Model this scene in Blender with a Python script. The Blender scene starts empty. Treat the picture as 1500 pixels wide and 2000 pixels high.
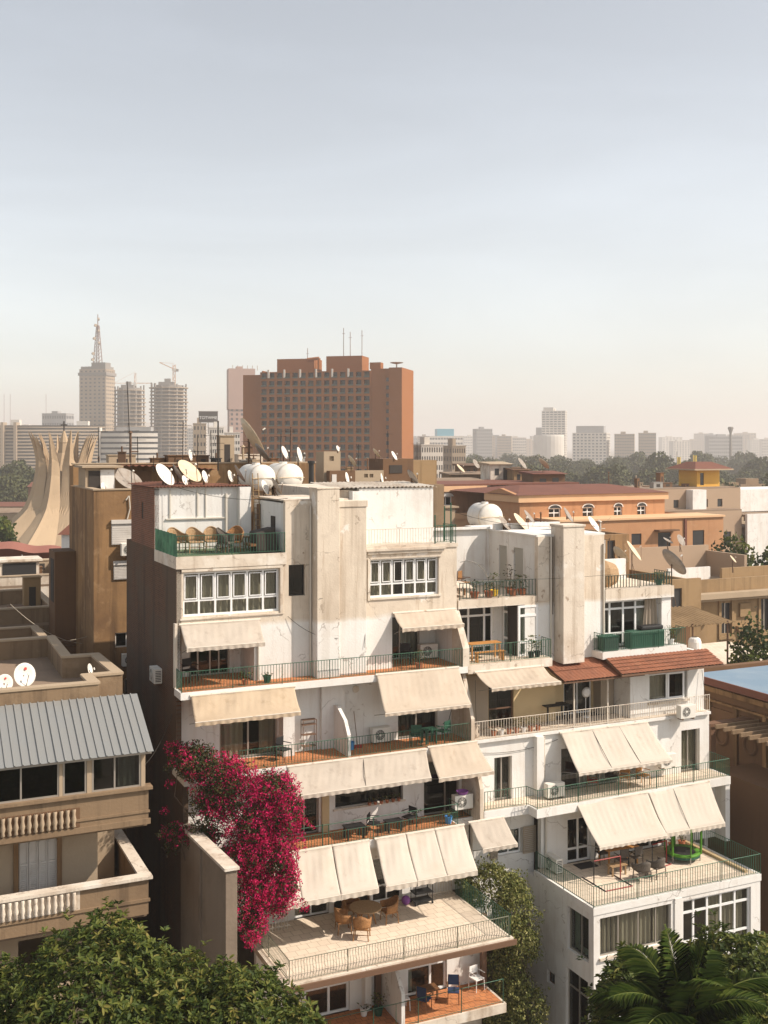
import bpy, math, random
import numpy as np
from mathutils import Vector, Matrix
random.seed(7); np.random.seed(7)
R = math.radians
SC = bpy.context.scene
COL = SC.collection

# ---------------------------------------------------------------- camera
CAM_H = 30.0; F = 2180.0; HY = 870.0
cam = bpy.data.cameras.new('camera'); camo = bpy.data.objects.new('camera', cam); COL.objects.link(camo)
cam.sensor_fit = 'HORIZONTAL'; cam.sensor_width = 24.0; cam.lens = F / 1500.0 * 24.0
cam.shift_y = -130.0 / 1500.0; cam.clip_start = 0.5; cam.clip_end = 40000
camo.location = (0, 0, CAM_H); camo.rotation_euler = (R(90), 0, 0)
SC.camera = camo
# ---------------------------------------------------------------- light
SUN_EL = R(43.0); SUN_DIR = Vector((1.0, -0.20, 0)).normalized()      # horizontal direction towards the sun
sun = bpy.data.lights.new('sun', 'SUN'); suno = bpy.data.objects.new('sun', sun); COL.objects.link(suno)
sun.energy = 4.45; sun.angle = R(0.55); sun.color = (1.0, 0.885, 0.76)
sd = Vector((SUN_DIR.x * math.cos(SUN_EL), SUN_DIR.y * math.cos(SUN_EL), math.sin(SUN_EL)))
suno.rotation_euler = sd.to_track_quat('Z', 'Y').to_euler()
W = bpy.data.worlds.new('World'); SC.world = W; W.use_nodes = True
wn = W.node_tree; wn.nodes.clear()
sky = wn.nodes.new('ShaderNodeTexSky'); sky.sky_type = 'NISHITA'; sky.sun_disc = False
sky.sun_elevation = SUN_EL; sky.sun_rotation = math.atan2(SUN_DIR.x, SUN_DIR.y)
sky.altitude = 30; sky.air_density = 1.0; sky.dust_density = 1.0; sky.ozone_density = 1.2
bg = wn.nodes.new('ShaderNodeBackground'); bg.inputs['Strength'].default_value = 0.135
hs = wn.nodes.new('ShaderNodeHueSaturation'); hs.inputs['Saturation'].default_value = 0.42
wo = wn.nodes.new('ShaderNodeOutputWorld')
tcw = wn.nodes.new('ShaderNodeTexCoord'); mpw = wn.nodes.new('ShaderNodeMapping'); mpw.inputs['Scale'].default_value = (1.1, 1.1, 5.0); mpw.inputs['Rotation'].default_value = (.15, .35, 0)
cir = wn.nodes.new('ShaderNodeTexNoise'); cir.inputs['Scale'].default_value = 1.6; cir.inputs['Detail'].default_value = 7; cir.inputs['Roughness'].default_value = .55; cir.inputs['Distortion'].default_value = .6
crr = wn.nodes.new('ShaderNodeMapRange'); crr.inputs[1].default_value = .42; crr.inputs[2].default_value = .78; crr.inputs[3].default_value = .97; crr.inputs[4].default_value = 1.13
tin = wn.nodes.new('ShaderNodeMix'); tin.data_type = 'RGBA'; tin.blend_type = 'MULTIPLY'; tin.inputs[0].default_value = 1; tin.inputs[7].default_value = (1.015, 1.005, .965, 1)
mulw = wn.nodes.new('ShaderNodeVectorMath'); mulw.operation = 'SCALE'
wn.links.new(tcw.outputs['Generated'], mpw.inputs[0]); wn.links.new(mpw.outputs[0], cir.inputs['Vector']); wn.links.new(cir.outputs[0], crr.inputs[0])
wn.links.new(sky.outputs[0], hs.inputs['Color']); wn.links.new(hs.outputs[0], tin.inputs[6]); wn.links.new(tin.outputs[2], mulw.inputs[0]); wn.links.new(crr.outputs[0], mulw.inputs['Scale']); wn.links.new(mulw.outputs[0], bg.inputs[0]); wn.links.new(bg.outputs[0], wo.inputs[0])
vs = SC.view_settings; vs.view_transform = 'Standard'; vs.look = 'None'; vs.gamma = 1.0; vs.exposure = 0.43; vs.use_curve_mapping = False
SC.cycles.max_bounces = 6; SC.cycles.diffuse_bounces = 3; SC.cycles.glossy_bounces = 2; SC.cycles.transparent_max_bounces = 12
SC.cycles.volume_bounces = 1; SC.cycles.use_denoising = True
SC.cycles.volume_step_rate = 1.0

# ---------------------------------------------------------------- materials
MATS = {}
def mat(name, base, rough=0.85, layers=(), bump=0.0, bscale=20.0, metal=0.0, coord='pos', spec=0.3, zsplit=None, transl=0.0, trcol=None, crack=0.0):
    """layers: (colour, noise scale xyz, lo, hi, amount)"""
    m = bpy.data.materials.new(name); m.use_nodes = True; MATS[name] = m
    nt = m.node_tree; N = nt.nodes; L = nt.links
    b = N['Principled BSDF']; b.inputs['Roughness'].default_value = rough; b.inputs['Metallic'].default_value = metal
    b.inputs['Specular IOR Level'].default_value = spec
    if coord == 'pos':
        g = N.new('ShaderNodeNewGeometry'); vec = g.outputs['Position']
    else:
        g = N.new('ShaderNodeTexCoord'); vec = g.outputs['Object']
    rgb = N.new('ShaderNodeRGB'); rgb.outputs[0].default_value = (*base, 1); cur = rgb.outputs[0]
    zf = None
    if zsplit:                                     # a repaint line at a given height: colour above it
        zc, colr = zsplit
        sx = N.new('ShaderNodeSeparateXYZ'); L.new(vec, sx.inputs[0])
        nz = N.new('ShaderNodeTexNoise'); nz.inputs['Scale'].default_value = 0.9; nz.inputs['Detail'].default_value = 4
        L.new(vec, nz.inputs['Vector'])
        mr = N.new('ShaderNodeMath'); mr.operation = 'MULTIPLY_ADD'; mr.inputs[1].default_value = 0.35; L.new(nz.outputs[0], mr.inputs[0]); L.new(sx.outputs[2], mr.inputs[2])
        st = N.new('ShaderNodeMapRange'); st.inputs[1].default_value = zc + .08; st.inputs[2].default_value = zc + .3; L.new(mr.outputs[0], st.inputs[0])
        mx = N.new('ShaderNodeMix'); mx.data_type = 'RGBA'; L.new(st.outputs[0], mx.inputs[0]); L.new(cur, mx.inputs[6]); mx.inputs[7].default_value = (*colr, 1); cur = mx.outputs[2]
        zf = N.new('ShaderNodeMath'); zf.operation = 'MULTIPLY_ADD'; zf.inputs[1].default_value = .72; zf.inputs[2].default_value = .28; L.new(st.outputs[0], zf.inputs[0])
    for (c, sc, lo, hi, amt) in layers:
        mp = N.new('ShaderNodeMapping'); mp.inputs['Scale'].default_value = sc if isinstance(sc, tuple) else (sc, sc, sc); L.new(vec, mp.inputs[0])
        t = N.new('ShaderNodeTexNoise'); t.inputs['Scale'].default_value = 1.0; t.inputs['Detail'].default_value = 6; t.inputs['Roughness'].default_value = 0.62; L.new(mp.outputs[0], t.inputs['Vector'])
        r = N.new('ShaderNodeMapRange'); r.inputs[1].default_value = lo; r.inputs[2].default_value = hi; r.inputs[4].default_value = amt; L.new(t.outputs[0], r.inputs[0]); fo = r.outputs[0]
        if zf is not None:
            mu = N.new('ShaderNodeMath'); mu.operation = 'MULTIPLY'; L.new(fo, mu.inputs[0]); L.new(zf.outputs[0], mu.inputs[1]); fo = mu.outputs[0]
        mx = N.new('ShaderNodeMix'); mx.data_type = 'RGBA'; L.new(fo, mx.inputs[0]); L.new(cur, mx.inputs[6]); mx.inputs[7].default_value = (*c, 1); cur = mx.outputs[2]
    if crack > 0:                                  # hairline cracks in the plaster
        dn = N.new('ShaderNodeTexNoise'); dn.inputs['Scale'].default_value = 1.3; dn.inputs['Detail'].default_value = 5; L.new(vec, dn.inputs['Vector'])
        va = N.new('ShaderNodeVectorMath'); va.operation = 'MULTIPLY_ADD'; va.inputs[1].default_value = (1.6, 1.6, 1.6); L.new(dn.outputs['Color'], va.inputs[0]); L.new(vec, va.inputs[2])
        vo = N.new('ShaderNodeTexVoronoi'); vo.feature = 'DISTANCE_TO_EDGE'; vo.inputs['Scale'].default_value = .42; L.new(va.outputs[0], vo.inputs['Vector'])
        cm_ = N.new('ShaderNodeMapRange'); cm_.inputs[1].default_value = .004; cm_.inputs[2].default_value = .012; cm_.inputs[3].default_value = crack; cm_.inputs[4].default_value = 0; L.new(vo.outputs['Distance'], cm_.inputs[0])
        mk = N.new('ShaderNodeMapRange'); mk.inputs[1].default_value = .48; mk.inputs[2].default_value = .58; L.new(dn.outputs[0], mk.inputs[0])
        mm = N.new('ShaderNodeMath'); mm.operation = 'MULTIPLY'; L.new(cm_.outputs[0], mm.inputs[0]); L.new(mk.outputs[0], mm.inputs[1])
        mx = N.new('ShaderNodeMix'); mx.data_type = 'RGBA'; L.new(mm.outputs[0], mx.inputs[0]); L.new(cur, mx.inputs[6]); mx.inputs[7].default_value = (.16, .11, .075, 1); cur = mx.outputs[2]
    L.new(cur, b.inputs['Base Color'])
    if bump > 0:
        t = N.new('ShaderNodeTexNoise'); t.inputs['Scale'].default_value = bscale; t.inputs['Detail'].default_value = 5; L.new(vec, t.inputs['Vector'])
        bp = N.new('ShaderNodeBump'); bp.inputs['Strength'].default_value = bump; bp.inputs['Distance'].default_value = 0.03; L.new(t.outputs[0], bp.inputs['Height']); L.new(bp.outputs[0], b.inputs['Normal'])
    if transl > 0:
        tr = N.new('ShaderNodeBsdfTranslucent')
        if trcol: tr.inputs[0].default_value = (*trcol, 1)
        else: L.new(cur, tr.inputs[0])
        ms = N.new('ShaderNodeMixShader'); ms.inputs[0].default_value = transl
        L.new(b.outputs[0], ms.inputs[1]); L.new(tr.outputs[0], ms.inputs[2]); L.new(ms.outputs[0], N['Material Output'].inputs[0])
    return m

def brickmat(name, c1, c2, mortar, scale, over=None, lo=.45, hi=.6, amt=.9, w=.5, h=.25, sw='vz', bump=.5, ms=.02):
    m = mat(name, c1, .9); nt = m.node_tree; N = nt.nodes; L = nt.links; b = N['Principled BSDF']
    tc = N.new('ShaderNodeTexCoord'); sx = N.new('ShaderNodeSeparateXYZ'); L.new(tc.outputs['Object'], sx.inputs[0])
    cb = N.new('ShaderNodeCombineXYZ'); a = {'u': 0, 'v': 1, 'z': 2}
    L.new(sx.outputs[a[sw[0]]], cb.inputs[0]); L.new(sx.outputs[a[sw[1]]], cb.inputs[1])
    bt = N.new('ShaderNodeTexBrick'); bt.inputs['Scale'].default_value = scale; bt.inputs['Color1'].default_value = (*c1, 1); bt.inputs['Color2'].default_value = (*c2, 1); bt.inputs['Mortar'].default_value = (*mortar, 1)
    bt.inputs['Brick Width'].default_value = w; bt.inputs['Row Height'].default_value = h; bt.inputs['Mortar Size'].default_value = ms
    L.new(cb.outputs[0], bt.inputs['Vector']); cur = bt.outputs[0]
    if over:
        for (oc, sc, lo, hi, amt) in over:
            mp = N.new('ShaderNodeMapping'); mp.inputs['Scale'].default_value = sc if isinstance(sc, tuple) else (sc, sc, sc); L.new(tc.outputs['Object'], mp.inputs[0])
            t = N.new('ShaderNodeTexNoise'); t.inputs['Scale'].default_value = 1; t.inputs['Detail'].default_value = 5; L.new(mp.outputs[0], t.inputs['Vector'])
            r = N.new('ShaderNodeMapRange'); r.inputs[1].default_value = lo; r.inputs[2].default_value = hi; r.inputs[4].default_value = amt; L.new(t.outputs[0], r.inputs[0])
            mx = N.new('ShaderNodeMix'); mx.data_type = 'RGBA'; L.new(r.outputs[0], mx.inputs[0]); L.new(cur, mx.inputs[6]); mx.inputs[7].default_value = (*oc, 1); cur = mx.outputs[2]
    L.new(cur, b.inputs['Base Color'])
    bp = N.new('ShaderNodeBump'); bp.inputs['Strength'].default_value = bump; bp.inputs['Distance'].default_value = .01; bp.invert = True; L.new(bt.outputs['Fac'], bp.inputs['Height']); L.new(bp.outputs[0], b.inputs['Normal'])
    return m

def leafmat(name, cols, rough=.5, transl=.3, spec=.35):
    m = mat(name, cols[0], rough, spec=spec); nt = m.node_tree; N = nt.nodes; L = nt.links; b = N['Principled BSDF']
    at = N.new('ShaderNodeAttribute'); at.attribute_name = 'rnd'
    cr = N.new('ShaderNodeValToRGB'); e = cr.color_ramp.elements
    e[0].color = (*cols[0], 1); e[0].position = 0; e[1].color = (*cols[-1], 1); e[1].position = 1
    for i, c in enumerate(cols[1:-1]):
        x = cr.color_ramp.elements.new((i + 1) / (len(cols) - 1)); x.color = (*c, 1)
    L.new(at.outputs['Fac'], cr.inputs[0]); L.new(cr.outputs[0], b.inputs['Base Color'])
    tr = N.new('ShaderNodeBsdfTranslucent'); L.new(cr.outputs[0], tr.inputs[0])
    ms = N.new('ShaderNodeMixShader'); ms.inputs[0].default_value = transl
    L.new(b.outputs[0], ms.inputs[1]); L.new(tr.outputs[0], ms.inputs[2]); L.new(ms.outputs[0], N['Material Output'].inputs[0])
    return m

def glassmat(name, tint=(.84, .87, .85), gl=.9):
    m = bpy.data.materials.new(name); m.use_nodes = True; MATS[name] = m; nt = m.node_tree; N = nt.nodes; L = nt.links
    N.remove(N['Principled BSDF'])
    t = N.new('ShaderNodeBsdfTransparent'); t.inputs[0].default_value = (*tint, 1)
    g = N.new('ShaderNodeBsdfGlossy'); g.inputs['Roughness'].default_value = .03; g.inputs[0].default_value = (gl, gl, gl, 1)
    lw = N.new('ShaderNodeLayerWeight'); lw.inputs[0].default_value = .5; pw_ = N.new('ShaderNodeMath'); pw_.operation = 'POWER'; pw_.inputs[1].default_value = 4.0; L.new(lw.outputs['Facing'], pw_.inputs[0])
    f = N.new('ShaderNodeMath'); f.operation = 'MULTIPLY_ADD'; f.inputs[1].default_value = .6; f.inputs[2].default_value = .05; L.new(pw_.outputs[0], f.inputs[0])
    ms = N.new('ShaderNodeMixShader'); L.new(f.outputs[0], ms.inputs[0]); L.new(t.outputs[0], ms.inputs[1]); L.new(g.outputs[0], ms.inputs[2]); L.new(ms.outputs[0], N['Material Output'].inputs[0])
    return m

WHITE = (.76, .74, .70); CREAM = (.70, .61, .49)
mat('plaster_white', WHITE, .9, [((.48, .39, .30), .33, .46, .62, .6), ((.36, .28, .20), (2.4, 2.4, .13), .52, .68, .6), ((.34, .22, .13), (6, 6, .4), .60, .70, .55), ((.52, .44, .35), 2.2, .52, .68, .5), ((.25, .16, .10), 1.5, .655, .69, .75), ((.86, .84, .80), .7, .60, .63, .5)], .25, 14, zsplit=(23.05, (.66, .57, .46)), crack=.5)
mat('plaster_old', (.66, .58, .48), .92, [((.42, .32, .23), .45, .46, .64, .65), ((.32, .24, .17), (2.6, 2.6, .14), .52, .68, .6), ((.26, .17, .11), 2.8, .62, .68, .65), ((.76, .72, .65), .8, .55, .62, .5)], .3, 12, crack=.42)
mat('plaster_clean', (.74, .72, .68), .9, [((.50, .43, .36), (1.6, 1.6, .15), .50, .70, .38), ((.46, .39, .32), .7, .52, .70, .32), ((.32, .22, .15), (4.5, 4.5, .3), .60, .72, .5), ((.30, .21, .14), 1.6, .66, .70, .6)], .2, 14, crack=.42)
mat('plaster_yellow', (.58, .44, .25), .9, [((.36, .26, .15), .6, .5, .75, .5)], .2, 14)
brickmat('tile_terracotta', (.55, .22, .085), (.47, .18, .07), (.26, .12, .06), 1.0, [((.33, .15, .08), .9, .5, .75, .5)], w=.25, h=.25, sw='uv', bump=.3, ms=.012)
brickmat('tile_cream', (.72, .61, .48), (.66, .55, .43), (.45, .36, .27), 1.0, [((.50, .40, .30), .6, .5, .75, .45)], w=.4, h=.4, sw='uv', bump=.2, ms=.012)
mat('tile_green', (.10, .135, .075), .9, [((.22, .25, .14), 2.0, .45, .7, .6)], .2, 30)
brickmat('side_brick', (.135, .06, .03), (.095, .042, .022), (.12, .09, .065), 1.0, [((.105, .072, .048), .35, .44, .54, .92), ((.04, .028, .022), (1.2, 1.2, .12), .52, .75, .6)], w=.24, h=.08, ms=.012)
brickmat('roof_brick', (.23, .085, .045), (.16, .06, .032), (.22, .15, .11), 1.0, [((.10, .06, .045), .8, .5, .75, .5)], w=.24, h=.08, ms=.012)
mat('rail_green', (.035, .10, .062), .55, [((.16, .17, .11), 4.0, .55, .75, .6)], metal=.2)
mat('rail_olive', (.17, .17, .12), .6, [((.30, .27, .2), 5.0, .5, .7, .6)], metal=.2)
mat('rail_dark', (.03, .06, .045), .6, metal=.2)
mat('rail_white', (.62, .55, .46), .6, [((.30, .17, .09), 5.0, .58, .7, .7)])
mat('frame_white', (.80, .79, .77), .4, [((.5, .45, .38), 3.0, .6, .8, .4)])
mat('frame_alu', (.42, .38, .33), .4, metal=.5)
mat('frame_brown', (.16, .09, .055), .6)
mat('curtain_grey', (.55, .53, .47), .95, transl=.3)
mat('curtain_beige', (.52, .43, .33), .95, transl=.3)
mat('curtain_green', (.38, .42, .34), .95, transl=.3)
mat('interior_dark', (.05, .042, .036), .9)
mat('cover_green', (.05, .13, .08), .85, [((.10, .26, .15), 3.0, .4, .7, .7)], transl=.2)
mat('canvas', (.60, .505, .40), .95, [((.47, .37, .27), .7, .48, .75, .6), ((.36, .25, .16), (3, 3, .5), .58, .78, .45), ((.30, .2, .12), 2.2, .66, .76, .4)], .15, 60, transl=.22)
mat('canvas_grey', (.56, .49, .41), .95, [((.42, .35, .28), .7, .46, .70, .6), ((.33, .26, .2), (3, 3, .5), .56, .74, .5)], .15, 60, transl=.2)
mat('canvas_tan', (.56, .44, .31), .95, [((.42, .31, .2), .7, .46, .70, .6), ((.33, .23, .14), (3, 3, .5), .56, .74, .5)], .15, 60, transl=.2)
mat('canvas_pale', (.66, .59, .50), .95, [((.52, .42, .31), .6, .5, .78, .5), ((.44, .34, .24), (3, 3, .5), .58, .78, .4), ((.36, .26, .18), 2.2, .68, .78, .35)], .15, 60, transl=.22)
mat('ac_white', (.72, .69, .62), .5, [((.5, .43, .33), 2.5, .55, .8, .5)])
mat('ac_dark', (.06, .055, .05), .6)
mat('roof_brown', (.25, .095, .05), .8, [((.15, .06, .035), 1.2, .42, .68, .8), ((.34, .16, .09), (4, .8, 4), .55, .75, .5)], .3, 9)
mat('concrete', (.25, .195, .145), .95, [((.15, .115, .085), .5, .45, .7, .7), ((.18, .13, .10), (2.5, 2.5, .2), .55, .78, .5)], .4, 8)
mat('metal_grey', (.35, .33, .30), .5, metal=.6)
mat('metal_rust', (.13, .075, .045), .8)
mat('wood_brown', (.20, .095, .04), .6, [((.10, .045, .02), (6, 6, 1), .4, .7, .6)])
mat('wood_orange', (.50, .24, .07), .6, [((.35, .15, .05), (6, 6, 1), .4, .7, .6)])
mat('rattan', (.36, .18, .07), .7, [((.17, .08, .03), 18.0, .4, .65, .8)], .5, 60)
mat('rattan_pale', (.40, .27, .15), .7, [((.28, .16, .07), 18.0, .4, .65, .8)], .5, 60)
mat('rattan_grey', (.13, .11, .09), .8, [((.06, .05, .04), 22.0, .4, .65, .8)], .5, 60)
mat('black', (.02, .02, .02), .6); mat('blue_fabric', (.028, .045, .10), .9); mat('red_paint', (.28, .03, .025), .5)
mat('lime', (.075, .22, .02), .55); mat('green_plastic', (.022, .08, .05), .5); mat('blue_plastic', (.08, .28, .62), .5); mat('purple', (.28, .10, .36), .7); mat('yellow', (.75, .50, .05), .6)
mat('terracotta_pot', (.38, .14, .07), .8); mat('soil', (.05, .035, .025), .95); mat('white_plastic', (.75, .73, .70), .5); mat('pvc_pipe', (.6, .55, .47), .6)
mat('cable', (.03, .025, .02), .8); mat('cable_pale', (.5, .44, .36), .8)
glassmat('glass')
glassmat('glass_dark', (.5, .52, .5))

# ---------------------------------------------------------------- mesh builder
class MB:
    def __init__(s): s.v = []; s.f = []
    def quad(s, *p): n = len(s.v); s.v += [tuple(q) for q in p]; s.f.append(tuple(range(n, n + len(p)))); return s
    def box(s, x0, x1, y0, y1, z0, z1):
        n = len(s.v); s.v += [(x0, y0, z0), (x1, y0, z0), (x1, y1, z0), (x0, y1, z0), (x0, y0, z1), (x1, y0, z1), (x1, y1, z1), (x0, y1, z1)]
        s.f += [(n, n + 3, n + 2, n + 1), (n + 4, n + 5, n + 6, n + 7), (n, n + 1, n + 5, n + 4), (n + 1, n + 2, n + 6, n + 5), (n + 2, n + 3, n + 7, n + 6), (n + 3, n, n + 4, n + 7)]; return s
    def hexa(s, b, t):                               # two four-point loops
        n = len(s.v); s.v += list(b) + list(t)
        s.f += [(n + 3, n + 2, n + 1, n), (n + 4, n + 5, n + 6, n + 7)] + [(n + i, n + (i + 1) % 4, n + 4 + (i + 1) % 4, n + 4 + i) for i in range(4)]; return s
    def prism(s, pts, ax, a, b):                     # polygon in the two other axes, extruded along ax
        def p3(p, k): return {'x': (k, p[0], p[1]), 'y': (p[0], k, p[1]), 'z': (p[0], p[1], k)}[ax]
        n = len(s.v); m = len(pts); s.v += [p3(p, a) for p in pts] + [p3(p, b) for p in pts]
        s.f += [tuple(range(n, n + m))[::-1], tuple(range(n + m, n + 2 * m))] + [(n + i, n + (i + 1) % m, n + m + (i + 1) % m, n + m + i) for i in range(m)]; return s
    def tube(s, p, q, r, n=6, r2=None, cap=True):
        p = Vector(p); q = Vector(q); d = (q - p)
        if d.length < 1e-6: return s
        d.normalize(); a = d.orthogonal().normalized(); b = d.cross(a); k = len(s.v); r2 = r if r2 is None else r2
        for c, rr in ((p, r), (q, r2)):
            for i in range(n):
                t = 2 * math.pi * i / n; s.v.append(tuple(c + (a * math.cos(t) + b * math.sin(t)) * rr))
        s.f += [(k + i, k + (i + 1) % n, k + n + (i + 1) % n, k + n + i) for i in range(n)]
        if cap: s.f += [tuple(range(k, k + n))[::-1], tuple(range(k + n, k + 2 * n))]
        return s
    def path(s, pts, r, n=6):
        for i in range(len(pts) - 1): s.tube(pts[i], pts[i + 1], r, n)
        return s
    def lathe(s, prof, n=16, c=(0, 0, 0), M=None):  # prof: (radius, height)
        k = len(s.v); m = len(prof)
        for (r, z) in prof:
            for i in range(n):
                t = 2 * math.pi * i / n; p = Vector((r * math.cos(t), r * math.sin(t), z))
                if M is not None: p = M @ p
                s.v.append((p[0] + c[0], p[1] + c[1], p[2] + c[2]))
        for j in range(m - 1):
            s.f += [(k + j * n + i, k + j * n + (i + 1) % n, k + (j + 1) * n + (i + 1) % n, k + (j + 1) * n + i) for i in range(n)]
        return s
    def grid(s, fn, nx, ny):
        k = len(s.v)
        for j in range(ny + 1):
            for i in range(nx + 1): s.v.append(tuple(fn(i / nx, j / ny)))
        s.f += [(k + j * (nx + 1) + i, k + j * (nx + 1) + i + 1, k + (j + 1) * (nx + 1) + i + 1, k + (j + 1) * (nx + 1) + i) for j in range(ny) for i in range(nx)]; return s
    def xf(s, M): s.v = [tuple(M @ Vector(p)) for p in s.v]; return s
    def add(s, o): n = len(s.v); s.v += o.v; s.f += [tuple(i + n for i in f) for f in o.f]; return s
    def mesh(s, name, smooth=False):
        me = bpy.data.meshes.new(name); me.from_pydata(s.v, [], s.f); me.update()
        if smooth: me.polygons.foreach_set('use_smooth', [True] * len(me.polygons))
        return me
def put(name, me, m, parent=None, loc=(0, 0, 0), rz=0.0, rot=None, scale=None):
    if m is not None and not me.materials: me.materials.append(MATS[m] if isinstance(m, str) else m)
    o = bpy.data.objects.new(name, me); COL.objects.link(o); o.location = loc
    o.rotation_euler = rot if rot is not None else (0, 0, rz)
    if scale is not None: o.scale = scale if hasattr(scale, '__len__') else (scale,) * 3
    if parent is not None: o.parent = parent
    return o
def part(name, mb, m, parent=None, loc=(0, 0, 0), rz=0.0, smooth=False, rot=None, bevel=0):
    o = put(name, mb.mesh(name, smooth), m, parent, loc, rz, rot)
    if bevel:
        b = o.modifiers.new('bevel', 'BEVEL'); b.width = bevel; b.segments = 2; b.limit_method = 'ANGLE'
    return o
def tag(o, label, cat, group=None, kind=None):
    if label: o['label'] = label
    if cat: o['category'] = cat
    if group: o['group'] = group
    if kind: o['kind'] = kind
    return o
def thing(name, label, cat, loc=(0, 0, 0), rz=0.0, group=None, scale=None):
    o = bpy.data.objects.new(name, None); COL.objects.link(o); o.location = loc; o.rotation_euler = (0, 0, rz); o.empty_display_size = .2
    if scale: o.scale = (scale,) * 3
    return tag(o, label, cat, group)
def dup(src, loc, rz=None, label=None, group=None, scale=None, rot=None):
    def cp(o, par):
        c = o.copy(); COL.objects.link(c); c.parent = par
        for ch in list(o.children): cp(ch, c)
        return c
    c = cp(src, None); c.location = loc
    if rz is not None: c.rotation_euler = (0, 0, rz)
    if rot is not None: c.rotation_euler = rot
    if scale is not None: c.scale = scale if hasattr(scale, '__len__') else (scale,) * 3
    if label: c['label'] = label
    if group: c['group'] = group
    return c
def at(px, py, Y): return Vector(((px - 750) / F * Y, Y, CAM_H - (py - HY) / F * Y))
# street grid frame: u along the facades, v into the blocks
ANG = math.atan(1000 / 2180.0); CA, SA = math.cos(ANG), math.sin(ANG); OX, OY = -7.80, 42.0
def Wd(u, v, z=0.0): return Vector((OX + CA * u - SA * v, OY + SA * u + CA * v, z))

# ---------------------------------------------------------------- building helpers (building local frame)
def wall(mb, s0, s1, z0, z1, d, t, holes=(), ax='u'):
    S = sorted({s0, s1, *[h[0] for h in holes], *[h[1] for h in holes]}); S = [s for s in S if s0 <= s <= s1]
    Z = sorted({z0, z1, *[h[2] for h in holes], *[h[3] for h in holes]}); Z = [z for z in Z if z0 <= z <= z1]
    def solid(i, j):
        if i < 0 or j < 0 or i >= len(S) - 1 or j >= len(Z) - 1: return False
        cs, cz = (S[i] + S[i + 1]) / 2, (Z[j] + Z[j + 1]) / 2
        return not any(h[0] < cs < h[1] and h[2] < cz < h[3] for h in holes)
    P = (lambda s, z, k: (s, d + k * t, z)) if ax == 'u' else (lambda s, z, k: (d + k * t, s, z))
    for i in range(len(S) - 1):
        for j in range(len(Z) - 1):
            if not solid(i, j): continue
            a, b, c, e = S[i], S[i + 1], Z[j], Z[j + 1]
            mb.quad(P(a, c, 0), P(b, c, 0), P(b, e, 0), P(a, e, 0)); mb.quad(P(b, c, 1), P(a, c, 1), P(a, e, 1), P(b, e, 1))
            if not solid(i - 1, j): mb.quad(P(a, c, 1), P(a, c, 0), P(a, e, 0), P(a, e, 1))
            if not solid(i + 1, j): mb.quad(P(b, c, 0), P(b, c, 1), P(b, e, 1), P(b, e, 0))
            if not solid(i, j - 1): mb.quad(P(a, c, 0), P(a, c, 1), P(b, c, 1), P(b, c, 0))
            if not solid(i, j + 1): mb.quad(P(a, e, 1), P(a, e, 0), P(b, e, 0), P(b, e, 1))
    return mb
_pc = {}
def window(par, loc, w, h, xs=(0, 1), zs=(0, 1), fw=.06, fm='frame_white', glass='glass', curtain=None, cm='curtain_grey', rz=0.0, interior=1.2, name='window', skip=(), fd=.07):
    f = MB(); X = [x * w for x in xs]; Z = [z * h for z in zs]
    for i, x in enumerate(X):
        a = x if i == 0 else (x - fw if i == len(X) - 1 else x - fw / 2); f.box(a, a + fw, 0, fd, 0, h)
    for j, z in enumerate(Z):
        b = z if j == 0 else (z - fw if j == len(Z) - 1 else z - fw / 2)
        for i in range(len(X) - 1):
            a0 = X[i] + (fw if i == 0 else fw / 2) ; a1 = X[i + 1] - (fw if i == len(X) - 2 else fw / 2); f.box(a0, a1, .004, fd - .004, b, b + fw)
    o = part(name, f, fm, par, loc, rz)
    for i in range(len(X) - 1):
        for j in range(len(Z) - 1):
            if (i, j) in skip: continue
            pw, ph = round(X[i + 1] - X[i] - fw * .6, 3), round(Z[j + 1] - Z[j] - fw * .6, 3)
            k = (pw, ph, glass)
            if k not in _pc: _pc[k] = MB().box(0, pw, 0, .012, 0, ph).mesh('pane')
            put('pane', _pc[k], glass, o, (X[i] + fw * .3, fd * .45, Z[j] + fw * .3))
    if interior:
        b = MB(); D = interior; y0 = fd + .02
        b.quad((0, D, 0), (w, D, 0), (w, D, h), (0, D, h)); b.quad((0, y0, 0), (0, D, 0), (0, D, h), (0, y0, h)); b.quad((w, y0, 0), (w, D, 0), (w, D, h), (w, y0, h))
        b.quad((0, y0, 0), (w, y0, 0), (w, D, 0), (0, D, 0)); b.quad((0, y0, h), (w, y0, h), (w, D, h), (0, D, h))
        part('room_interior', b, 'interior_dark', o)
    if curtain:
        for (c0, c1) in curtain:
            b = MB(); n = max(6, int((c1 - c0) * w / .055)); ph = random.random() * 6
            b.grid(lambda s, t: (w * (c0 + (c1 - c0) * s), fd + .14 + .035 * math.sin(s * n * 1.6 + ph) + .01 * math.sin(s * n * .7), fw * .5 + t * (h - fw)), n * 2, 1)
            part('curtain', b, cm, o, smooth=True)
    return o
RAILN = {}
_bc = {}
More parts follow.
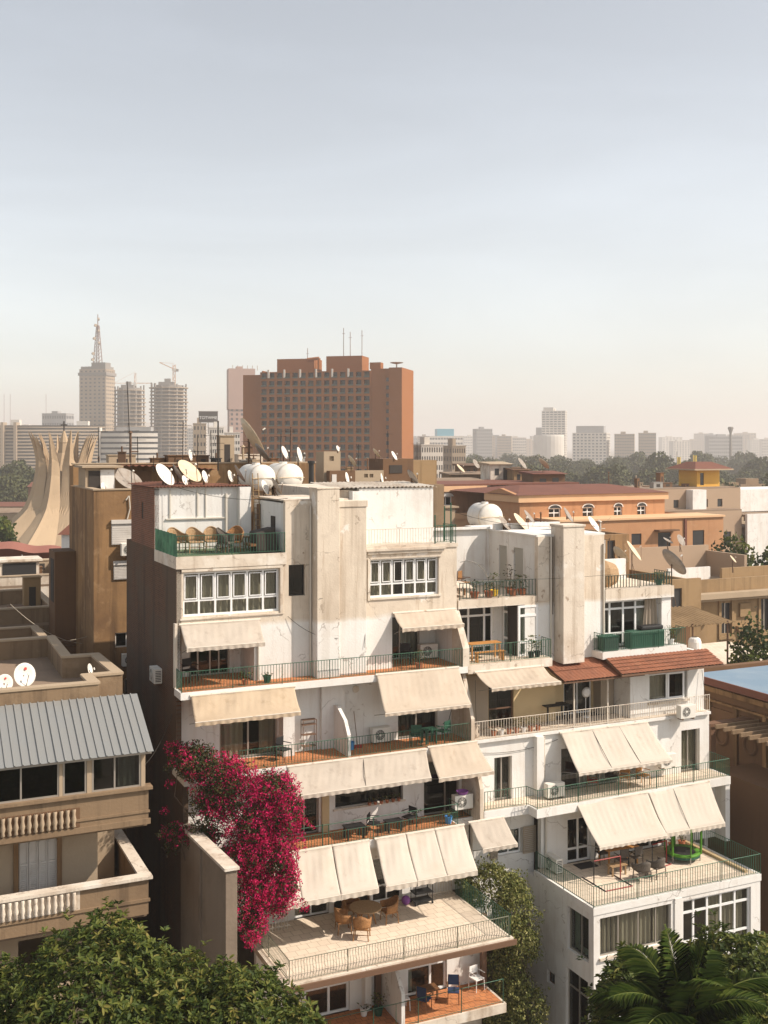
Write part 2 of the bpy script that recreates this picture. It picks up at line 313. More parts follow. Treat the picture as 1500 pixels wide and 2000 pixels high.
def railing(par, pts, z0, h, m='rail_green', sp=.115, style='plain', posts=True, r=.011):
    f = MB(); zs = [z0 + h] + ([z0 + .07] if style != 'two' else [z0 + .07, z0 + h * .62]); P = [Vector((p[0], p[1], 0)) for p in pts]
    for i in range(len(P) - 1):
        for z in zs: f.tube((P[i].x, P[i].y, z), (P[i + 1].x, P[i + 1].y, z), .015 if z == z0 + h else .011, 6)
    for p in P: f.tube((p.x, p.y, z0 - .02), (p.x, p.y, z0 + h + .02), .017, 6)
    o = part('railing', f, m, par)
    key = (round(h, 3), style, r, m)
    def bar():
        b = MB(); hh = h * .62 if style == 'two' else h
        if style == 'belly':
            q = [(0, 0, .07), (0, -.005, .07 + .12 * h), (0, -.07, .35 * h), (0, -.05, .55 * h), (0, .02, .78 * h), (0, 0, h)]; b.path(q, r, 4)
        else: b.tube((0, 0, .07), (0, 0, hh), r, 4, cap=False)
        return b
    if key not in _bc: _bc[key] = bar().mesh('baluster')
    joined = MB()
    for i in range(len(P) - 1):
        d = P[i + 1] - P[i]; n = max(2, int(d.length / sp)); ang = math.atan2(d.y, d.x)
        if posts:
            for k in range(1, int(d.length / 2.2) + 1):
                q = P[i] + d * (k / (int(d.length / 2.2) + 1)); f2 = MB().tube((q.x, q.y, z0), (q.x, q.y, z0 + h), .018, 6); part('post', f2, m, o)
        for k in range(1, n):
            q = P[i] + d * (k / n); c = RAILN.get(par.name, 0)
            if c < 290:
                RAILN[par.name] = c + 1; put('baluster', _bc[key], m, o, (q.x, q.y, z0), ang)
            else:
                b = bar().xf(Matrix.Translation((q.x, q.y, z0)) @ Matrix.Rotation(ang, 4, 'Z')); joined.add(b)
    if joined.v: tag(part('balusters', joined, m, o), None, None, kind='stuff')
    return o
# ================================================================ ground
mat('ground', (.20, .155, .11), .95, [((.09, .08, .06), .02, .45, .6, .8), ((.32, .25, .18), .05, .55, .7, .7)], .2, 1)
mat('road', (.07, .065, .06), .9, [((.12, .1, .085), .3, .45, .7, .6)])
g = MB(); g.quad((-14000, -300, 0), (14000, -300, 0), (14000, 14000, 0), (-14000, 14000, 0))
tag(part('ground', g, 'ground'), None, None, kind='structure')
g = MB(); g.quad((-1, -19, .02), (40, -19, .02), (40, -9, .02), (-1, -9, .02)); g.quad((-40, -19, .02), (-1, -19, .02), (-1, -9, .02), (-40, -9, .02))
tag(part('street', g, 'road', None, Wd(0, 0), ANG), None, None, kind='structure')

# ================================================================ left white building
LA, LBz, LC, LD, LE = 20.87, 17.85, 14.83, 11.80, 8.80
LB = thing('apartment_building', 'white stepped apartment building with bougainvillea and chimney-like piers', 'building', Wd(0, 0), ANG)
# facade of the two upper storeys
b = MB(); wall(b, 0, 5.43, LA, 25.34, 0, .25, [(.25, 4.08, 23.52, 25.19), (4.46, 5.15, 24.07, 25.30), (.14, 3.05, LA, 23.12)])
part('facade_wall', b, 'plaster_white', LB); b = MB(); wall(b, 4.32, 5.43, 25.342, 27.80, 0, .25); part('facade_wall', b, 'plaster_white', LB); b = MB()
wall(b, 7.60, 11.95, LA, 25.74, 0, .25, [(7.95, 11.10, 23.80, 25.36), (8.95, 11.72, LA, 22.95)])
part('facade_wall', b, 'plaster_white', LB)
b = MB(); b.box(5.42, 6.37, -.62, .24, LA, 28.28); b.box(5.40, 6.39, -.64, .26, 28.28, 28.34)
part('pier', b, 'plaster_white', LB, bevel=.015)
b = MB(); b.box(6.372, 7.60, -.46, .24, LA, 27.76); b.box(6.38, 7.64, -.50, .26, 27.55, 27.80)
part('pier', b, 'plaster_white', LB, bevel=.015)
b = MB(); b.box(4.321, 7.6, .251, 4.0, 25.8, 27.72); part('roof_room', b, 'plaster_clean', LB)
b = MB(); b.box(4.28, 7.0, .0, 4.1, 27.80, 27.86); part('roof_slab', b, 'plaster_old', LB)
# dark door and small window of the roof room, facing the terrace
b = MB(); b.box(4.29, 4.32, 3.05, 3.5, 25.85, 27.55); part('door', b, 'frame_brown', LB)
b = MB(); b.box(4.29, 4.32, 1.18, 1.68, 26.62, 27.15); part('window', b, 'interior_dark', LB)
# roof terraces
b = MB(); b.box(-.04, 4.36, -.06, .0, 25.34, 25.80); b.box(-.04, 0, .0, 3.5, 25.34, 25.80); part('parapet', b, 'plaster_old', LB)
b = MB(); b.box(0, 4.32, .001, 3.6, 25.50, 25.74); part('terrace_floor', b, 'tile_green', LB)
b = MB(); b.box(7.60, 11.99, -.05, 1.2, 25.742, 25.9); b.box(7.74, 11.36, -.16, -.05, 25.70, 25.80); b.box(7.82, 11.30, -.10, -.0, 25.58, 25.70)
part('cornice', b, 'plaster_old', LB)
b = MB(); b.box(.18, 4.2, -.05, 0, 25.22, 25.31); b.box(4.1, 4.2, -.05, 0, 23.45, 25.22); b.box(.12, 4.25, -.05, 0, 23.40, 23.45); part('window_surround', b, 'plaster_old', LB); b = MB(); b.box(7.85, 7.95, -.05, 0, 23.7, 25.4); b.box(7.95, 11.2, -.06, 0, 23.72, 23.79); b.box(7.95, 11.2, -.06, 0, 25.37, 25.44)
part('window_surround', b, 'plaster_old', LB)
# roof shed with its brick flank
b = MB(); wall(b, 0, 3.46, 25.74, 28.27, 3.6, .2); b.box(3.46, 3.95, 3.2, 3.8, 25.74, 28.27); part('shed_wall', b, 'plaster_clean', LB)
b = MB(); wall(b, 3.6, 8.0, 25.8, 28.26, -.02, .2, [(5.6, 5.95, 26.9, 27.6)], 'v'); part('brick_wall', b, 'roof_brick', LB)
b = MB(); b.box(-.0, .14, 5.5, 6.0, 26.8, 27.7); part('window', b, 'interior_dark', LB)
b = MB(); b.grid(lambda s, t: (-.15 + 4.2 * s, 3.38 + 4.8 * t, 28.31 + .035 * math.sin(s * 4.2 / .15 * 2 * math.pi / 1.0) + .06 * math.sin(s * 5) * t), 160, 4)
part('corrugated_roof', b, 'roof_brown', LB, smooth=True)
b = MB(); b.box(.6, .66, 3.55, 3.6, 27.0, 28.2); b.box(1.75, 1.8, 3.55, 3.6, 27.1, 28.2); b.box(2.1, 2.13, 3.55, 3.6, 27.0, 28.2); b.box(2.95, 3.03, 3.5, 3.6, 26.3, 28.0); b.box(.45, 2.95, 3.53, 3.6, 26.97, 27.02)
part('drain_pipe', b, 'pvc_pipe', LB)
# wall behind the right roof terrace
b = MB(); wall(b, 8.0, 11.45, 25.9, 28.2, 1.2, .22); b.box(7.62, 8.0, 1.0, 1.42, 25.9, 28.1); part('roof_wall', b, 'plaster_clean', LB)
b = MB(); b.grid(lambda s, t: (7.0 + 4.6 * s, 1.12 + 3.2 * t, 28.25 + .03 * math.sin(s * 150) + .12 * t), 160, 3); part('corrugated_roof', b, 'plaster_old', LB, smooth=True)
b = MB(); b.box(7.0, 11.4, 1.5, 9, 25.9, 28.15); part('roof_room', b, 'plaster_old', LB)
# loggias on the upper floor
def loggia(par, u0, u1, z0, z1, vd, holes, m='plaster_clean', side=True):
    b = MB(); wall(b, u0 - .1, u1 + .2, z0, z1 + .1, vd, .2, holes)
    if side: b.box(u0 - .14, u0 - .002, .251, vd, z0, z1); b.box(u1 + .002, u1 + .14, .251, vd, z0, z1)
    b.box(u0 - .14, u1 + .14, .251, vd, z1, z1 + .1); part('loggia_wall', b, m, par)
loggia(LB, .14, 3.05, LA, 23.12, 1.8, [(.95, 2.6, LA, 22.9)])
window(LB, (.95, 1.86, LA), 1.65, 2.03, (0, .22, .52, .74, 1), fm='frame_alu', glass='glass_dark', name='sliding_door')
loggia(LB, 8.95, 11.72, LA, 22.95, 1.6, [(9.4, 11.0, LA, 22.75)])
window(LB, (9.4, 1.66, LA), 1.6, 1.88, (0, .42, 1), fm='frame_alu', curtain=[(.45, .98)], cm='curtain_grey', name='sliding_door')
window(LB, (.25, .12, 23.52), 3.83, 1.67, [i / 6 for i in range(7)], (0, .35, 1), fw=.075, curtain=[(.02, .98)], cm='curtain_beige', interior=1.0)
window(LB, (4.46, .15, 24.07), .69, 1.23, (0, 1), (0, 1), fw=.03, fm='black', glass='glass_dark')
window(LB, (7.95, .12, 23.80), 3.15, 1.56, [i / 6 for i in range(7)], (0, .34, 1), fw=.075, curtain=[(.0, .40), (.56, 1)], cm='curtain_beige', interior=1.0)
# inner sash frames inside the upper lights
for (u0, z0, w_, h_) in ((.25, 23.52, 3.83, 1.67), (7.95, 23.80, 3.15, 1.56)):
    for i in range(6):
        x = u0 + w_ * i / 6 + .07; ww = w_ / 6 - .14; zb = z0 + h_ * .35 + .06; zt = z0 + h_ - .12
        s_ = MB(); s_.box(x, x + .035, .085, .118, zb, zt); s_.box(x + ww - .035, x + ww, .085, .118, zb, zt); s_.box(x + .035, x + ww - .035, .085, .118, zb, zb + .035); s_.box(x + .035, x + ww - .035, .085, .118, zt - .035, zt)
        part('sash', s_, 'frame_white', LB)
# floors, slabs, back walls
def slab(par, pts, z, t, m, name='balcony_slab', fl=None, inset=.1):
    b = MB().prism(pts, 'z', z - t, z); part(name, b, m, par)
    if fl:
        cx = sum(p[0] for p in pts) / len(pts); cy = sum(p[1] for p in pts) / len(pts)
        q = [(p[0] + (inset if p[0] < cx else -inset), p[1] + (inset if p[1] < cy else -inset)) for p in pts]
        part('floor_tiles', MB().prism(q, 'z', z + .001, z + .012), fl, par)
slab(LB, [(-.1, -.98), (11.95, -.98), (11.95, -.001), (-.1, -.001)], LA, .26, 'plaster_white')
part('floor_tiles', MB().box(.0, 11.9, -.86, -.47, LA, LA + .012).box(.0, 5.4, -.47, -.005, LA, LA + .011).box(7.62, 11.9, -.45, -.005, LA, LA + .011).box(.15, 3.04, .0, 1.79, LA, LA + .011).box(8.96, 11.71, 0, 1.59, LA, LA + .011), 'tile_terracotta', LB)
b = MB(); wall(b, 0, 11.95, LBz, LA - .27, .3, .25, [(1.75, 4.1, LBz, 20.05), (9.35, 11.2, LBz, 20.1)]); b.box(4.15, 4.62, -.25, .299, LBz, LA - .27); b.box(8.0, 11.9, .18, .298, 20.25, LA - .27)
b.box(5.9, 6.9, .12, .299, LBz, LA - .27)
part('facade_wall', b, 'plaster_clean', LB)
window(LB, (1.75, .4, LBz), 2.35, 2.2, (0, .5, 1), fm='frame_alu', curtain=[(0, .44), (.72, 1)], cm='curtain_beige', name='sliding_door')
window(LB, (9.35, .4, LBz), 1.85, 2.25, (0, .48, 1), fm='frame_alu', glass='glass_dark', curtain=[(.02, .45)], cm='curtain_grey', name='sliding_door')
slab(LB, [(-.1, -1.5), (12.0, -1.42), (12.0, .299), (-.1, .299)], LBz, .27, 'plaster_white', fl='tile_terracotta')
part('divider_wall', MB().prism([(.299, LBz), (-1.3, LBz), (-1.3, LBz + .85), (-.95, LBz + 1.35), (-.2, LBz + 1.75), (.299, LBz + 1.75)], 'x', 6.42, 6.56), 'plaster_clean', LB)
# party fins to the right building
for pts in ([(0, LA), (-.97, LA), (-.97, LA + .75), (-.1, 23.05), (0, 23.05)], [(.3, LBz), (-1.42, LBz), (-1.42, LBz + .95), (-.6, LA - .27), (.3, LA - .27)], [(-.6, LC), (-2.15, LC), (-2.15, LC + 1.3), (-1.55, LBz - .28), (-.6, LBz - .28)]):
    part('party_wall', MB().prism(pts, 'x', 11.72 if pts[0][0] == 0 else 11.86, 12.02), 'plaster_old', LB)
# storey C
b = MB(); wall(b, .0, 11.95, LC, LBz - .27, -.6, .25, [(4.2, 5.5, LC, 17.0), (6.19, 9.15, 15.66, 16.42), (10.1, 11.75, LC, 17.05)]); part('facade_wall', b, 'plaster_clean', LB)
window(LB, (4.2, -.5, LC), 1.3, 2.17, (0, .55, 1), fm='frame_alu', glass='glass_dark', name='sliding_door')
window(LB, (6.19, -.42, 15.66), 2.96, .76, (0, .5, 1), fw=.03, fm='black', glass='glass_dark')
window(LB, (10.1, -.5, LC), 1.65, 2.2, (0, .62, 1), fm='frame_alu', glass='glass_dark', name='sliding_door')
b = MB(); b.box(6.1, 9.25, -.66, -.6, 15.58, 15.655); part('window_sill', b, 'plaster_old', LB)
b = MB(); b.box(5.6, 5.9, -.7, -.6, LC, 17.4); part('pilaster', b, 'plaster_yellow', LB)
slab(LB, [(2.6, -2.32), (10.95, -2.2), (10.95, -1.5), (12.0, -1.5), (12.0, -.601), (2.6, -.601)], LC, .3, 'plaster_white')
part('floor_tiles', MB().prism([(2.7, -2.22), (10.85, -2.1), (10.85, -1.4), (11.9, -1.4), (11.9, -.61), (2.7, -.61)], 'z', LC, LC + .012), 'tile_terracotta', LB)
# storey D
b = MB(); wall(b, 1.5, 11.95, LD, LC - .3, -1.05, .25, [(4.3, 5.75, LD, 13.8), (5.95, 7.5, LD, 14.0), (7.6, 8.9, LD + .05, 13.6), (9.3, 10.9, 12.4, 13.6)]); part('facade_wall', b, 'plaster_clean', LB)
window(LB, (4.3, -.95, LD), 1.45, 2.0, (0, .5, 1), (0, .3, 1), name='glass_door'); window(LB, (5.95, -.95, LD), 1.55, 2.2, (0, .5, 1), fm='frame_brown', glass='glass_dark', name='glass_door')
window(LB, (7.6, -.95, LD + .05), 1.3, 1.75, (0, .5, 1), (0, .35, 1), name='glass_door'); window(LB, (9.3, -.95, 12.4), 1.6, 1.2, (0, .5, 1), curtain=[(0, 1)])
slab(LB, [(2.2, -5.9), (11.15, -5.9), (11.15, -1.051), (2.2, -1.051)], LD, .2, 'plaster_old', fl='tile_cream', inset=.12, name='terrace_slab')
part('eave_board', MB().box(2.15, 11.25, -5.98, -5.90, LD - .25, LD - .06), 'frame_brown', LB)
# storey E and below
b = MB(); wall(b, 2.2, 11.6, LE, LD - .2, -2.85, .25, [(4.06, 5.86, LE, 10.9), (8.25, 9.98, LE, 10.9)]); b.box(6.35, 6.6, -3.2, -2.85, LE, LD - .2); part('facade_wall', b, 'plaster_clean', LB)
window(LB, (4.06, -2.75, LE), 1.8, 2.1, (0, .55, 1), (0, .5, 1), fw=.09, name='glass_door'); window(LB, (8.25, -2.75, LE), 1.73, 2.1, (0, .6, 1), (0, .5, 1), fw=.09, curtain=[(0, .2)], name='glass_door')
part('column', MB().box(6.86, 7.1, -3.0, -2.851, LE, LD - .2), 'frame_brown', LB)
part('column', MB().box(11.3, 11.5, -3.3, -3.1, LE, LD - .2), 'frame_brown', LB)
slab(LB, [(2.2, -4.8), (11.5, -4.8), (11.5, -2.851), (2.2, -2.851)], LE, .35, 'plaster_old')
part('floor_tiles', MB().box(2.3, 11.4, -4.7, -2.86, LE, LE + .012), 'tile_terracotta', LB)
part('divider_wall', MB().prism([(-2.86, LE), (-4.72, LE), (-4.72, LE + 1.2), (-4.2, LE + 1.75), (-2.86, LD - .21)], 'x', 7.12, 7.26), 'plaster_clean', LB)
b = MB(); wall(b, 2.2, 11.5, 0, LE - .35, -2.9, .3, [(4.1, 6, 6.0, 7.8), (8.2, 10, 6.0, 7.8)]); part('facade_wall', b, 'plaster_old', LB)
window(LB, (4.1, -2.8, 6), 1.9, 1.8, (0, .5, 1)); window(LB, (8.2, -2.8, 6), 1.8, 1.8, (0, .5, 1))
# flank, and an unseen solid core added to stop light leaking through
b = MB(); wall(b, -.0, 3.6, 0, 25.34, -.02, .2, [], 'v'); wall(b, 3.6, 9.0, 0, 25.8, -.02, .2, [], 'v'); wall(b, -1.0, -.0, 0, LBz, -.02, .2, [], 'v')
part('side_wall', b, 'side_brick', LB)
b = MB(); b.box(.2, 11.93, 3.0, 9.0, 0, 25.5); b.box(.2, 11.9, 1.9, 2.9, LC, 17.6); part('core', b, 'concrete', LB)
b = MB(); b.box(.2, 11.9, .56, 2.99, LA - .27, LA - .02); b.box(.2, 11.9, .3, 2.99, 23.15, 23.4); b.box(.2, 11.9, -.3, 2.99, LBz - .27, LBz - .02); b.box(1.6, 11.9, -.3, 2.99, LC - .3, LC - .02); b.box(.2, 11.9, .26, 2.99, 25.36, 25.49)
part('floor_slab', b, 'concrete', LB)
# garden wall of the flank, stepping out under the bougainvillea
b = MB(); b.hexa([(-.1, -6.75, 0), (.28, -6.75, 0), (.28, -1.0, 0), (-.1, -1.0, 0)], [(-.1, -6.75, 16.33), (.28, -6.75, 16.33), (.28, -1.0, 15.95), (-.1, -1.0, 15.95)])
part('garden_wall', b, 'concrete', LB)
b = MB(); b.hexa([(-.16, -6.82, 16.34), (.34, -6.82, 16.34), (.34, -1.0, 15.96), (-.16, -1.0, 15.96)], [(-.16, -6.82, 16.43), (.34, -6.82, 16.43), (.34, -1.0, 16.05), (-.16, -1.0, 16.05)])
part('wall_coping', b, 'plaster_old', LB)
part('wall_rib', MB().box(-.16, -.1, -3.9, -3.6, 0, 16.1), 'concrete', LB)
b = MB(); b.box(-.1, .0, -.1, .12, LA, 23.3); part('service_duct', b, 'plaster_old', LB)
# railings
railing(LB, [(.0, -.0), (4.3, -.0)], 25.80, .78, 'rail_green', .115); railing(LB, [(7.66, .0), (10.9, .0)], 25.9, .68, 'rail_white', .12); railing(LB, [(10.9, 0), (11.9, 0), (11.9, 1.1)], 25.9, .75, 'rail_green', .14)
part('privacy_sheet', MB().grid(lambda s, t: (-.02 + .02 * math.sin(s * 40), 3.5 * s, 25.8 + .85 * t), 40, 2), 'cover_green', LB, smooth=True)
for (x_, y_, z_) in ((10.95, .05, 27.1), (11.7, .05, 27.6), (11.9, 1.0, 27.4)): part('fence_post', MB().tube((x_, y_, 25.9), (x_, y_, z_), .03), 'rail_green', LB)
railing(LB, [(-.05, -.2), (-.05, -.92), (11.7, -.92)], LA, .76, 'rail_green', .115)
railing(LB, [(2.0, -1.42), (6.4, -1.4), (11.86, -1.34)], LBz, .78, 'rail_green', .12)
railing(LB, [(3.4, -2.25), (10.85, -2.12), (10.85, -1.42), (11.8, -1.42)], LC, .85, 'rail_green', .115, 'two')
railing(LB, [(2.4, -1.5), (2.4, -5.8), (11.0, -5.8)], LD, .78, 'rail_olive', .105, 'belly', r=.009)
railing(LB, [(11.05, -5.8), (11.05, -1.6)], LD, .85, 'rail_green', .13)
railing(LB, [(2.4, -4.72), (11.4, -4.72)], LE, .9, 'rail_green', 9.0)
part('post', MB().box(5.0, 5.03, -2.25, -2.2, LC, LC + .9), 'rail_green', LB)

# ================================================================ right white building
RA, RBz, RC, RD = 20.87, 17.85, 15.20, 12.30
RB = thing('apartment_building', 'white apartment building with brown tiled lean-to roofs and long stepped balconies', 'building', Wd(0, 0), ANG)
for q_ in ((15.95, 16.78, .0, .25, RA - .3, 26.0), (17.92, 19.46, .0, .25, RA - .3, 26.0), (12.03, 15.95, .0, .25, 23.10, 23.46), (19.46, 23.3, -.1, .25, 23.0, 23.52), (22.66, 23.2, .0, .35, RA, 23.0), (15.3, 15.95, .001, .25, RA, 23.10)): part('facade_wall', MB().box(*q_), 'plaster_white', RB)
part('pier', MB().box(16.80, 17.90, -.72, .26, RA - .35, 26.45).box(16.76, 17.94, -.76, .3, 26.45, 26.55), 'plaster_old', RB, bevel=.015)
part('pier', MB().box(15.93, 16.5, -.06, -.001, 23.2, 26.02), 'plaster_old', RB)
b = MB(); wall(b, .251, 4.2, 23.46, 26.0, 15.95, .2, [(1.2, 2.0, 23.46, 25.4), (2.6, 3.3, 23.46, 25.4)], 'v'); wall(b, 12.03, 15.95, 23.46, 26.1, 4.2, .2); part('roof_wall', b, 'plaster_clean', RB)
b = MB(); b.box(16.0, 16.05, 1.2, 2.0, 23.46, 25.4); b.box(16.0, 16.05, 2.6, 3.3, 23.46, 25.4); part('door', b, 'curtain_grey', RB)
part('roof_slab', MB().box(15.9, 19.5, .0, 6.5, 26.0, 26.08), 'plaster_clean', RB)
part('roof_parapet', MB().box(15.9, 19.5, 3.6, 3.8, 26.08, 26.35).box(12.05, 15.9, 4.0, 4.2, 26.1, 26.2), 'plaster_clean', RB)
part('terrace_floor', MB().box(12.03, 15.95, .26, 4.2, 23.2, 23.46), 'tile_cream', RB)
part('terrace_floor', MB().box(19.46, 23.3, .26, 4.0, 23.2, 23.5), 'tile_cream', RB)
b = MB(); b.prism([(19.46, 3.0), (22.9, 3.0), (22.9, 3.2), (19.46, 3.2)], 'z', 23.5, 24.5); b.prism([(19.46, 1.6), (21.2, 3.0), (21.2, 3.2), (19.46, 1.85)], 'z', 23.5, 24.95); part('terrace_parapet', b, 'plaster_clean', RB)
# storey A'
b = MB(); wall(b, 12.03, 14.95, RA, 23.1, 1.35, .2, [(12.4, 14.5, RA, 22.95)]); b.box(12.03, 15.95, .251, 1.4, 23.1, 23.19); part('loggia_wall', b, 'plaster_white', RB)
window(RB, (12.4, 1.4, RA), 2.1, 2.08, (0, .18, .42, .80, 1), (0, .16, .8, 1), fw=.09, curtain=[(.82, 1)], cm='curtain_beige', glass='glass_dark', name='glass_door')
window(RB, (14.95, 1.3, RA), 1.3, 2.2, (0, 1), (0, .3, .82, 1), fw=.09, curtain=[(.0, .9)], rz=-math.pi / 2, interior=0, name='glass_partition', cm='curtain_grey')
window(RB, (14.95, -.03, RA), 1.0, 2.2, (0, 1), (0, .28, .8, 1), fw=.10, curtain=[(.02, 1)], cm='curtain_green', interior=.9)
b = MB(); b.box(15.96, 16.02, .26, 2.5, RA, 23.1); b.box(14.97, 15.95, 1.36, 1.5, RA, 23.1); part('loggia_wall', b, 'plaster_clean', RB)
b = MB(); wall(b, 19.46, 22.66, RA, 23.0, .3, .15, [(19.5, 22.62, RA, 22.96)]); part('window_surround', b, 'plaster_white', RB)
window(RB, (19.5, .34, RA), 3.12, 2.08, (0, .16, .40, .62, 1), (0, .28, .82, 1), fw=.09, curtain=[(.0, .14), (.66, .9)], cm='curtain_grey', name='glass_door')
part('curtain', MB().grid(lambda s, t: (21.9 + .7 * s + .18 * (1 - abs(t * 2 - .7)) * (s - .5), .28 + .04 * math.sin(s * 26), RA + .1 + 1.95 * t), 40, 6), 'curtain_beige', RB, smooth=True)
slab(RB, [(12.03, -.85), (16.15, -.85), (16.15, .0), (16.15, -.001), (12.03, -.001)], RA, .35, 'plaster_old')
slab(RB, [(18.8, -.8), (23.45, -.8), (23.45, -.002), (18.8, -.002)], RA, .3, 'plaster_white')
part('floor_tiles', MB().box(12.05, 14.94, -.8, 1.34, RA, RA + .012).box(14.94, 16.1, -.8, -.04, RA, RA + .011), 'tile_cream', RB)
# storey B'
b = MB(); wall(b, 12.05, 16.9, RBz, RA - .36, .2, .2, [(13.6, 14.85, RBz, 20.15)]); part('facade_wall', b, 'plaster_yellow', RB)
window(RB, (13.6, .28, RBz), 1.25, 2.3, (0, 1), (0, .35, 1), fm='frame_brown', glass='glass_dark', curtain=[(.1, .45)], cm='curtain_beige', name='glass_door')
part('louvre_panel', MB().box(12.2, 13.55, .14, .198, RBz + .05, 20.2), 'curtain_beige', RB)
b = MB(); wall(b, 16.9, 21.3, RBz, RA - .36, .9, .2, [(17.9, 19.4, RBz, 20.0)]); b.box(16.9, 17.0, .2, .9, RBz, RA - .36); part('facade_wall', b, 'plaster_yellow', RB)
window(RB, (17.9, .95, RBz), 1.5, 2.1, (0, .5, 1), fm='frame_white', glass='glass_dark', curtain=[(.5, 1)], name='glass_door')
part('wardrobe', MB().box(19.5, 20.2, .3, .88, RBz, 20.0).box(19.58, 20.12, .28, .3, RBz + .15, 19.8), 'curtain_beige', RB)
b = MB(); wall(b, 20.25, 24.4, RBz, 20.45, -.85, .2, [(21.3, 23.45, 18.45, 20.12)]); b.box(20.25, 20.45, -.649, .9, RBz, 20.5); b.box(24.2, 24.4, -.649, 2.5, RBz, 20.5); part('facade_wall', b, 'plaster_clean', RB)
part('shutter_box', MB().box(21.25, 23.5, -.89, -.852, 19.72, 20.14), 'frame_brown', RB)
window(RB, (21.3, -.78, 18.5), 1.05, 1.2, (0, 1), (0, 1), fm='frame_white', glass='glass', curtain=[(0, 1)], cm='curtain_beige')
window(RB, (22.36, -.80, 18.5), .95, 1.2, (0, 1), (0, 1), fw=.09, fm='frame_white', glass='glass_dark', curtain=[(.6, 1)])
part('window_sill', MB().box(21.2, 23.5, -.95, -.85, 18.36, 18.45), 'plaster_old', RB)
slab(RB, [(12.05, -1.3), (24.42, -1.3), (24.42, .199), (12.05, .199)], RBz, .12, 'plaster_clean')
part('floor_tiles', MB().box(12.1, 24.3, -1.2, .19, RBz, RBz + .01), 'tile_cream', RB)
# lean-to roofs
def leanto(par, u0, u1, v0, z0, v1, z1, rows, m):
    o = part('roof_frame', MB().hexa([(u0, v0, z0 - .10), (u1, v0, z0 - .10), (u1, v1, z1 - .10), (u0, v1, z1 - .10)], [(u0, v0, z0 - .03), (u1, v0, z0 - .03), (u1, v1, z1 - .03), (u0, v1, z1 - .03)]), 'frame_brown', par)
    for k in range(rows):
        a0, a1 = k / rows, (k + 1.06) / rows
        def fn(s, t, a0=a0, a1=a1):
            a = a0 + (a1 - a0) * t; u = u0 + (u1 - u0) * s
            return (u, v0 + (v1 - v0) * a, z0 + (z1 - z0) * a + .03 * t + .022 * abs(math.sin(u * math.pi / .2)) + random.uniform(-.002, .002))
        part('roof_sheet', MB().grid(fn, int((u1 - u0) / .05), 2), m, o, smooth=True)
leanto(RB, 16.15, 20.35, -.05, 20.55, -1.75, 20.02, 2, 'roof_brown')
leanto(RB, 18.95, 24.6, -.82, 20.62, -2.0, 20.12, 5, 'roof_brown')
part('roof_post', MB().box(17.0, 17.06, -1.22, -1.16, RBz, 20.1), 'rail_white', RB); part('roof_post', MB().box(18.75, 18.81, -1.22, -1.16, RBz, 20.1), 'rail_white', RB)
# storey C'
b = MB(); wall(b, 12.05, 24.44, RC, RBz - .12, -1.15, .25, [(13.1, 13.95, RC, 17.0), (16.4, 20.6, RC, 17.0), (22.85, 23.9, RC, 17.1)]); b.box(15.0, 15.35, -1.45, -1.151, RC, RBz - .12); part('facade_wall', b, 'plaster_white', RB)
window(RB, (13.1, -1.0, RC), .85, 1.8, (0, .5, 1), fm='frame_alu', curtain=[(0, .35)], name='sliding_door')
window(RB, (16.4, -1.0, RC), 4.2, 1.8, (0, .25, .5, .75, 1), fm='frame_alu', curtain=[(.25, .6)], name='sliding_door')
window(RB, (22.85, -.95, RC), 1.05, 1.9, (0, .5, 1), fm='frame_alu', curtain=[(0, 1)], cm='curtain_beige', name='sliding_door')
slab(RB, [(12.05, -2.15), (14.1, -2.2), (14.1, -2.85), (24.5, -2.5), (24.5, -1.151), (12.05, -1.151)], RC, .35, 'plaster_white')
part('floor_tiles', MB().prism([(12.1, -2.05), (14.2, -2.1), (14.2, -2.72), (24.4, -2.4), (24.4, -1.16), (12.1, -1.16)], 'z', RC, RC + .01), 'tile_cream', RB)
# storey D'
b = MB(); wall(b, 12.05, 15.0, RD - 2, RC - .35, -1.2, .25, [(13.2, 14.4, 12.9, 13.95)]); part('facade_wall', b, 'plaster_white', RB)
b = MB(); wall(b, 15.0, 24.5, RD, RC - .35, -1.75, .25, [(16.3, 17.5, RD, 14.2), (19.2, 21.5, RD, 13.7), (23.5, 24.0, 12.9, 14.2)]); b.box(24.25, 24.5, -2.45, -1.751, RD, RC - .351); part('facade_wall', b, 'plaster_clean', RB)
window(RB, (13.2, -1.08, 12.9), 1.2, 1.05, (0, .5, 1), fm='frame_white', curtain=[(0, .9)], fw=.07)
for (x, wd) in ((14.42, .62), (12.86, .32)):
    s_ = MB(); s_.box(x, x + .05, -1.30, -1.26, 12.86, 13.98); s_.box(x + wd - .05, x + wd, -1.30, -1.26, 12.86, 13.98); s_.box(x + .05, x + wd - .05, -1.3, -1.26, 12.86, 12.93); s_.box(x + .05, x + wd - .05, -1.3, -1.26, 13.91, 13.98)
    for k in range(12): s_.box(x + .05, x + wd - .05, -1.29, -1.27, 12.95 + k * .08, 13.0 + k * .08)
    part('shutter', s_, 'curtain_beige', RB)
window(RB, (16.3, -1.65, RD), 1.2, 1.9, (0, .5, 1), (0, .3, 1), fw=.09, glass='glass_dark', name='glass_door')
window(RB, (19.2, -1.65, RD), 2.3, 1.4, (0, .33, .66, 1), (0, .4, 1), fw=.09, name='glass_door')
window(RB, (23.5, -1.6, 12.9), .5, 1.3, (0, 1), (0, 1), curtain=[(0, 1)], cm='curtain_beige')
DU0, DU1, DV = 14.66, 22.95, -5.98
slab(RB, [(DU0 - .03, DV - .03), (DU1 + .03, DV - .03), (DU1 + .03, -1.751), (DU0 - .03, -1.751)], RD, .28, 'plaster_white', name='terrace_slab')
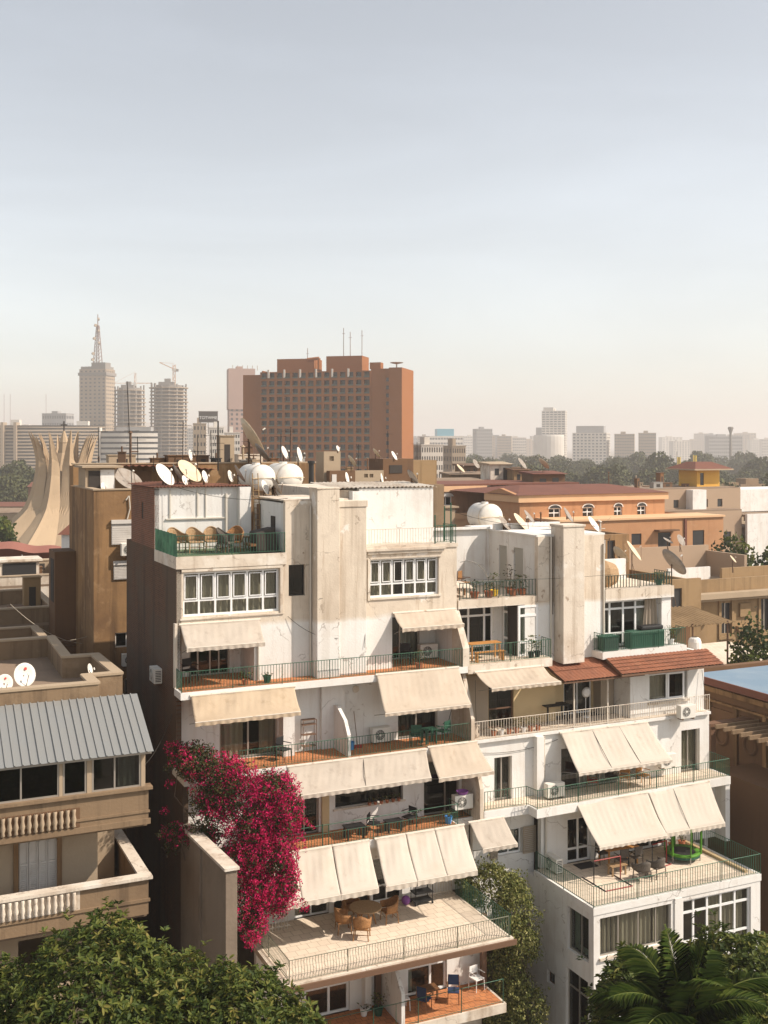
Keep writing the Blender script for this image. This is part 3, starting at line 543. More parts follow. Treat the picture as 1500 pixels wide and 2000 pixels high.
part('floor_tiles', MB().box(DU0 + .12, DU1 - .12, DV + .1, -1.76, RD, RD + .012), 'tile_cream', RB)
part('terrace_kerb', MB().box(DU1 - .55, DU1 - .40, DV + .3, -1.8, RD + .012, RD + .12), 'plaster_yellow', RB)
# block under the terrace
b = MB(); wall(b, DU0, DU1, 0, RD - .28, DV, .22, [(14.95, 18.35, 10.35, 11.85), (18.95, 22.45, 9.4, 11.85), (14.95, 18.35, 6.6, 9.3), (18.95, 22.45, 6.6, 9.1)]); part('facade_wall', b, 'plaster_white', RB)
b = MB(); wall(b, DV + .221, -1.2, 0, RD - .28, DU0, .22, [(-5.65, -4.2, 10.05, 11.75), (-5.6, -4.1, 6.9, 9.3), (-3.3, -2.75, 8.1, 8.6)], 'v'); part('facade_wall', b, 'plaster_clean', RB)
b = MB(); wall(b, DV + .221, 4, 0, RD - .28, DU1 - .22, .22, [], 'v'); part('side_wall', b, 'plaster_clean', RB)
window(RB, (14.95, DV + .1, 10.35), 3.4, 1.5, (0, .27, .55, .8, 1), fw=.05, fm='frame_alu', curtain=[(0, .26), (.28, .78), (.80, 1)], cm='curtain_beige')
window(RB, (18.95, DV + .1, 9.4), 3.5, 2.45, (0, .17, .37, .57, .78, 1), (0, .3, .78, 1), fw=.09, curtain=[(.4, .95)], cm='curtain_beige')
window(RB, (14.95, DV + .1, 6.6), 3.4, 2.7, (0, .3, .6, 1), (0, .75, 1), fw=.07); window(RB, (18.95, DV + .1, 6.6), 3.5, 2.5, (0, .3, .6, 1), (0, .75, 1), fw=.07)
window(RB, (DU0 + .12, -4.2, 10.05), 1.45, 1.7, (0, .55, 1), fw=.05, fm='frame_alu', rz=-math.pi / 2, curtain=[(0, .9)], cm='curtain_green')
window(RB, (DU0 + .12, -4.1, 6.9), 1.5, 2.4, (0, .5, 1), (0, .7, 1), fw=.06, fm='frame_alu', rz=-math.pi / 2, glass='glass_dark')
window(RB, (DU0 + .12, -2.75, 8.1), .55, .5, fw=.03, fm='frame_brown', rz=-math.pi / 2, glass='glass_dark')
part('pilaster', MB().box(18.5, 18.85, DV - .05, DV, 6.0, RD - .28), 'plaster_white', RB)
part('window_sill', MB().box(14.9, 18.4, DV - .1, DV, 10.25, 10.34), 'plaster_old', RB)
part('window_sill', MB().box(14.9, 18.4, DV - .1, DV, 9.3, 9.36), 'plaster_old', RB)
# shell
b = MB(); wall(b, 4.2, 9, 0, 26, 12.1, .2, [], 'v'); wall(b, -1.1, 9, 0, RBz - .13, 24.2, .2, [], 'v'); wall(b, .3, 6, RBz - .1, 23.4, 23.0, .2, [], 'v'); part('side_wall', b, 'plaster_clean', RB)
b = MB(); b.box(12.4, 22.8, 4.5, 9, 0, 23.2); b.box(15.2, 24.1, .3, 4.4, 0, 14.8); b.box(14.9, 22.6, -1.6, 0, 0, 11.9); b.box(12.2, 24.1, 1.9, 4.4, 15.3, 17.4); b.box(12.2, 22.8, 2.6, 4.4, 18, 23.1); b.box(16.2, 19.3, .3, 6, 21, 25.9); part('core', b, 'concrete', RB)
b = MB(); b.box(12.1, 24.1, -.8, 2.5, RBz - .3, RBz - .13); b.box(12.1, 24.1, -1.4, 2.5, RC - .34, RC - .02); b.box(12.1, 22.8, .41, 2.5, RA - .35, RA - .02); part('floor_slab', b, 'concrete', RB)
railing(RB, [(12.1, .02), (15.85, .02)], 23.46, .72, 'rail_dark', .16, r=.02)
railing(RB, [(19.5, -.06), (23.2, -.06), (23.2, 1.2)], 23.52, .62, 'rail_dark', .16, r=.02)
railing(RB, [(12.1, -.8), (16.1, -.8), (16.1, -.1)], RA, .8, 'rail_green', .12)
railing(RB, [(18.85, -.1), (18.85, -.75), (23.4, -.75), (23.4, -.1)], RA, .8, 'rail_green', .12)
railing(RB, [(12.1, -1.24), (16.2, -1.24), (21.0, -1.24), (24.38, -1.24)], RBz, .76, 'rail_white', .125)
railing(RB, [(12.1, -2.1), (14.05, -2.15), (14.15, -2.8), (24.45, -2.45), (24.45, -1.2)], RC, .78, 'rail_green', .125)
railing(RB, [(DU0, -1.9), (DU0, DV), (DU1, DV), (DU1, -1.8)], RD, .82, 'rail_green', .125)
# ================================================================ surrounding buildings in the street grid
mat('beige_render', (.235, .16, .095), .92, [((.16, .105, .062), .5, .48, .72, .6), ((.10, .066, .04), (2.2, 2.2, .12), .52, .68, .6), ((.31, .225, .14), .9, .56, .68, .5)], .3, 10)
mat('beige_wall', (.39, .30, .205), .9, [((.27, .20, .135), .4, .5, .75, .5)], .2, 12)
mat('roof_dust', (.25, .18, .125), .95, [((.15, .105, .07), .35, .45, .7, .6), ((.34, .26, .19), 1.2, .6, .75, .5)], .3, 6)
mat('brown_render', (.30, .175, .08), .92, [((.15, .085, .045), .32, .44, .68, .8), ((.085, .05, .028), (1.6, 1.6, .09), .50, .66, .7), ((.40, .26, .14), 1.2, .56, .68, .55), ((.07, .045, .03), (5, 5, .3), .62, .72, .5)], .35, 6)
mat('brown_dark', (.16, .088, .046), .92, [((.12, .07, .04), .3, .46, .7, .7), ((.09, .055, .035), (1.6, 1.6, .12), .55, .78, .6)], .35, 6)
mat('roof_metal', (.275, .275, .262), .45, [((.26, .27, .27), 1.0, .45, .75, .6), ((.30, .25, .2), (6, 6, .6), .64, .8, .4)], metal=.35)
mat('shutter_white', (.62, .58, .53), .7, [((.42, .37, .31), 1.5, .5, .8, .5)])
mat('terracotta_wall', (.46, .24, .12), .9, [((.35, .17, .08), .3, .46, .68, .6), ((.28, .13, .06), (1.6, 1.6, .12), .54, .74, .55), ((.52, .32, .18), 1.2, .58, .68, .4)], .15, 8)
mat('terracotta_trim', (.66, .42, .24), .9, [((.5, .3, .17), .4, .5, .75, .4)])
mat('roof_red', (.165, .065, .042), .85, [((.12, .05, .035), .5, .45, .7, .6)])
mat('pink_beige', (.38, .275, .19), .9, [((.34, .24, .165), .25, .48, .72, .5)], .15, 8)
mat('ochre_wall', (.31, .205, .105), .9, [((.20, .125, .06), .3, .46, .66, .65), ((.14, .09, .045), (1.8, 1.8, .12), .52, .7, .55)], .2, 8)
mat('yellow_wall', (.68, .38, .07), .9, [((.55, .28, .05), .4, .5, .75, .5)])
mat('window_dark', (.035, .035, .036), .25, spec=.5)
mat('blue_sheet', (.17, .245, .32), .7, [((.26, .32, .37), .5, .45, .7, .6)])
mat('sandstone', (.43, .315, .20), .9, [((.31, .22, .14), .12, .46, .7, .5)], .1, 4)
mat('red_cloth', (.27, .11, .08), .9)

# ---------------- beige building with metal roof
LF = thing('apartment_building', 'beige building with grey ribbed metal roof over a glazed veranda', 'building', Wd(0, 0), ANG)
ur, vf = -2.0, -4.14
b = MB(); b.box(-16, ur, vf, vf + .22, 17.34, 18.5); b.box(ur - .22, ur, vf + .22, 2.0, 17.34, 18.5); part('veranda_parapet', b, 'beige_render', LF)
b = MB(); b.box(-16, ur + .12, vf - .12, vf + .3, 18.5, 18.6); b.box(-16, ur + .04, vf - .04, vf, 17.72, 17.80); b.box(-16, ur + .06, vf - .06, vf, 17.34, 17.52); part('cornice', b, 'beige_render', LF)
b = MB(); b.box(-16, ur, vf, vf + .22, 14.3, 15.5); b.box(ur - .22, ur, vf + .221, 2.0, 14.3, 15.5); part('balcony_parapet', b, 'beige_render', LF)
b = MB(); b.box(-16, ur + .12, vf - .12, vf + .3, 15.5, 15.6); b.box(ur - .3, ur + .1, vf + .3, 2.0, 15.5, 15.6); part('parapet_coping', b, 'plaster_old', LF)
b = MB(); b.box(-16, ur + .05, vf - .05, vf, 14.74, 14.84); part('cornice', b, 'beige_render', LF)
b = MB(); b.box(-16, ur, vf + .22, 2.0, 14.15, 14.3); part('balcony_floor', b, 'roof_dust', LF)
b = MB(); b.box(-16, ur, vf + .22, 2.0, 17.2, 17.34); part('veranda_floor', b, 'beige_render', LF)
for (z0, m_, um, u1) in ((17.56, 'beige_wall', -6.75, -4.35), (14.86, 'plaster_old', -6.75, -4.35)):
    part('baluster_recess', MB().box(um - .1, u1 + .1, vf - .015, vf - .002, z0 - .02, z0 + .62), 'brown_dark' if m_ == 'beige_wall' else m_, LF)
    for k in range(12):
        u = um + (u1 - um) * (k + .5) / 12; part('baluster', MB().lathe([(.03, 0), (.07, .03), (.05, .12), (.085, .25), (.05, .42), (.07, .56), (.05, .6)], 8, (u, vf - .06, z0)), m_, LF, smooth=True)
b = MB(); wall(b, -16, -3.4, 14.3, 17.2, -2.6, .25, [(-6.0, -4.75, 14.3, 16.75)]); b.box(-3.65, -3.4, -2.349, 3.0, 14.3, 17.2); part('facade_wall', b, 'beige_wall', LF)
o = part('shutter_door', MB().box(-6.0, -4.75, -2.5, -2.44, 14.3, 16.75), 'shutter_white', LF)
for k in range(4):
    x0 = -5.96 + k * .31
    f_ = MB(); f_.box(x0, x0 + .035, -2.56, -2.5, 14.35, 16.7); f_.box(x0 + .245, x0 + .28, -2.56, -2.5, 14.35, 16.7); f_.box(x0 + .036, x0 + .244, -2.555, -2.5, 15.95, 16.02)
    for j in range(24): f_.box(x0 + .036, x0 + .244, -2.54, -2.5, 14.4 + j * .065, 14.435 + j * .065)
    part('shutter_leaf', f_, 'shutter_white', o)
part('door_surround', MB().box(-6.15, -6.0, -2.68, -2.6, 14.3, 16.85).box(-4.75, -4.6, -2.68, -2.6, 14.3, 16.85).box(-6.15, -4.6, -2.68, -2.6, 16.85, 16.95), 'brown_render', LF)
# glazed veranda
for (a, w_, xs) in ((-10.9, 2.3, (0, .5, 1)), (-8.5, 3.6, (0, .34, .67, 1)), (-4.78, .75, (0, 1)), (-3.85, 1.6, (0, .46, 1))):
    window(LF, (a, vf + .05, 18.6), w_, 1.15, xs, (0, 1), fw=.055, fm='frame_alu', glass='glass_dark', interior=1.6, curtain=[(.1, .3)] if w_ > 2 else ([(.55, .9)] if w_ > 1 else None))
for (a_, c_) in ((-4.9, -4.79), (-4.02, -3.86), (-2.24, -2.1)): part('corner_post', MB().box(a_, c_, vf + .03, vf + .15, 18.6, 19.8), 'beige_wall', LF)
b = MB(); b.box(-2.24, -2.14, vf + .16, -1.9, 18.6, 19.9); part('veranda_side', b, 'beige_wall', LF)
E0, E1 = (vf - .32, 19.82), (-1.88, 21.22)
b = MB(); b.hexa([(-16, E0[0] + .1, E0[1] - .09), (-1.95, E0[0] + .1, E0[1] - .09), (-1.95, E1[0], E1[1] - .05), (-16, E1[0], E1[1] - .05)], [(-16, E0[0] + .1, E0[1] - .03), (-1.95, E0[0] + .1, E0[1] - .03), (-1.95, E1[0], E1[1] - .01), (-16, E1[0], E1[1] - .01)])
rf = part('roof_deck', b, 'frame_alu', LF)
pit = .262; ln = math.hypot(E1[0] - E0[0], E1[1] - E0[1]); sl = math.atan2(E1[1] - E0[1], E1[0] - E0[0])
pm = MB(); pm.prism([(0, 0), (.012, .05), (.045, .05), (.06, .008), (pit, .008), (pit, 0)], 'y', 0, ln); pm = pm.mesh('roof_panel')
for k in range(53):
    put('roof_panel', pm, 'roof_metal', rf, (-1.90 - pit * (k + 1), E0[0] + random.uniform(-.012, .012), E0[1]), rot=(sl, 0, random.uniform(-.002, .002)))
# flat roof with parapets
b = MB(); b.prism([(-16, -1.7), (-3.37, -1.7), (-3.4, -.4), (-2.3, -.4), (-2.4, 3.5), (-3.5, 3.6), (-3.4, 8.4), (-16, 8.4)], 'z', 20.6, 20.9); part('roof_floor', b, 'roof_dust', LF)
def parapet(par, pts, z0, z1, t, m, mc):
    for i in range(len(pts) - 1):
        p, q = Vector(pts[i]), Vector(pts[i + 1]); d = (q - p).normalized(); n = Vector((-d.y, d.x)) * t / 2; e = d * (t / 2 - .004)
        a = [p + n - e, q + n + e, q - n + e, p - n - e]; zz = i * .003
        part('parapet', MB().hexa([(x.x, x.y, z0) for x in a], [(x.x, x.y, z1 - .08 + zz) for x in a]), m, par)
        n *= 1.25; a = [p + n - e, q + n + e, q - n + e, p - n - e]
        part('parapet_coping', MB().hexa([(x.x, x.y, z1 - .08 + zz) for x in a], [(x.x, x.y, z1 + zz) for x in a]), mc, par)
parapet(LF, [(-16, -1.7), (-3.37, -1.7), (-3.4, -.4), (-2.3, -.4), (-2.4, 3.5), (-3.5, 3.6), (-3.4, 8.4), (-16, 8.4)], 20.9, 21.75, .32, 'beige_render', 'beige_wall')
b = MB(); wall(b, -16, -3.4, 0, 14.15, -2.6, .3, [(-6, -4.8, 11.5, 13.5)]); b.box(-3.6, -3.4, -2.3, 8.5, 0, 20.6); b.box(-16, -3.7, 2.2, 8.4, 0, 20.6); b.box(-3.4, -2.4, -.4, 3.5, 0, 20.6); b.box(-16, -2.2, vf + 1.8, -1.9, 17.35, 20.55)
part('facade_wall', b, 'beige_wall', LF)
part('chimney_stack', MB().box(-4.6, -3.8, .6, 1.2, 20.9, 21.0), 'brown_render', LF)

# ---------------- flat-roofed houses behind it
def flathouse(label, u0, u1, v0, v1, z, m='beige_render', ph=.9, fm='roof_dust', name='house', wins=()):
    t = thing(name, label, 'house', Wd(0, 0), ANG)
    b = MB(); wall(b, u0, u1, 0, z, v0, .3, wins); b.box(u0, u0 + .3, v0 + .301, v1, 0, z); b.box(u1 - .3, u1, v0 + .301, v1, 0, z); b.box(u0 + .31, u1 - .31, v1 - .3, v1, 0, z); part('wall', b, m, t)
    part('roof_floor', MB().box(u0, u1, v0, v1, z, z + .15), fm, t)
    if ph: parapet(t, [(u0 + .15, v0 + .15), (u1 - .15, v0 + .15), (u1 - .15, v1 - .15), (u0 + .15, v1 - .15), (u0 + .15, v0 + .3)], z + .15, z + ph, .3, m, 'beige_wall')
    for h in wins: part('window', MB().box(h[0], h[1], v0 + .18, v0 + .22, h[2], h[3]), 'window_dark', t)
    return t
flathouse('low brown flat-roofed house in shade between the beige roof and the tall brown block', -16, -3.0, 10.5, 16.0, 20.2)
t = flathouse('small brown house with an open sunken roof court', -9, -1.6, 19, 27, 20.6, ph=1.0)
part('shade_roof', MB().hexa([(-2.9, 17.0, 19.9), (-.2, 17.0, 19.7), (-.2, 19.2, 19.9), (-2.9, 19.2, 20.0)], [(-2.9, 17.0, 19.96), (-.2, 17.0, 19.76), (-.2, 19.2, 19.96), (-2.9, 19.2, 20.06)]), 'roof_dust', t)
t = flathouse('low pale rendered house below the red canopy', -14, 1.5, 34, 44, 20.8, 'plaster_old', .8, wins=[(-3, -1.5, 18, 19.6)])
part('roof_hut', MB().box(-2.6, 0, 38, 40, 20.95, 22.1).box(-2.8, .2, 37.8, 40.2, 22.1, 22.25), 'plaster_old', t); part('hut_window', MB().box(-2.4, -.2, 37.96, 37.99, 21.2, 22.0), 'window_dark', t)
t = thing('canopy', 'faded red fabric canopy spread below the lotus-shaped church', 'canopy', at(30, 1082, 118), .2)
part('fabric', MB().grid(lambda s, q: (-13 + 19 * s, -3 + 6 * q, 1.1 * (1 - abs(s * 2 - 1)) + .5 * (1 - abs(q * 2 - 1)) + .12 * math.sin(s * 30)), 40, 8), 'red_cloth', t, smooth=True)
for x in (-9, -4, 1, 5): part('pole', MB().tube((x, -2.8, -19), (x, -2.8, .2), .08), 'rail_white', t)
part('curtain', MB().box(-9, 5.5, 2.2, 2.3, -3, .4), 'red_cloth', t)

# ---------------- tall brown block with white shutters
BT = thing('apartment_building', 'tall brown weathered building with white roller shutters on a blank wall', 'building', Wd(0, 0), ANG)
b = MB(); wall(b, -.94, 7, 0, 27.88, 12, .3, [(-.12, 1.1, 25.3, 26.45), (-.02, 1.1, 23.65, 24.5), (.06, 1.2, 20.4, 21.1), (.5, 1.2, 18.0, 18.9)]); part('front_wall', b, 'brown_render', BT)
b = MB(); wall(b, 12.301, 19.0, 0, 27.88, -.94, .3, [], 'v'); part('side_wall', b, 'brown_render', BT)
b = MB(); b.box(-.6, 7, 12.5, 17.6, 27.5, 27.75); part('roof_floor', b, 'roof_dust', BT)
b = MB(); b.box(-.98, 7, 11.96, 12.3, 27.88, 27.95); b.box(-.98, -.6, 12.3, 17.6, 27.88, 27.95); part('coping', b, 'beige_wall', BT)
for (a, z0, z1) in ((-.12, 25.3, 26.45), (-.02, 23.65, 24.5)):
    o = part('roller_shutter', MB().box(a, 1.1, 11.92, 12.0, z0, z1), 'shutter_white', BT)
    part('shutter_box', MB().box(a - .02, 1.12, 11.84, 11.99, z1 - .16, z1 + .02), 'shutter_white', o)
    for k in range(9): part('slat', MB().box(a + .02, 1.08, 11.905, 11.92, z0 + .04 + k * (z1 - z0 - .2) / 9, z0 + .03 + (k + .8) * (z1 - z0 - .2) / 9), 'shutter_white', o)
window(BT, (.06, 12.1, 20.4), 1.1, .7, (0, .5, 1), fm='shutter_white', fw=.06)
window(BT, (.5, 12.1, 18.0), .7, .9, (0, .5, 1), fm='shutter_white', fw=.06)
b = MB(); b.path([(.55, 11.93, 27.4), (.7, 11.93, 27.6), (.75, 11.93, 27.0), (.62, 11.93, 26.5)], .03); part('drain_pipe', b, 'pvc_pipe', BT)
b = MB(); b.box(-2.0, -.95, 17.0, 19.0, 0, 24.6); part('rear_wing', b, 'brown_dark', BT); part('window', MB().box(-2.02, -1.99, 17.3, 18.3, 22.0, 24.2), 'interior_dark', BT)
b = MB(); b.box(-.9, .55, 14.5, 16.5, 27.75, 28.9); b.box(-1.1, .9, 14.2, 16.7, 28.9, 29.0); part('roof_hut', b, 'beige_wall', BT)
b = MB(); b.box(-.75, -.2, 14.46, 14.5, 27.8, 28.75); part('hut_door', b, 'interior_dark', BT); b = MB(); b.box(-.18, .5, 14.44, 14.5, 27.76, 28.8); part('hut_panel', b, 'plaster_clean', BT)
# flat wide block behind with tan penthouse wall
B2 = thing('apartment_building', 'ochre stained roof walls crowded with dishes behind the white buildings', 'building', Wd(0, 0), ANG)
b = MB(); b.box(-.6, 13.3, 20, 20.3, 0, 28.98); b.box(-.6, -.3, 20.301, 21.3, 0, 28.9); b.box(9.3, 12.9, 19.6, 19.99, 25, 28.98); part('wall', b, 'brown_render', B2)
part('roof_floor', MB().box(2, 13.3, 20.3, 28, 28.4, 28.6), 'roof_dust', B2)
part('coping', MB().box(-.65, 13.35, 19.95, 20.35, 28.98, 29.05), 'beige_wall', B2)
b = MB(); b.grid(lambda s, q: (1.9 + 5.2 * s, 18.9 + 1.3 * q, 28.9 - .25 * s * s + .03 * math.sin(s * 90)), 90, 2); part('shade_sheet', b, 'roof_brown', B2, smooth=True)
b = MB(); b.box(2.0, 3.6, 19.9, 19.98, 27.9, 28.6); b.box(4.2, 4.9, 19.9, 19.98, 27.7, 28.7); part('patch', b, 'brown_dark', B2)
# further roofs
B3 = thing('house', 'tan roof rooms with small windows in front of the red hotel', 'house', Wd(0, 0), ANG)
b = MB(); b.box(16, 35, 45, 60, 0, 26.6); part('wall', b, 'beige_render', B3)
b = MB(); wall(b, 23.8, 25.3, 26.6, 29.5, 45.2, .2, [(24.3, 24.7, 28.7, 29.1)]); b.box(23.8, 25.3, 45.41, 47, 26.6, 29.45); part('stair_tower', b, 'beige_wall', B3)
b = MB(); b.box(24.0, 26.3, 44.4, 45.1, 26.6, 27.9); part('roof_room', b, 'brown_dark', B3); b = MB(); b.box(24.2, 24.6, 44.36, 44.4, 26.65, 27.6); part('door', b, 'shutter_white', B3)
b = MB(); wall(b, 26.3, 29.0, 26.6, 27.9, 44.6, .2, [(27.2, 27.55, 27.3, 27.6), (27.7, 28.05, 27.3, 27.6)]); b.box(26.3, 29, 44.81, 46, 26.6, 27.85); part('roof_room', b, 'beige_wall', B3)
b = MB(); b.box(29.6, 32.5, 46, 49, 26.6, 28.85); part('roof_room', b, 'brown_dark', B3); b = MB(); b.box(30.2, 31.4, 45.95, 46, 27.6, 28.3); part('window', b, 'interior_dark', B3); b = MB(); b.box(32.5, 35.0, 46.4, 49, 26.6, 28.7); part('roof_room', b, 'ochre_wall', B3)
b = MB(); b.box(20.5, 22.3, 45.5, 47, 26.6, 28.4); part('roof_room', b, 'ochre_wall', B3)

# ---------------- terracotta building
TB = thing('villa', 'terracotta orange building with arched white windows and red hipped roof', 'villa', Wd(0, 0), ANG)
tu0, tu1, tv = 51.9, 71.0, 60.0
wins = [(56.3, 1.5), (60.6, 1.4), (64.6, 1.1), (67.8, 1.2)]
b = MB(); wall(b, tu0, tu1, 0, 24.6, tv, .4, [(u - w_ / 2, u + w_ / 2, 21.9, 23.25) for u, w_ in wins]); b.box(tu0, tu0 + .4, tv + .4, tv + 7.2, 0, 24.6); b.box(tu1 - .4, tu1, tv + .4, tv + 16, 0, 24.6); part('wall', b, 'terracotta_wall', TB)
b = MB(); b.box(tu0 - .3, tu1 + .3, tv - .3, tv, 23.95, 24.7); b.box(tu0 - .3, tu0, tv, tv + 7, 23.95, 24.7); part('cornice', b, 'terracotta_trim', TB)
b = MB(); b.hexa([(tu0 - .5, tv - .5, 24.72), (tu1 + .5, tv - .5, 24.72), (tu1 + .5, tv + 16, 24.72), (tu0 - .5, tv + 16, 24.72)], [(tu0 + 4, tv + 6.5, 25.5), (tu1 - 3, tv + 6.5, 25.5), (tu1 - 3, tv + 7.5, 25.5), (tu0 + 4, tv + 7.5, 25.5)]); part('roof', b, 'roof_red', TB)
part('gable', MB().prism([(tv + .1, 24.7), (tv + 7, 24.7), (tv + 3.6, 25.35)], 'x', tu0 - .25, tu0 + .2), 'terracotta_wall', TB)
for u, w_ in wins + [(51.9, 0)]:
    if not w_: continue
    o = window(TB, (u - w_ / 2, tv + .15, 21.9), w_, 1.35, (0, .5, 1), (0, .62, 1), fw=.1, glass='glass_dark')
    b = MB(); n = 10; pts = []
    for k in range(n + 1):
        a = math.pi * k / n; pts.append((u + (w_ / 2 + .11) * math.cos(a), 23.2 + .47 * math.sin(a)))
    for k in range(n, -1, -1):
        a = math.pi * k / n; pts.append((u + w_ / 2 * math.cos(a), 23.2 + .38 * math.sin(a)))
    part('arch', MB().prism(pts, 'y', tv - .08, tv - .005), 'plaster_clean', TB)
    pts = [(u + w_ / 2 * math.cos(math.pi * k / n), 23.25 + .36 * math.sin(math.pi * k / n)) for k in range(n + 1)]; part('fanlight', MB().prism(pts, 'y', tv - .03, tv - .006), 'window_dark', TB)
# lower storey stepping forward
b = MB(); wall(b, tu0 + 2, 75.5, 0, 22.1, tv - 4.5, .3, [(60.0, 61.6, 18.8, 20.5), (63, 64.3, 19.4, 20.6), (66.5, 68.2, 18.6, 20.6), (71.2, 72.8, 19.0, 20.7)]); b.box(tu0 + 2, tu0 + 2.3, tv - 4.2, tv, 0, 22.1); b.box(75.2, 75.5, tv - 4.2, tv + 10, 0, 22.1); part('wall', b, 'terracotta_wall', TB)
b = MB(); b.box(tu0 + 1.9, 75.6, tv - 4.7, tv, 22.1, 22.3); part('terrace_slab', b, 'terracotta_trim', TB)
for (a, c, z0, z1) in ((60.0, 61.6, 18.8, 20.5), (63, 64.3, 19.4, 20.6), (66.5, 68.2, 18.6, 20.6), (71.2, 72.8, 19.0, 20.7)): part('window', MB().box(a, c, tv - 4.4, tv - 4.3, z0, z1), 'window_dark', TB)
part('door_hood', MB().box(66, 68.7, tv - 5.4, tv - 4.5, 20.8, 20.95), 'brown_dark', TB); part('downpipe', MB().box(70.0, 70.3, tv - 4.65, tv - 4.5, 17, 22), 'roof_red', TB)
# rear wing
b = MB(); wall(b, 47, 56.3, 0, 25.0, 75, .4, [(50.3, 51.8, 22.9, 24.0)]); b.box(47, 47.4, 75.4, 85, 0, 25); part('wall', b, 'terracotta_wall', TB)
b = MB(); b.box(46.8, 56.4, 74.7, 75, 24.55, 25.2); part('cornice', b, 'terracotta_trim', TB); b = MB(); b.box(46.8, 70, 75.3, 90, 25.2, 25.4); part('roof', b, 'roof_red', TB)
window(TB, (50.3, 75.2, 22.9), 1.5, 1.1, (0, .5, 1), (0, 1), fw=.1, glass='glass_dark'); b = MB(); b.prism([(51.05 + .95 * math.cos(math.pi * k / 10), 24.0 + .45 * math.sin(math.pi * k / 10)) for k in range(11)], 'y', 74.9, 74.99); part('arch', b, 'plaster_clean', TB)
b = MB(); b.box(44, 60, 70.5, 74.5, 0, 21.6); b.box(44, 60, 70.3, 70.6, 21.6, 22.3); part('wall', b, 'terracotta_trim', TB)
b = MB(); b.box(46.5, 49, 69, 70.2, 21.0, 23.0); b.box(46.2, 49.4, 68.8, 70.4, 23.0, 23.2); part('porch', b, 'beige_wall', TB)
# ---------------- pale blocks at the right
BB = thing('apartment_building', 'pinkish beige block with small dark windows beside the orange villa', 'building', Wd(0, 0), ANG)
W1 = [(91 + k * 2.6, 91.9 + k * 2.6, 21.3, 22.4) for k in range(4)]; W2 = [(88.2, 89.2, 16.6, 18), (91.2, 92.2, 16.2, 18.0), (94.2, 95.4, 16.4, 18.2), (97.3, 98.6, 16.0, 18.0), (86, 86.8, 18.6, 19.8)]
b = MB(); wall(b, 84.5, 100.5, 0, 20.9, 80, .4, W2); b.box(84.5, 84.9, 80.4, 95, 0, 20.9); part('wall', b, 'pink_beige', BB)
b = MB(); wall(b, 86, 103, 20.9, 23.9, 83, .4, W1); b.box(86, 86.4, 83.4, 95, 20.9, 23.9); part('wall', b, 'pink_beige', BB)
part('roof_floor', MB().box(84.5, 100.5, 80, 83, 20.9, 21.1).box(86, 103, 83, 95, 23.9, 24.0), 'roof_dust', BB)
for h in W1: part('window', MB().box(h[0], h[1], 83.15, 83.2, h[2], h[3]), 'window_dark', BB)
for h in W2: part('window', MB().box(h[0], h[1], 80.15, 80.2, h[2], h[3]), 'window_dark', BB)
part('wing', MB().box(93.2, 95.6, 81.6, 83, 20.9, 23.8), 'plaster_clean', BB)
t = thing('apartment_building', 'white cubic house with wide dark window behind the trees', 'building', Wd(0, 0), ANG)
b = MB(); wall(b, 100.6, 116, 0, 20.4, 79, .4, [(106, 112, 15.2, 18.0)]); b.box(103.4, 118, 84, 92, 20.4, 23.6); part('wall', b, 'plaster_clean', t); part('window', MB().box(106, 112, 79.2, 79.25, 15.2, 18.0), 'window_dark', t); part('roof_floor', MB().box(100.6, 118, 79.4, 95, 20.0, 20.3), 'roof_dust', t)
t = thing('house', 'small yellow roof pavilion under a wide red hipped roof', 'house', Wd(98.5, 87), ANG)
b = MB(); wall(b, 0, 4.2, 23.9, 26.4, 0, .3, [(.6, 1.3, 24.2, 26.0)]); b.box(0, .3, .3, 4, 23.9, 26.4); b.box(3.9, 4.2, .3, 4, 23.9, 26.4); part('wall', b, 'yellow_wall', t); part('door', MB().box(.6, 1.3, .1, .15, 24.2, 26), 'window_dark', t)
part('eaves', MB().box(-1.5, 5.7, -1.3, 5.3, 26.4, 26.6), 'beige_wall', t); part('roof', MB().hexa([(-1.4, -1.3, 26.6), (5.6, -1.3, 26.6), (5.6, 5.3, 26.6), (-1.4, 5.3, 26.6)], [(.6, 1, 27.6), (3.6, 1, 27.6), (3.6, 3, 27.6), (.6, 3, 27.6)]), 'roof_red', t)
# low roofs between
flathouse('low pale roof with stone walls scattered behind the beige block', 70, 84, 85, 97, 19.5, 'beige_wall', .6)
# ---------------- ornate ochre villa
VL = thing('villa', 'old ochre villa with fluted pilasters and deep stone cornice', 'villa', Wd(0, 0), ANG)
vv = 30.0
b = MB(); wall(b, 50, 62, 0, 17.6, vv, .4, [(52.6, 53.7, 14.6, 17.1), (56.8, 57.9, 14.6, 17.2), (57.2, 58.4, 11.6, 13.1)]); b.box(50, 50.4, vv + .4, vv + 12, 0, 17.6); part('wall', b, 'ochre_wall', VL)
b = MB(); b.box(49.3, 62.5, vv - .9, vv + 12, 17.62, 18.05); b.box(49.6, 62.3, vv - .4, vv, 17.35, 17.6); part('cornice', b, 'beige_wall', VL)
b = MB(); b.box(50, 62, vv, vv + .3, 18.06, 19.1); b.box(50, 50.3, vv + .301, vv + 12, 18.06, 19.1); b.box(50.3, 62, vv + 11.7, vv + 12, 18.06, 19.6); b.box(55.6, 62, vv + 3.2, vv + 3.5, 18.06, 19.5); part('parapet', b, 'ochre_wall', VL)
b = MB(); b.box(50.5, 55, vv + 4, vv + 4.2, 18.06, 19.6); part('roof_wall', b, 'plaster_clean', VL)
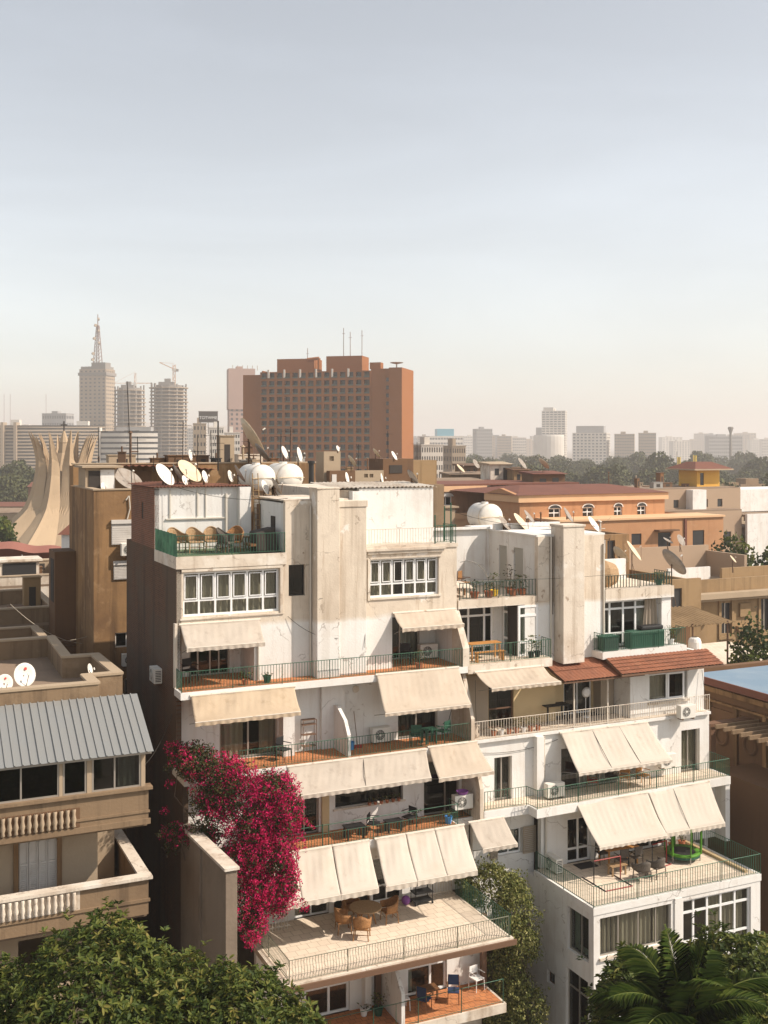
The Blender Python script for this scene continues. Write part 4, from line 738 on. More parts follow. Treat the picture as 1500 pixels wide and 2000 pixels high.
for (a, c, z0, z1) in ((52.6, 53.7, 14.6, 17.1), (56.8, 57.9, 14.6, 17.2), (57.2, 58.4, 11.6, 13.1)):
    o = part('window', MB().box(a, c, vv + .2, vv + .25, z0, z1), 'window_dark', VL); part('frame', MB().box(a + .5, a + .6, vv + .14, vv + .2, z0, z1), 'frame_alu', o)
    part('architrave', MB().box(a - .25, a, vv - .12, vv, z0 - .2, z1 + .2).box(c, c + .25, vv - .12, vv, z0 - .2, z1 + .2).box(a - .25, c + .25, vv - .14, vv, z0 - .45, z0 - .2), 'ochre_wall', o)
for u in (54.4, 59.2):
    for k in range(5): part('fluting', MB().box(u + k * .28, u + k * .28 + .17, vv - .16, vv, 9, 14.8), 'ochre_wall', VL)
    part('capital', MB().box(u - .2, u + 1.5, vv - .35, vv, 14.8, 15.15).box(u + .1, u + 1.2, vv - .2, vv, 15.9, 17.0), 'ochre_wall', VL)
b = MB(); wall(b, 44.3, 49.3, 0, 19.5, vv - 1.5, .3, [(46.4, 47.4, 17.3, 18.8)]); b.box(44.3, 50.2, vv - 1.2, vv + 8, 0, 16.4); b.box(44, 50.5, vv - 1.9, vv - 1.5, 16.3, 16.55); part('stair_wing', b, 'ochre_wall', VL); part('window', MB().box(46.4, 47.4, vv - 1.35, vv - 1.3, 17.3, 18.8), 'window_dark', VL)
# stone ruinous roof structure with junk behind the right terrace
t = thing('house', 'crumbling tan rooftop hut behind the right terrace railing', 'house', Wd(0, 0), ANG)
b = MB(); wall(b, 38, 49.5, 0, 22.3, 38, .4, [(47.2, 48.0, 20.2, 21.8)]); b.box(49.1, 49.5, 38.4, 44, 0, 22.3); part('wall', b, 'brown_render', t); part('roof_floor', MB().box(38, 49.5, 38.4, 44, 22.0, 22.1), 'roof_dust', t); part('door', MB().box(47.2, 48, 38.2, 38.25, 20.2, 21.8), 'window_dark', t)
part('roof_parapet', MB().box(49.6, 60, 40, 40.3, 0, 20.8).box(59.7, 60, 35, 40, 0, 20.3), 'pink_beige', t)
# rusty lean-to with white pillar, on the roof terrace below
RT = thing('house', 'cream roof terrace crossed by rusty railings beyond the lean-to tiles', 'house', Wd(0, 0), ANG)
part('roof_floor', MB().box(26.8, 48, 8, 24, 14.9, 15.3), 'tile_cream', RT); part('wall', MB().box(26.8, 48, 8, 8.3, 0, 14.9).box(26.8, 27.1, 8.3, 24, 0, 14.9), 'ochre_wall', RT)
railing(RT, [(33, 20), (36.5, 14.5), (38.0, 11.0), (40, 8.5)], 15.3, 1.0, 'metal_rust', .4, r=.025)
t = thing('shed', 'rusty corrugated shade roof on posts over dark clutter', 'shed', Wd(36.5, 18, 15.3), ANG)
part('roof_sheet', MB().grid(lambda s, q: (-1.5 + 6.5 * s, -2 + 4.5 * q, 3.0 + .5 * q + .05 * math.sin(s * 120)), 120, 2), 'ochre_wall', t, smooth=True)
for x, y in ((-1.2, -1.7), (4.6, -1.7), (-1.2, 2.2), (1.6, -1.8)): part('post', MB().tube((x, y, 0), (x, y, 3.1), .07), 'metal_rust', t)
part('back_wall', MB().box(-1, 4.6, 2.0, 2.2, 0, 3.0), 'brown_dark', t); part('cupboard', MB().box(-.3, 1.2, .4, 1.6, 0, 1.9), 'frame_brown', t)
tag(part('pillar', MB().lathe([(.42, 0), (.42, 2.1), (.35, 2.3), (.2, 2.4)], 16), 'plaster_clean', None, Wd(37.6, 15.4, 15.3)), 'round white pillar standing on the cream roof terrace', 'pillar')
# ---------------- carved brown building at the right edge
CB = thing('apartment_building', 'dark brown building with carved panels and a timber pergola on top', 'building', Wd(0, 0), ANG)
cu = 28.5
b = MB(); wall(b, -9, 6, 0, 18.1, cu, .4, [(-2.6, -1.6, 5.2, 11.4)], 'v'); b.box(cu + .4, 42, 5.6, 6, 0, 18.1); part('wall', b, 'brown_dark', CB)
b = MB(); b.box(cu - .25, cu, -9, 6, 17.5, 17.75); b.box(cu - .4, cu, -9, 6, 13.6, 14.0); b.box(cu - .2, cu, -9, 6, 17.0, 17.1); part('cornice', b, 'brown_render', CB)
for k, v in enumerate((4.4, 2.5, .5, -1.6)):
    o = part('carved_panel', MB().box(cu - .08, cu, v - .8, v + .8, 14.4, 16.7), 'brown_dark', CB)
    part('panel_moulding', MB().lathe([(.42, 0), (.5, .04), (.42, .09), (.34, .04)], 20, (cu - .09, v, 15.4), Matrix.Rotation(-math.pi / 2, 4, 'Y')), 'brown_dark', o)
for v in (3.45, 1.5, -.5, -2.7): part('pilaster', MB().box(cu - .15, cu, v - .12, v + .12, 14.0, 17.0), 'brown_render', CB)
for k in range(26): part('fluting', MB().box(cu - .07, cu, 5.6 - k * .22, 5.47 - k * .22, 11.8, 13.5), 'brown_dark', CB)
part('window', MB().box(cu + .2, cu + .25, -2.6, -1.6, 5.2, 11.4), 'window_dark', CB); part('window_frame', MB().box(cu - .12, cu, -1.6, -1.4, 5.2, 11.6).box(cu - .12, cu, -2.8, -2.6, 5.2, 11.6), 'brown_render', CB)
part('roof', MB().hexa([(cu - .6, -9, 18.1), (42, -9, 18.1), (42, 4.1, 18.1), (cu - .6, 4.1, 18.1)], [(cu - .6, -9, 18.28), (42, -9, 18.3), (42, 4.1, 18.3), (cu - .6, 4.1, 18.28)]), 'blue_sheet', CB)
part('roof_fascia', MB().box(cu - .68, cu - .6, -9, 6, 17.95, 18.3), 'roof_red', CB)
o = part('pergola', MB().box(25.9, 26.2, .4, .7, 12.5, 16.6).box(25.8, 28.4, .3, .8, 16.6, 16.75), 'frame_brown', CB)
for k in range(9): part('rafter', MB().box(25.8, 28.45, -.1 - k * .55, .02 - k * .55, 16.62, 16.8), 'beige_render', o)
part('pergola_wall', MB().box(26.0, 28.48, -5, .3, 0, 14.6), 'brown_dark', CB)
# ================================================================ far buildings
mat('hotel_red', (.29, .105, .028), .9, [((.22, .08, .022), .06, .45, .7, .5)])
mat('hotel_glass', (.022, .024, .026), .2, spec=.5)
mat('hotel_rail', (.09, .11, .085), .6)
mat('far_tan', (.36, .28, .20), .9, [((.27, .21, .15), .05, .45, .7, .5)])
mat('far_pink', (.40, .26, .21), .9, [((.32, .21, .17), .05, .45, .7, .5)])
mat('far_white', (.62, .57, .50), .9, [((.50, .44, .37), .08, .45, .7, .5)])
mat('far_grey', (.30, .29, .28), .9, [((.22, .21, .20), .05, .45, .7, .5)])
mat('far_concrete', (.24, .215, .19), .9, [((.17, .15, .13), .06, .45, .7, .5)])
mat('far_window', (.06, .06, .062), .3, spec=.5)
mat('teal', (.07, .30, .40), .4); mat('crane_orange', (.55, .25, .08), .6); mat('mast_red', (.25, .15, .12), .7); mat('sign_dark', (.06, .05, .045), .6); mat('sign_white', (.85, .83, .8), .5)
_wm = {}
def wingrid(t, x0, x1, z0, z1, y, cols, rows, ww, wh, m, recess=.35, ax='u', wm='far_window', single=True, th=.5, sill=None):
    """a wall with a grid of recessed openings and a pane in each"""
    cw, ch = (x1 - x0) / cols, (z1 - z0) / rows; H = []
    for i in range(cols):
        for j in range(rows):
            a = x0 + cw * (i + .5 - ww / 2); c = z0 + ch * (j + .5 - wh / 2); H.append((a, a + cw * ww, c, c + ch * wh))
    part('wall', wall(MB(), x0, x1, z0, z1, y, th, H, ax), m, t)
    P = cw * ww, ch * wh; k = (round(P[0], 2), round(P[1], 2), ax, wm)
    if k not in _wm: _wm[k] = (MB().box(0, P[0], 0, .1, 0, P[1]) if ax == 'u' else MB().box(0, .1, 0, P[0], 0, P[1])).mesh('window')
    J = MB()
    for n, h in enumerate(H):
        if single and n < 300: put('window', _wm[k], wm, t, (h[0], y + recess, h[2]) if ax == 'u' else (y + recess, h[0], h[2]))
        else: J.add((MB().box(h[0], h[1], y + recess, y + recess + .1, h[2], h[3]) if ax == 'u' else MB().box(y + recess, y + recess + .1, h[0], h[1], h[2], h[3])))
    if J.v: tag(part('windows', J, wm, t), None, None, kind='stuff')
def block(name, label, px0, px1, pyt, Y, depth, rz, cols, rows, m, side='r', scols=4, ww=.55, wh=.5, group=None, single=False, sm=None, pyb=None, cat='building', roofm=None):
    p = at(px0, pyt, Y); q = at(px1, pyt, Y); zt = p.z; dd = depth * abs(math.sin(rz))
    w = max(4.0, ((q.x - p.x) - dd) / math.cos(rz)) if rz else q.x - p.x
    if rz > 0: p = p + Vector((dd, 0, 0))                             # left side visible
    t = thing(name, label, cat, (p.x, p.y, 0), rz, group)
    z0 = 0 if pyb is None else max(0, at(0, pyb, Y).z)
    wingrid(t, 0, w, z0, zt, 0, cols, rows, ww, wh, m, single=single)
    wingrid(t, .5, depth, z0, zt, w - .5 if side == 'r' else 0, scols, rows, ww, wh, sm or m, ax='v', single=False, recess=.12 if side == 'r' else .35)
    part('core', MB().box(.6, w - .6, .6, depth, 0, zt - .02), sm or m, t)
    part('roof', MB().box(-.2, w + .2, -.2, depth, zt, zt + .4).box(w * .3, w * .55, depth * .3, depth * .7, zt + .4, zt + 3.2), roofm or m, t)
    t['zt'] = zt; t['w'] = w; return t
# ---------------- red hotel slab
hY = 405.0; K = hY / 508; HT = thing('hotel', 'large rust red hotel slab with rows of recessed balconies', 'hotel', at(508, 870, hY) * 1.0, 0); HT.location.z = 0
zt = at(0, 727, hY).z; hw = (728 - 508) / F * hY; fl = 18; zb = 2.0
HT.rotation_euler = (0, 0, R(4))
# front in shade because it turns away from the sun
HT.rotation_euler = (0, 0, R(-14)); hw = hw / math.cos(R(14)) * .985
cols, rows = 14, 19; cw = hw / cols; ch = (zt - zb) / rows; Hs = []
for i in range(cols):
    for j in range(rows): Hs.append((cw * i + .45, cw * (i + 1) - .45, zb + ch * j + .45, zb + ch * (j + 1) - .4))
part('facade_wall', wall(MB(), 0, hw, zb, zt, 0, 1.9, Hs), 'hotel_red', HT)
wm_ = MB().box(0, cw - .9, 0, .1, 0, ch - .85).mesh('window'); mat('hotel_curtain', (.13, .11, .085), .5)
wm2_ = MB().box(0, cw - .9, 0, .1, 0, ch - .85).mesh('window'); rm_ = MB().box(0, cw - .9, 0, .06, 0, .5).mesh('balcony_rail')
wm_.materials.append(MATS['hotel_glass']); wm2_.materials.append(MATS['hotel_curtain']); n = 0
for h in sorted(Hs, key=lambda h: -h[2]):
    n += 1
    w_ = put('window', wm2_ if random.random() < .22 else wm_, None, HT, (h[0], 1.7 if random.random() < .7 else 1.1, h[2])); put('balcony_rail', rm_, 'hotel_rail', w_, (0, -1.55, 0))
dl = 17.5
part('side_wall', MB().box(-.0, .5, 1.9, dl, 0, zt + .6), 'hotel_red', HT)
part('side_wing', MB().box(-7.5, -.01, 2.4, dl, 0, zt - .8), 'hotel_red', HT)
part('rear_wall', MB().box(.5, hw, 1.95, dl, 0, zt - .2), 'hotel_red', HT)
part('end_wall', MB().box(hw - .01, hw + 6.9, .4, dl - 6, 0, zt + .6), 'hotel_red', HT)
part('end_tower', MB().box(hw + 6.91, hw + 11.6, -1.3, dl, 0, zt + .8), 'hotel_red', HT)
for j in range(18): part('window', MB().box(hw + 5.6, hw + 6.7, .2, .38, 5 + j * 2.8, 6.3 + j * 2.8), 'hotel_glass', HT)
part('plant_room', MB().box(4.8, 19, 4.8, 14.4, zt, zt + 5.0), 'hotel_red', HT); part('plant_room', MB().box(23.6, 37, 4.8, 14.4, zt, zt + 5.7), 'hotel_red', HT)
part('plant_room', MB().box(hw - 1, hw + 3, 2.4, 6.4, zt + .6, zt + 3.0), 'hotel_red', HT)
for k in range(6): part('fin', MB().box(3 + k * 6.0, 3.6 + k * 6.0, -.5, .0, zt - 2.2, zt + .8), 'far_white', HT)
for (x, h_) in ((29.5, 11), (32, 9.5), (36.4, 10), (15.8, 4)):
    part('antenna', MB().tube((x, 7, zt + 5), (x, 7, zt + 5 + h_), .12, 5).tube((x - .6, 7, zt + 3 + h_), (x + .6, 7, zt + 3 + h_), .07, 4), 'mast_red', HT)
part('roof_pipe', MB().path([(16.5, 4.4, zt + 4.6), (21, 4.4, zt + 5.0), (21, 4.4, zt + 1)], .6), 'hotel_red', HT)
part('roof_dish', MB().lathe([(0, 0), (2.2, .45), (2.4, .7)], 14, (hw + 8, 6, zt + 2.4)).tube((hw + 8, 6, zt + .8), (hw + 8, 6, zt + 2.4), .25), 'far_tan', HT)
# ---------------- pink slab tower behind
t = block('tower', 'pinkish concrete tower rising behind the red hotel', 437, 496, 722, 900, 22, R(12), 5, 24, 'far_pink', 'l', 4, .45, .5)
part('upper_band', MB().box(-.8, t['w'] + .4, -.8, 20, t['zt'] - 32, t['zt'] + 1), 'far_pink', t); part('plinth', MB().box(-1.4, t['w'], -1.4, 20, 0, 40), 'far_pink', t)
for k in range(6): part('roof_pole', MB().tube((3 + k * 4, 5, t['zt']), (3 + k * 4, 5, t['zt'] + 4), .25, 5), 'far_tan', t)
# ---------------- broadcasting tower with lattice mast
BTt = block('tower', 'tan broadcasting tower carrying a tall lattice antenna mast', 155, 219, 722, 1100, 19, R(-14), 6, 28, 'far_tan', 'r', 5, .5, .4, single=True)
zt = BTt['zt']; w_ = BTt['w']; part('crown', MB().box(-1, w_ + 1, -1, 20, zt - 6, zt - 3).box(1, w_ - 1, 1, 18, zt, zt + 3).box(w_ * .4, w_ - 2, 3, 14, zt + 3, zt + 7), 'far_concrete', BTt)
b = MB(); h0, h1 = zt + 4, zt + 44; cx = w_ * .55; cy = 8
def lg(h, sx, sy): k = 1 - (h - h0) / (h1 - h0); return (cx + sx * (.9 + 2.4 * k), cy + sy * (.9 + 2.4 * k), h)
for sx, sy in ((-1, -1), (1, -1), (1, 1), (-1, 1)): b.tube(lg(h0, sx, sy), lg(h1, sx, sy), .45, 4)
for k in range(11):
    a, c = h0 + (h1 - h0) * k / 11, h0 + (h1 - h0) * (k + 1) / 11
    b.tube(lg(a, -1, -1), lg(c, 1, -1), .25, 4); b.tube(lg(a, 1, -1), lg(c, -1, -1), .25, 4); b.tube(lg(c, -1, -1), lg(c, 1, -1), .25, 4); b.tube(lg(a, 1, -1), lg(c, 1, 1), .25, 4)
b.tube((cx, cy, h1), (cx, cy, h1 + 11), .5, 5); part('mast', b, 'mast_red', BTt)
for (hh, sx) in ((h0 + 12, -1), (h0 + 22, 1), (h0 + 27, -1), (h0 + 34, 1), (h0 + 40, -1), (h0 + 46, 1), (h0 + 6, -1)): part('mast_drum', MB().tube(Vector(lg(hh, sx, -1)) + Vector((0, -1.2, 0)), Vector(lg(hh, sx, -1)) + Vector((sx * 1.5, 0, 0)), 1.5, 8), 'far_tan', BTt)
# ---------------- two concrete towers under construction and their cranes
for (lab, a, c, py, Y, rows) in (('unfinished concrete tower without a crane beside the mast tower', 222, 284, 762, 1050, 22), ('unfinished concrete tower topped by an orange tower crane', 292, 367, 757, 1000, 26)):
    p = at(a, py, Y); q = at(c, py, Y); w_ = q.x - p.x; t = thing('unfinished_tower', lab, 'tower', ((p.x + q.x) / 2, Y, 0)); r_ = w_ / 2
    part('core', MB().lathe([(r_ * .72, 0), (r_ * .72, p.z + 2), (0, p.z + 2)], 14), 'far_concrete', t)
    fm = MB().lathe([(0, 0), (r_ * .96, 0), (r_, .1), (r_, .9), (0, .9)], 18).mesh('floor_plate')
    for k in range(rows): put('floor_plate', fm, 'far_tan', t, (0, 0, p.z * (k + 1) / rows - 1), scale=(random.uniform(.95, 1.03), random.uniform(.95, 1.03), 1))
    for k in range(14):
        an = 2 * math.pi * k / 14; part('column', MB().box(-.6, .6, -.6, .6, 0, p.z + random.uniform(0, 5)), 'far_concrete', t, (r_ * .9 * math.cos(an), r_ * .9 * math.sin(an), 0), an)
    part('roof_clutter', MB().box(-r_ * .5, r_ * .3, -3, 3, p.z, p.z + 5).box(-r_ * .2, r_ * .1, -2, 2, p.z + 5, p.z + 8), 'far_concrete', t)
def crane(label, px, pyb, pyt, Y, jl, jr, tilt):
    p = at(px, pyb, Y); h = at(px, pyt, Y).z - p.z; t = thing('tower_crane', label, 'crane', p)
    part('mast', MB().tube((-1, 0, 0), (-1, 0, h), .35, 4).tube((1, 0, 0), (1, 0, h), .35, 4).path([((-1) ** k, 0, h * k / 8) for k in range(9)], .25, 4), 'crane_orange', t)
    part('jib', MB().tube((jr, 0, h * .8), (0, 0, h * .8), .6, 4).tube((0, 0, h * .8), (jl, 0, h * .8 + tilt), .45, 4).tube((0, 0, h + 1), (jl, 0, h * .8 + tilt), .15, 4), 'crane_orange', t); part('cab', MB().box(-1.6, 1.6, -1.6, 1.6, h * .72, h * .82), 'far_white', t); part('counterweight', MB().box(jr - 1, jr + 1.5, -1, 1, h * .7, h * .8), 'far_concrete', t)
crane('orange crane with raised jib on the unfinished tower', 340, 757, 712, 1000, -13, 2.5, 6)
crane('pale crane with a level jib far behind the mast tower', 264, 830, 728, 1500, -29, 22, 0)
# ---------------- other left blocks
block('office_block', 'hazy slab block with stepped top left of the mast tower', 82, 136, 808, 1300, 22, R(-8), 10, 8, 'far_grey', 'r', 3, .7, .4)
t = thing('office_building', 'long curved office building of horizontal bands behind the church', 'building', at(60, 870, 780)); t.location.z = 0
for k in range(18):
    zz = 3 + k * 2.3
    if zz > at(0, 832, 780).z: break
    part('floor_band', MB().grid(lambda s, q: (-48 + 100 * s, -8 * math.sin(s * math.pi) + (.4 if q > .5 else 0), zz + 1.2 * q), 20, 1), 'far_tan', t); 
part('curtain_wall', MB().grid(lambda s, q: (-48 + 100 * s, -7 * math.sin(s * math.pi) + .8, at(0, 832, 780).z * q), 20, 1), 'far_window', t); part('roof', MB().grid(lambda s, q: (-48 + 100 * s, -8.3 * math.sin(s * math.pi) * (1 - q) + 20 * q, at(0, 831, 780).z), 20, 1), 'far_grey', t)
for x in (-18, -9): part('stair_tower', MB().box(x, x + 2, -9.5, -2, 0, 46), 'far_tan', t)
part('roof_hut', MB().box(-14, -8, 0, 5, 43.5, 48).box(32, 40, 0, 5, 43.5, 47), 'far_white', t)
t = thing('office_building', 'white rounded office building striped with dark window bands', 'building', at(252, 870, 640)); t.location.z = 0
zt = at(0, 842, 640).z
for k in range(12):
    z_ = zt - 3.1 * (k + 1); o = part('floor_band', MB().grid(lambda s, q: (-16.5 + 33 * s, -5 * math.sin(s * math.pi) , z_ + 1.9 * q), 20, 1), 'far_white', t)
part('curtain_wall', MB().grid(lambda s, q: (-16.5 + 33 * s, -4.7 * math.sin(s * math.pi) + .3, zt * q), 20, 1), 'far_window', t); part('roof', MB().grid(lambda s, q: (-16.5 + 33 * s, -5 * math.sin(s * math.pi) * (1 - q) + 16 * q, zt), 20, 1), 'far_white', t); part('stair_tower', MB().box(-17.5, -16.2, -1, 3, 0, zt + 2), 'far_white', t); part('roof_room', MB().box(-8, 12, 2, 10, zt, zt + 2.4), 'far_grey', t)
block('apartment_block', 'tan apartment block standing left of the hotel', 368, 402, 828, 560, 14, R(10), 4, 10, 'far_tan', 'l', 3, .5, .45, single=True)
block('apartment_block', 'white apartment block with close rows of balconies beside the hotel', 400, 436, 836, 540, 14, R(10), 6, 12, 'far_white', 'l', 4, .6, .5, single=True)
block('apartment_block', 'lower white apartment block tucked against the hotel', 430, 468, 846, 520, 14, R(10), 6, 12, 'far_white', 'l', 4, .6, .5, single=True)
# billboard with lettering
bp = at(388, 824, 545); BBd = thing('billboard', 'dark rooftop billboard with white capital letters', 'billboard', bp, R(8))
bw = (425 - 388) / F * 545; bh = 20 / F * 545
part('board', MB().box(0, bw, 0, .4, 0, bh), 'sign_dark', BBd); part('frame', MB().box(-.2, bw + .2, .1, .5, -.3, -.02).box(-.2, bw + .2, .1, .5, bh + .02, bh + .3), 'far_concrete', BBd)
for x in (1, bw / 2, bw - 1): part('support', MB().tube((x, .3, -6), (x, .3, 0), .2, 5), 'far_concrete', BBd)
def textobj(txt, size, m, par, loc, rz, ex=.02):
    c = bpy.data.curves.new('lettering', 'FONT'); c.body = txt; c.size = size; c.extrude = ex; c.align_x = 'CENTER'
    o = bpy.data.objects.new('lettering', c); COL.objects.link(o); dg = bpy.context.evaluated_depsgraph_get(); me = bpy.data.meshes.new_from_object(o.evaluated_get(dg)); bpy.data.objects.remove(o)
    me.materials.clear(); o = put('lettering', me, m, par, loc, rot=(R(90), 0, rz)); return o
textobj('TOTWME', 2.0, 'sign_white', BBd, (bw / 2, -.05, bh * .28), 0)
# ---------------- right skyline
t = block('office_block', 'pale office block with bright teal crown', 830, 905, 852, 1350, 30, R(10), 12, 7, 'far_white', 'l', 4, .8, .4); part('crown', MB().box(t['w'] * .25, t['w'] * .75, 3, 16, t['zt'], t['zt'] + 9), 'teal', t)
block('office_block', 'grey stepped block right of the teal crowned office', 926, 962, 838, 1500, 24, R(8), 8, 12, 'far_grey', 'l', 3, .6, .45)
t = block('tower', 'tall white hotel tower with rounded base across the park', 1058, 1110, 803, 1500, 20, R(-16), 6, 24, 'far_white', 'r', 4, .75, .45, single=True)
part('crown', MB().box(2, t['w'] * .5, 1, 10, t['zt'], t['zt'] + 5), 'far_white', t); part('podium', MB().lathe([(0, 44), (20, 44), (20.6, 42), (20.6, 0)], 24, (10, -3, 0)), 'far_white', t); part('side_slab', MB().box(-8, 0, 2, 14, 0, t['zt'] - 22), 'far_grey', t)
t = block('office_block', 'white grid-fronted block with a set-back grey top', 1118, 1196, 846, 1400, 30, R(-20), 9, 12, 'far_white', 'r', 8, .6, .5, single=True); part('upper_block', MB().box(4, t['w'] - 4, 4, 20, t['zt'], t['zt'] + 9), 'far_grey', t)
block('apartment_block', 'beige flats with many balconies right of the grid-fronted block', 1200, 1246, 848, 1380, 24, R(-14), 8, 12, 'far_tan', 'r', 4, .6, .5)
block('apartment_block', 'wider beige flats, farther right, with darker upper floors', 1247, 1288, 846, 1420, 26, R(-12), 9, 12, 'far_tan', 'r', 4, .6, .5)
block('apartment_block', 'weathered pale flats stacked with balconies right of the red hotel', 803, 866, 870, 420, 16, R(14), 9, 9, 'far_white', 'l', 5, .55, .55, single=True, sm='far_tan')
block('apartment_block', 'narrow tan flats at the end of the weathered balconies', 864, 910, 872, 440, 16, R(14), 6, 9, 'far_tan', 'l', 4, .55, .55, single=True)
rs = random.Random(5)
specs = [(x, rs.randint(26, 54), rs.randint(846, 862), rs.randint(1900, 2900)) for x in range(1290, 1500, 22)] + [(x, rs.randint(26, 44), rs.randint(850, 862), rs.randint(1700, 2500)) for x in list(range(905, 1060, 22)) + [800, 815]] + [(x, rs.randint(26, 44), rs.randint(832, 850), rs.randint(1500, 2200)) for x in (-10, 30, 200, 225, 290, 360)]
for (x, w_, py, Y) in specs:
    mm_ = rs.choice(['far_tan', 'far_grey', 'far_white', 'far_tan'])
    block('apartment_block', 'small hazy %s %s apartment block far away on the skyline' % ('wide' if w_ > 38 else 'narrow', {'far_tan': 'tan', 'far_grey': 'grey', 'far_white': 'pale'}[mm_]), x, x + w_, py, Y, 22, rs.uniform(-.2, .2), rs.randint(6, 10), rs.randint(8, 13), mm_, 'r', 3, .55, .45, group='hazy blocks on the skyline')
block('office_block', 'long low grey-green block behind the park trees', 1385, 1450, 852, 1700, 25, 0, 16, 8, 'far_grey', 'r', 3, .7, .5)
tw = thing('tower', 'thin tapering monument tower in the haze over the park', 'tower', at(1427, 870, 900)); tw.location.z = 0
part('shaft', MB().lathe([(1.6, 0), (1.0, 34), (1.0, 40)], 8), 'far_concrete', tw); part('crown', MB().lathe([(1.0, 40), (2.4, 44), (2.0, 45), (0, 45)], 8), 'far_concrete', tw)
for (px, Y) in ((8, 2600), (20, 2600), (90, 2600)):
    tag(part('radio_mast', MB().tube((0, 0, 0), (0, 0, at(0, 770, Y).z), .7, 4), 'mast_red', None, (at(px, 0, Y).x, Y, 0)), 'thin radio mast on the far hazy hill', 'mast', 'radio masts on the far hill')
hl = MB(); hl.grid(lambda s, q: (-2600 + 2600 * s, 3600 + 900 * q, (120 + 18 * math.sin(s * 9) + 9 * math.sin(s * 31)) * math.sin(min(1, q * 1.6) * math.pi / 2) * math.sin(s * math.pi) ** .4), 60, 6)
tag(part('hills', hl, 'far_tan', None), None, None, kind='structure')
# ---------------- lotus church
cY = 230.0; CT = thing('cathedral', 'concrete lotus-shaped church with flaring petals and a small cross', 'church', at(125, 870, cY)); CT.location.z = 0
prof = [(0, 34), (4, 27), (8, 20.5), (11, 15.8), (14, 11.6), (17, 8.2), (20, 6.8), (24, 5.8), (27, 5.6), (30, 6.2), (33, 7.2)]
def rad(z):
    for (a, ra), (c, rc) in zip(prof, prof[1:]):
        if a <= z <= c:
            k = (z - a) / (c - a); return ra + (rc - ra) * k
    return prof[-1][1]
NP = 10
for k in range(NP):
    th = 2 * math.pi * k / NP + .16
    def fn(s, q, sc=1.0):
        x = s * 2 - 1; top = 32.4 - 7.5 * abs(x) ** .9 + (k % 3) * .4; z = top * q; r_ = rad(z) * (1 - .16 * abs(x) ** .7) * sc; an = th + x * math.pi / NP * (1 - .25 * max(0, q - .75) * 4 * .6)
        return (r_ * math.cos(an), r_ * math.sin(an), z)
    b = MB().grid(fn, 12, 30); b.grid(lambda s, q: fn(s, q, .93), 12, 30)
    part('petal', b, 'sandstone', CT)
part('lantern', MB().lathe([(4.6, 20), (3.6, 24), (1.3, 28.5), (.9, 30.5), (1.0, 30.6), (.2, 33)], 8), 'sandstone', CT); part('cross', MB().box(-.12, .12, -.12, .12, 32.8, 35.0).box(-.65, .65, -.1, .1, 34.1, 34.35), 'sign_dark', CT)
# low roofs around the church
for (lab, px0, px1, pyt, Y, m_, mr) in (('brick red hut beside the church', 55, 72, 945, 300, 'roof_brick', 'roof_red'), ('low red-roofed sheds in the church yard', -10, 40, 996, 310, 'beige_wall', 'roof_dust'), ('long tan market hall left of the church', -20, 70, 984, 340, 'beige_render', 'roof_red')):
    p = at(px0, pyt, Y); q = at(px1, pyt, Y); t = thing('shed', lab, 'shed', (p.x, Y, 0)); part('wall', MB().box(0, q.x - p.x, 0, 8, 0, p.z - .8), m_, t); part('roof', MB().prism([(-.4, p.z - .8), (8.4, p.z - .8), (4, p.z + .4)], 'x', -.3, q.x - p.x + .3), mr, t)
t = thing('house', 'small white house with orange tiled roof at the foot of the church', 'house', at(120, 1060, 105)); p = at(120, 1040, 105)
t.location.z = 0; part('wall', MB().box(0, 1.6, 0, 3, 0, p.z - .2), 'plaster_clean', t); part('roof', MB().hexa([(-.3, -.3, p.z - .2), (2, -.3, p.z - .2), (2, 3.3, p.z - .2), (-.3, 3.3, p.z - .2)], [(.8, 1, p.z + 1), (1.2, 1, p.z + 1), (1.2, 2, p.z + 1), (.8, 2, p.z + 1)]), 'roof_red', t)
# scattered low roofs between the terracotta villa and the park
rs = random.Random(11)
for k in range(26):
    Y = rs.uniform(150, 330); px = rs.choice([rs.uniform(820, 1000), rs.uniform(1300, 1520), rs.uniform(1300, 1520)]); zt = rs.uniform(14, 19.5); w_ = rs.uniform(8, 18); p = at(px, 870, Y)
    mm_ = rs.choice(['beige_render', 'beige_wall', 'plaster_old', 'brown_render'])
    t = thing('house', '%s %s roof among the low streets towards the park' % ('broad' if w_ > 13 else 'small', {'beige_render': 'dusty olive', 'beige_wall': 'cream', 'plaster_old': 'whitish', 'brown_render': 'rusty brown'}[mm_]), 'house', (p.x, Y, 0), ANG, 'dusty roofs towards the park')
    part('wall', MB().box(0, w_, 0, 10, 0, zt), mm_, t); part('roof_wall', MB().box(0, w_, 0, .3, zt, zt + .8).box(w_ * .3, w_ * .6, 3, 7, zt, zt + 2.2), rs.choice(['beige_render', 'beige_wall']), t)
    for i in range(4): part('window', MB().box(w_ * (i + .3) / 4, w_ * (i + .7) / 4, -.06, 0, zt - 3, zt - 1.4), 'window_dark', t)
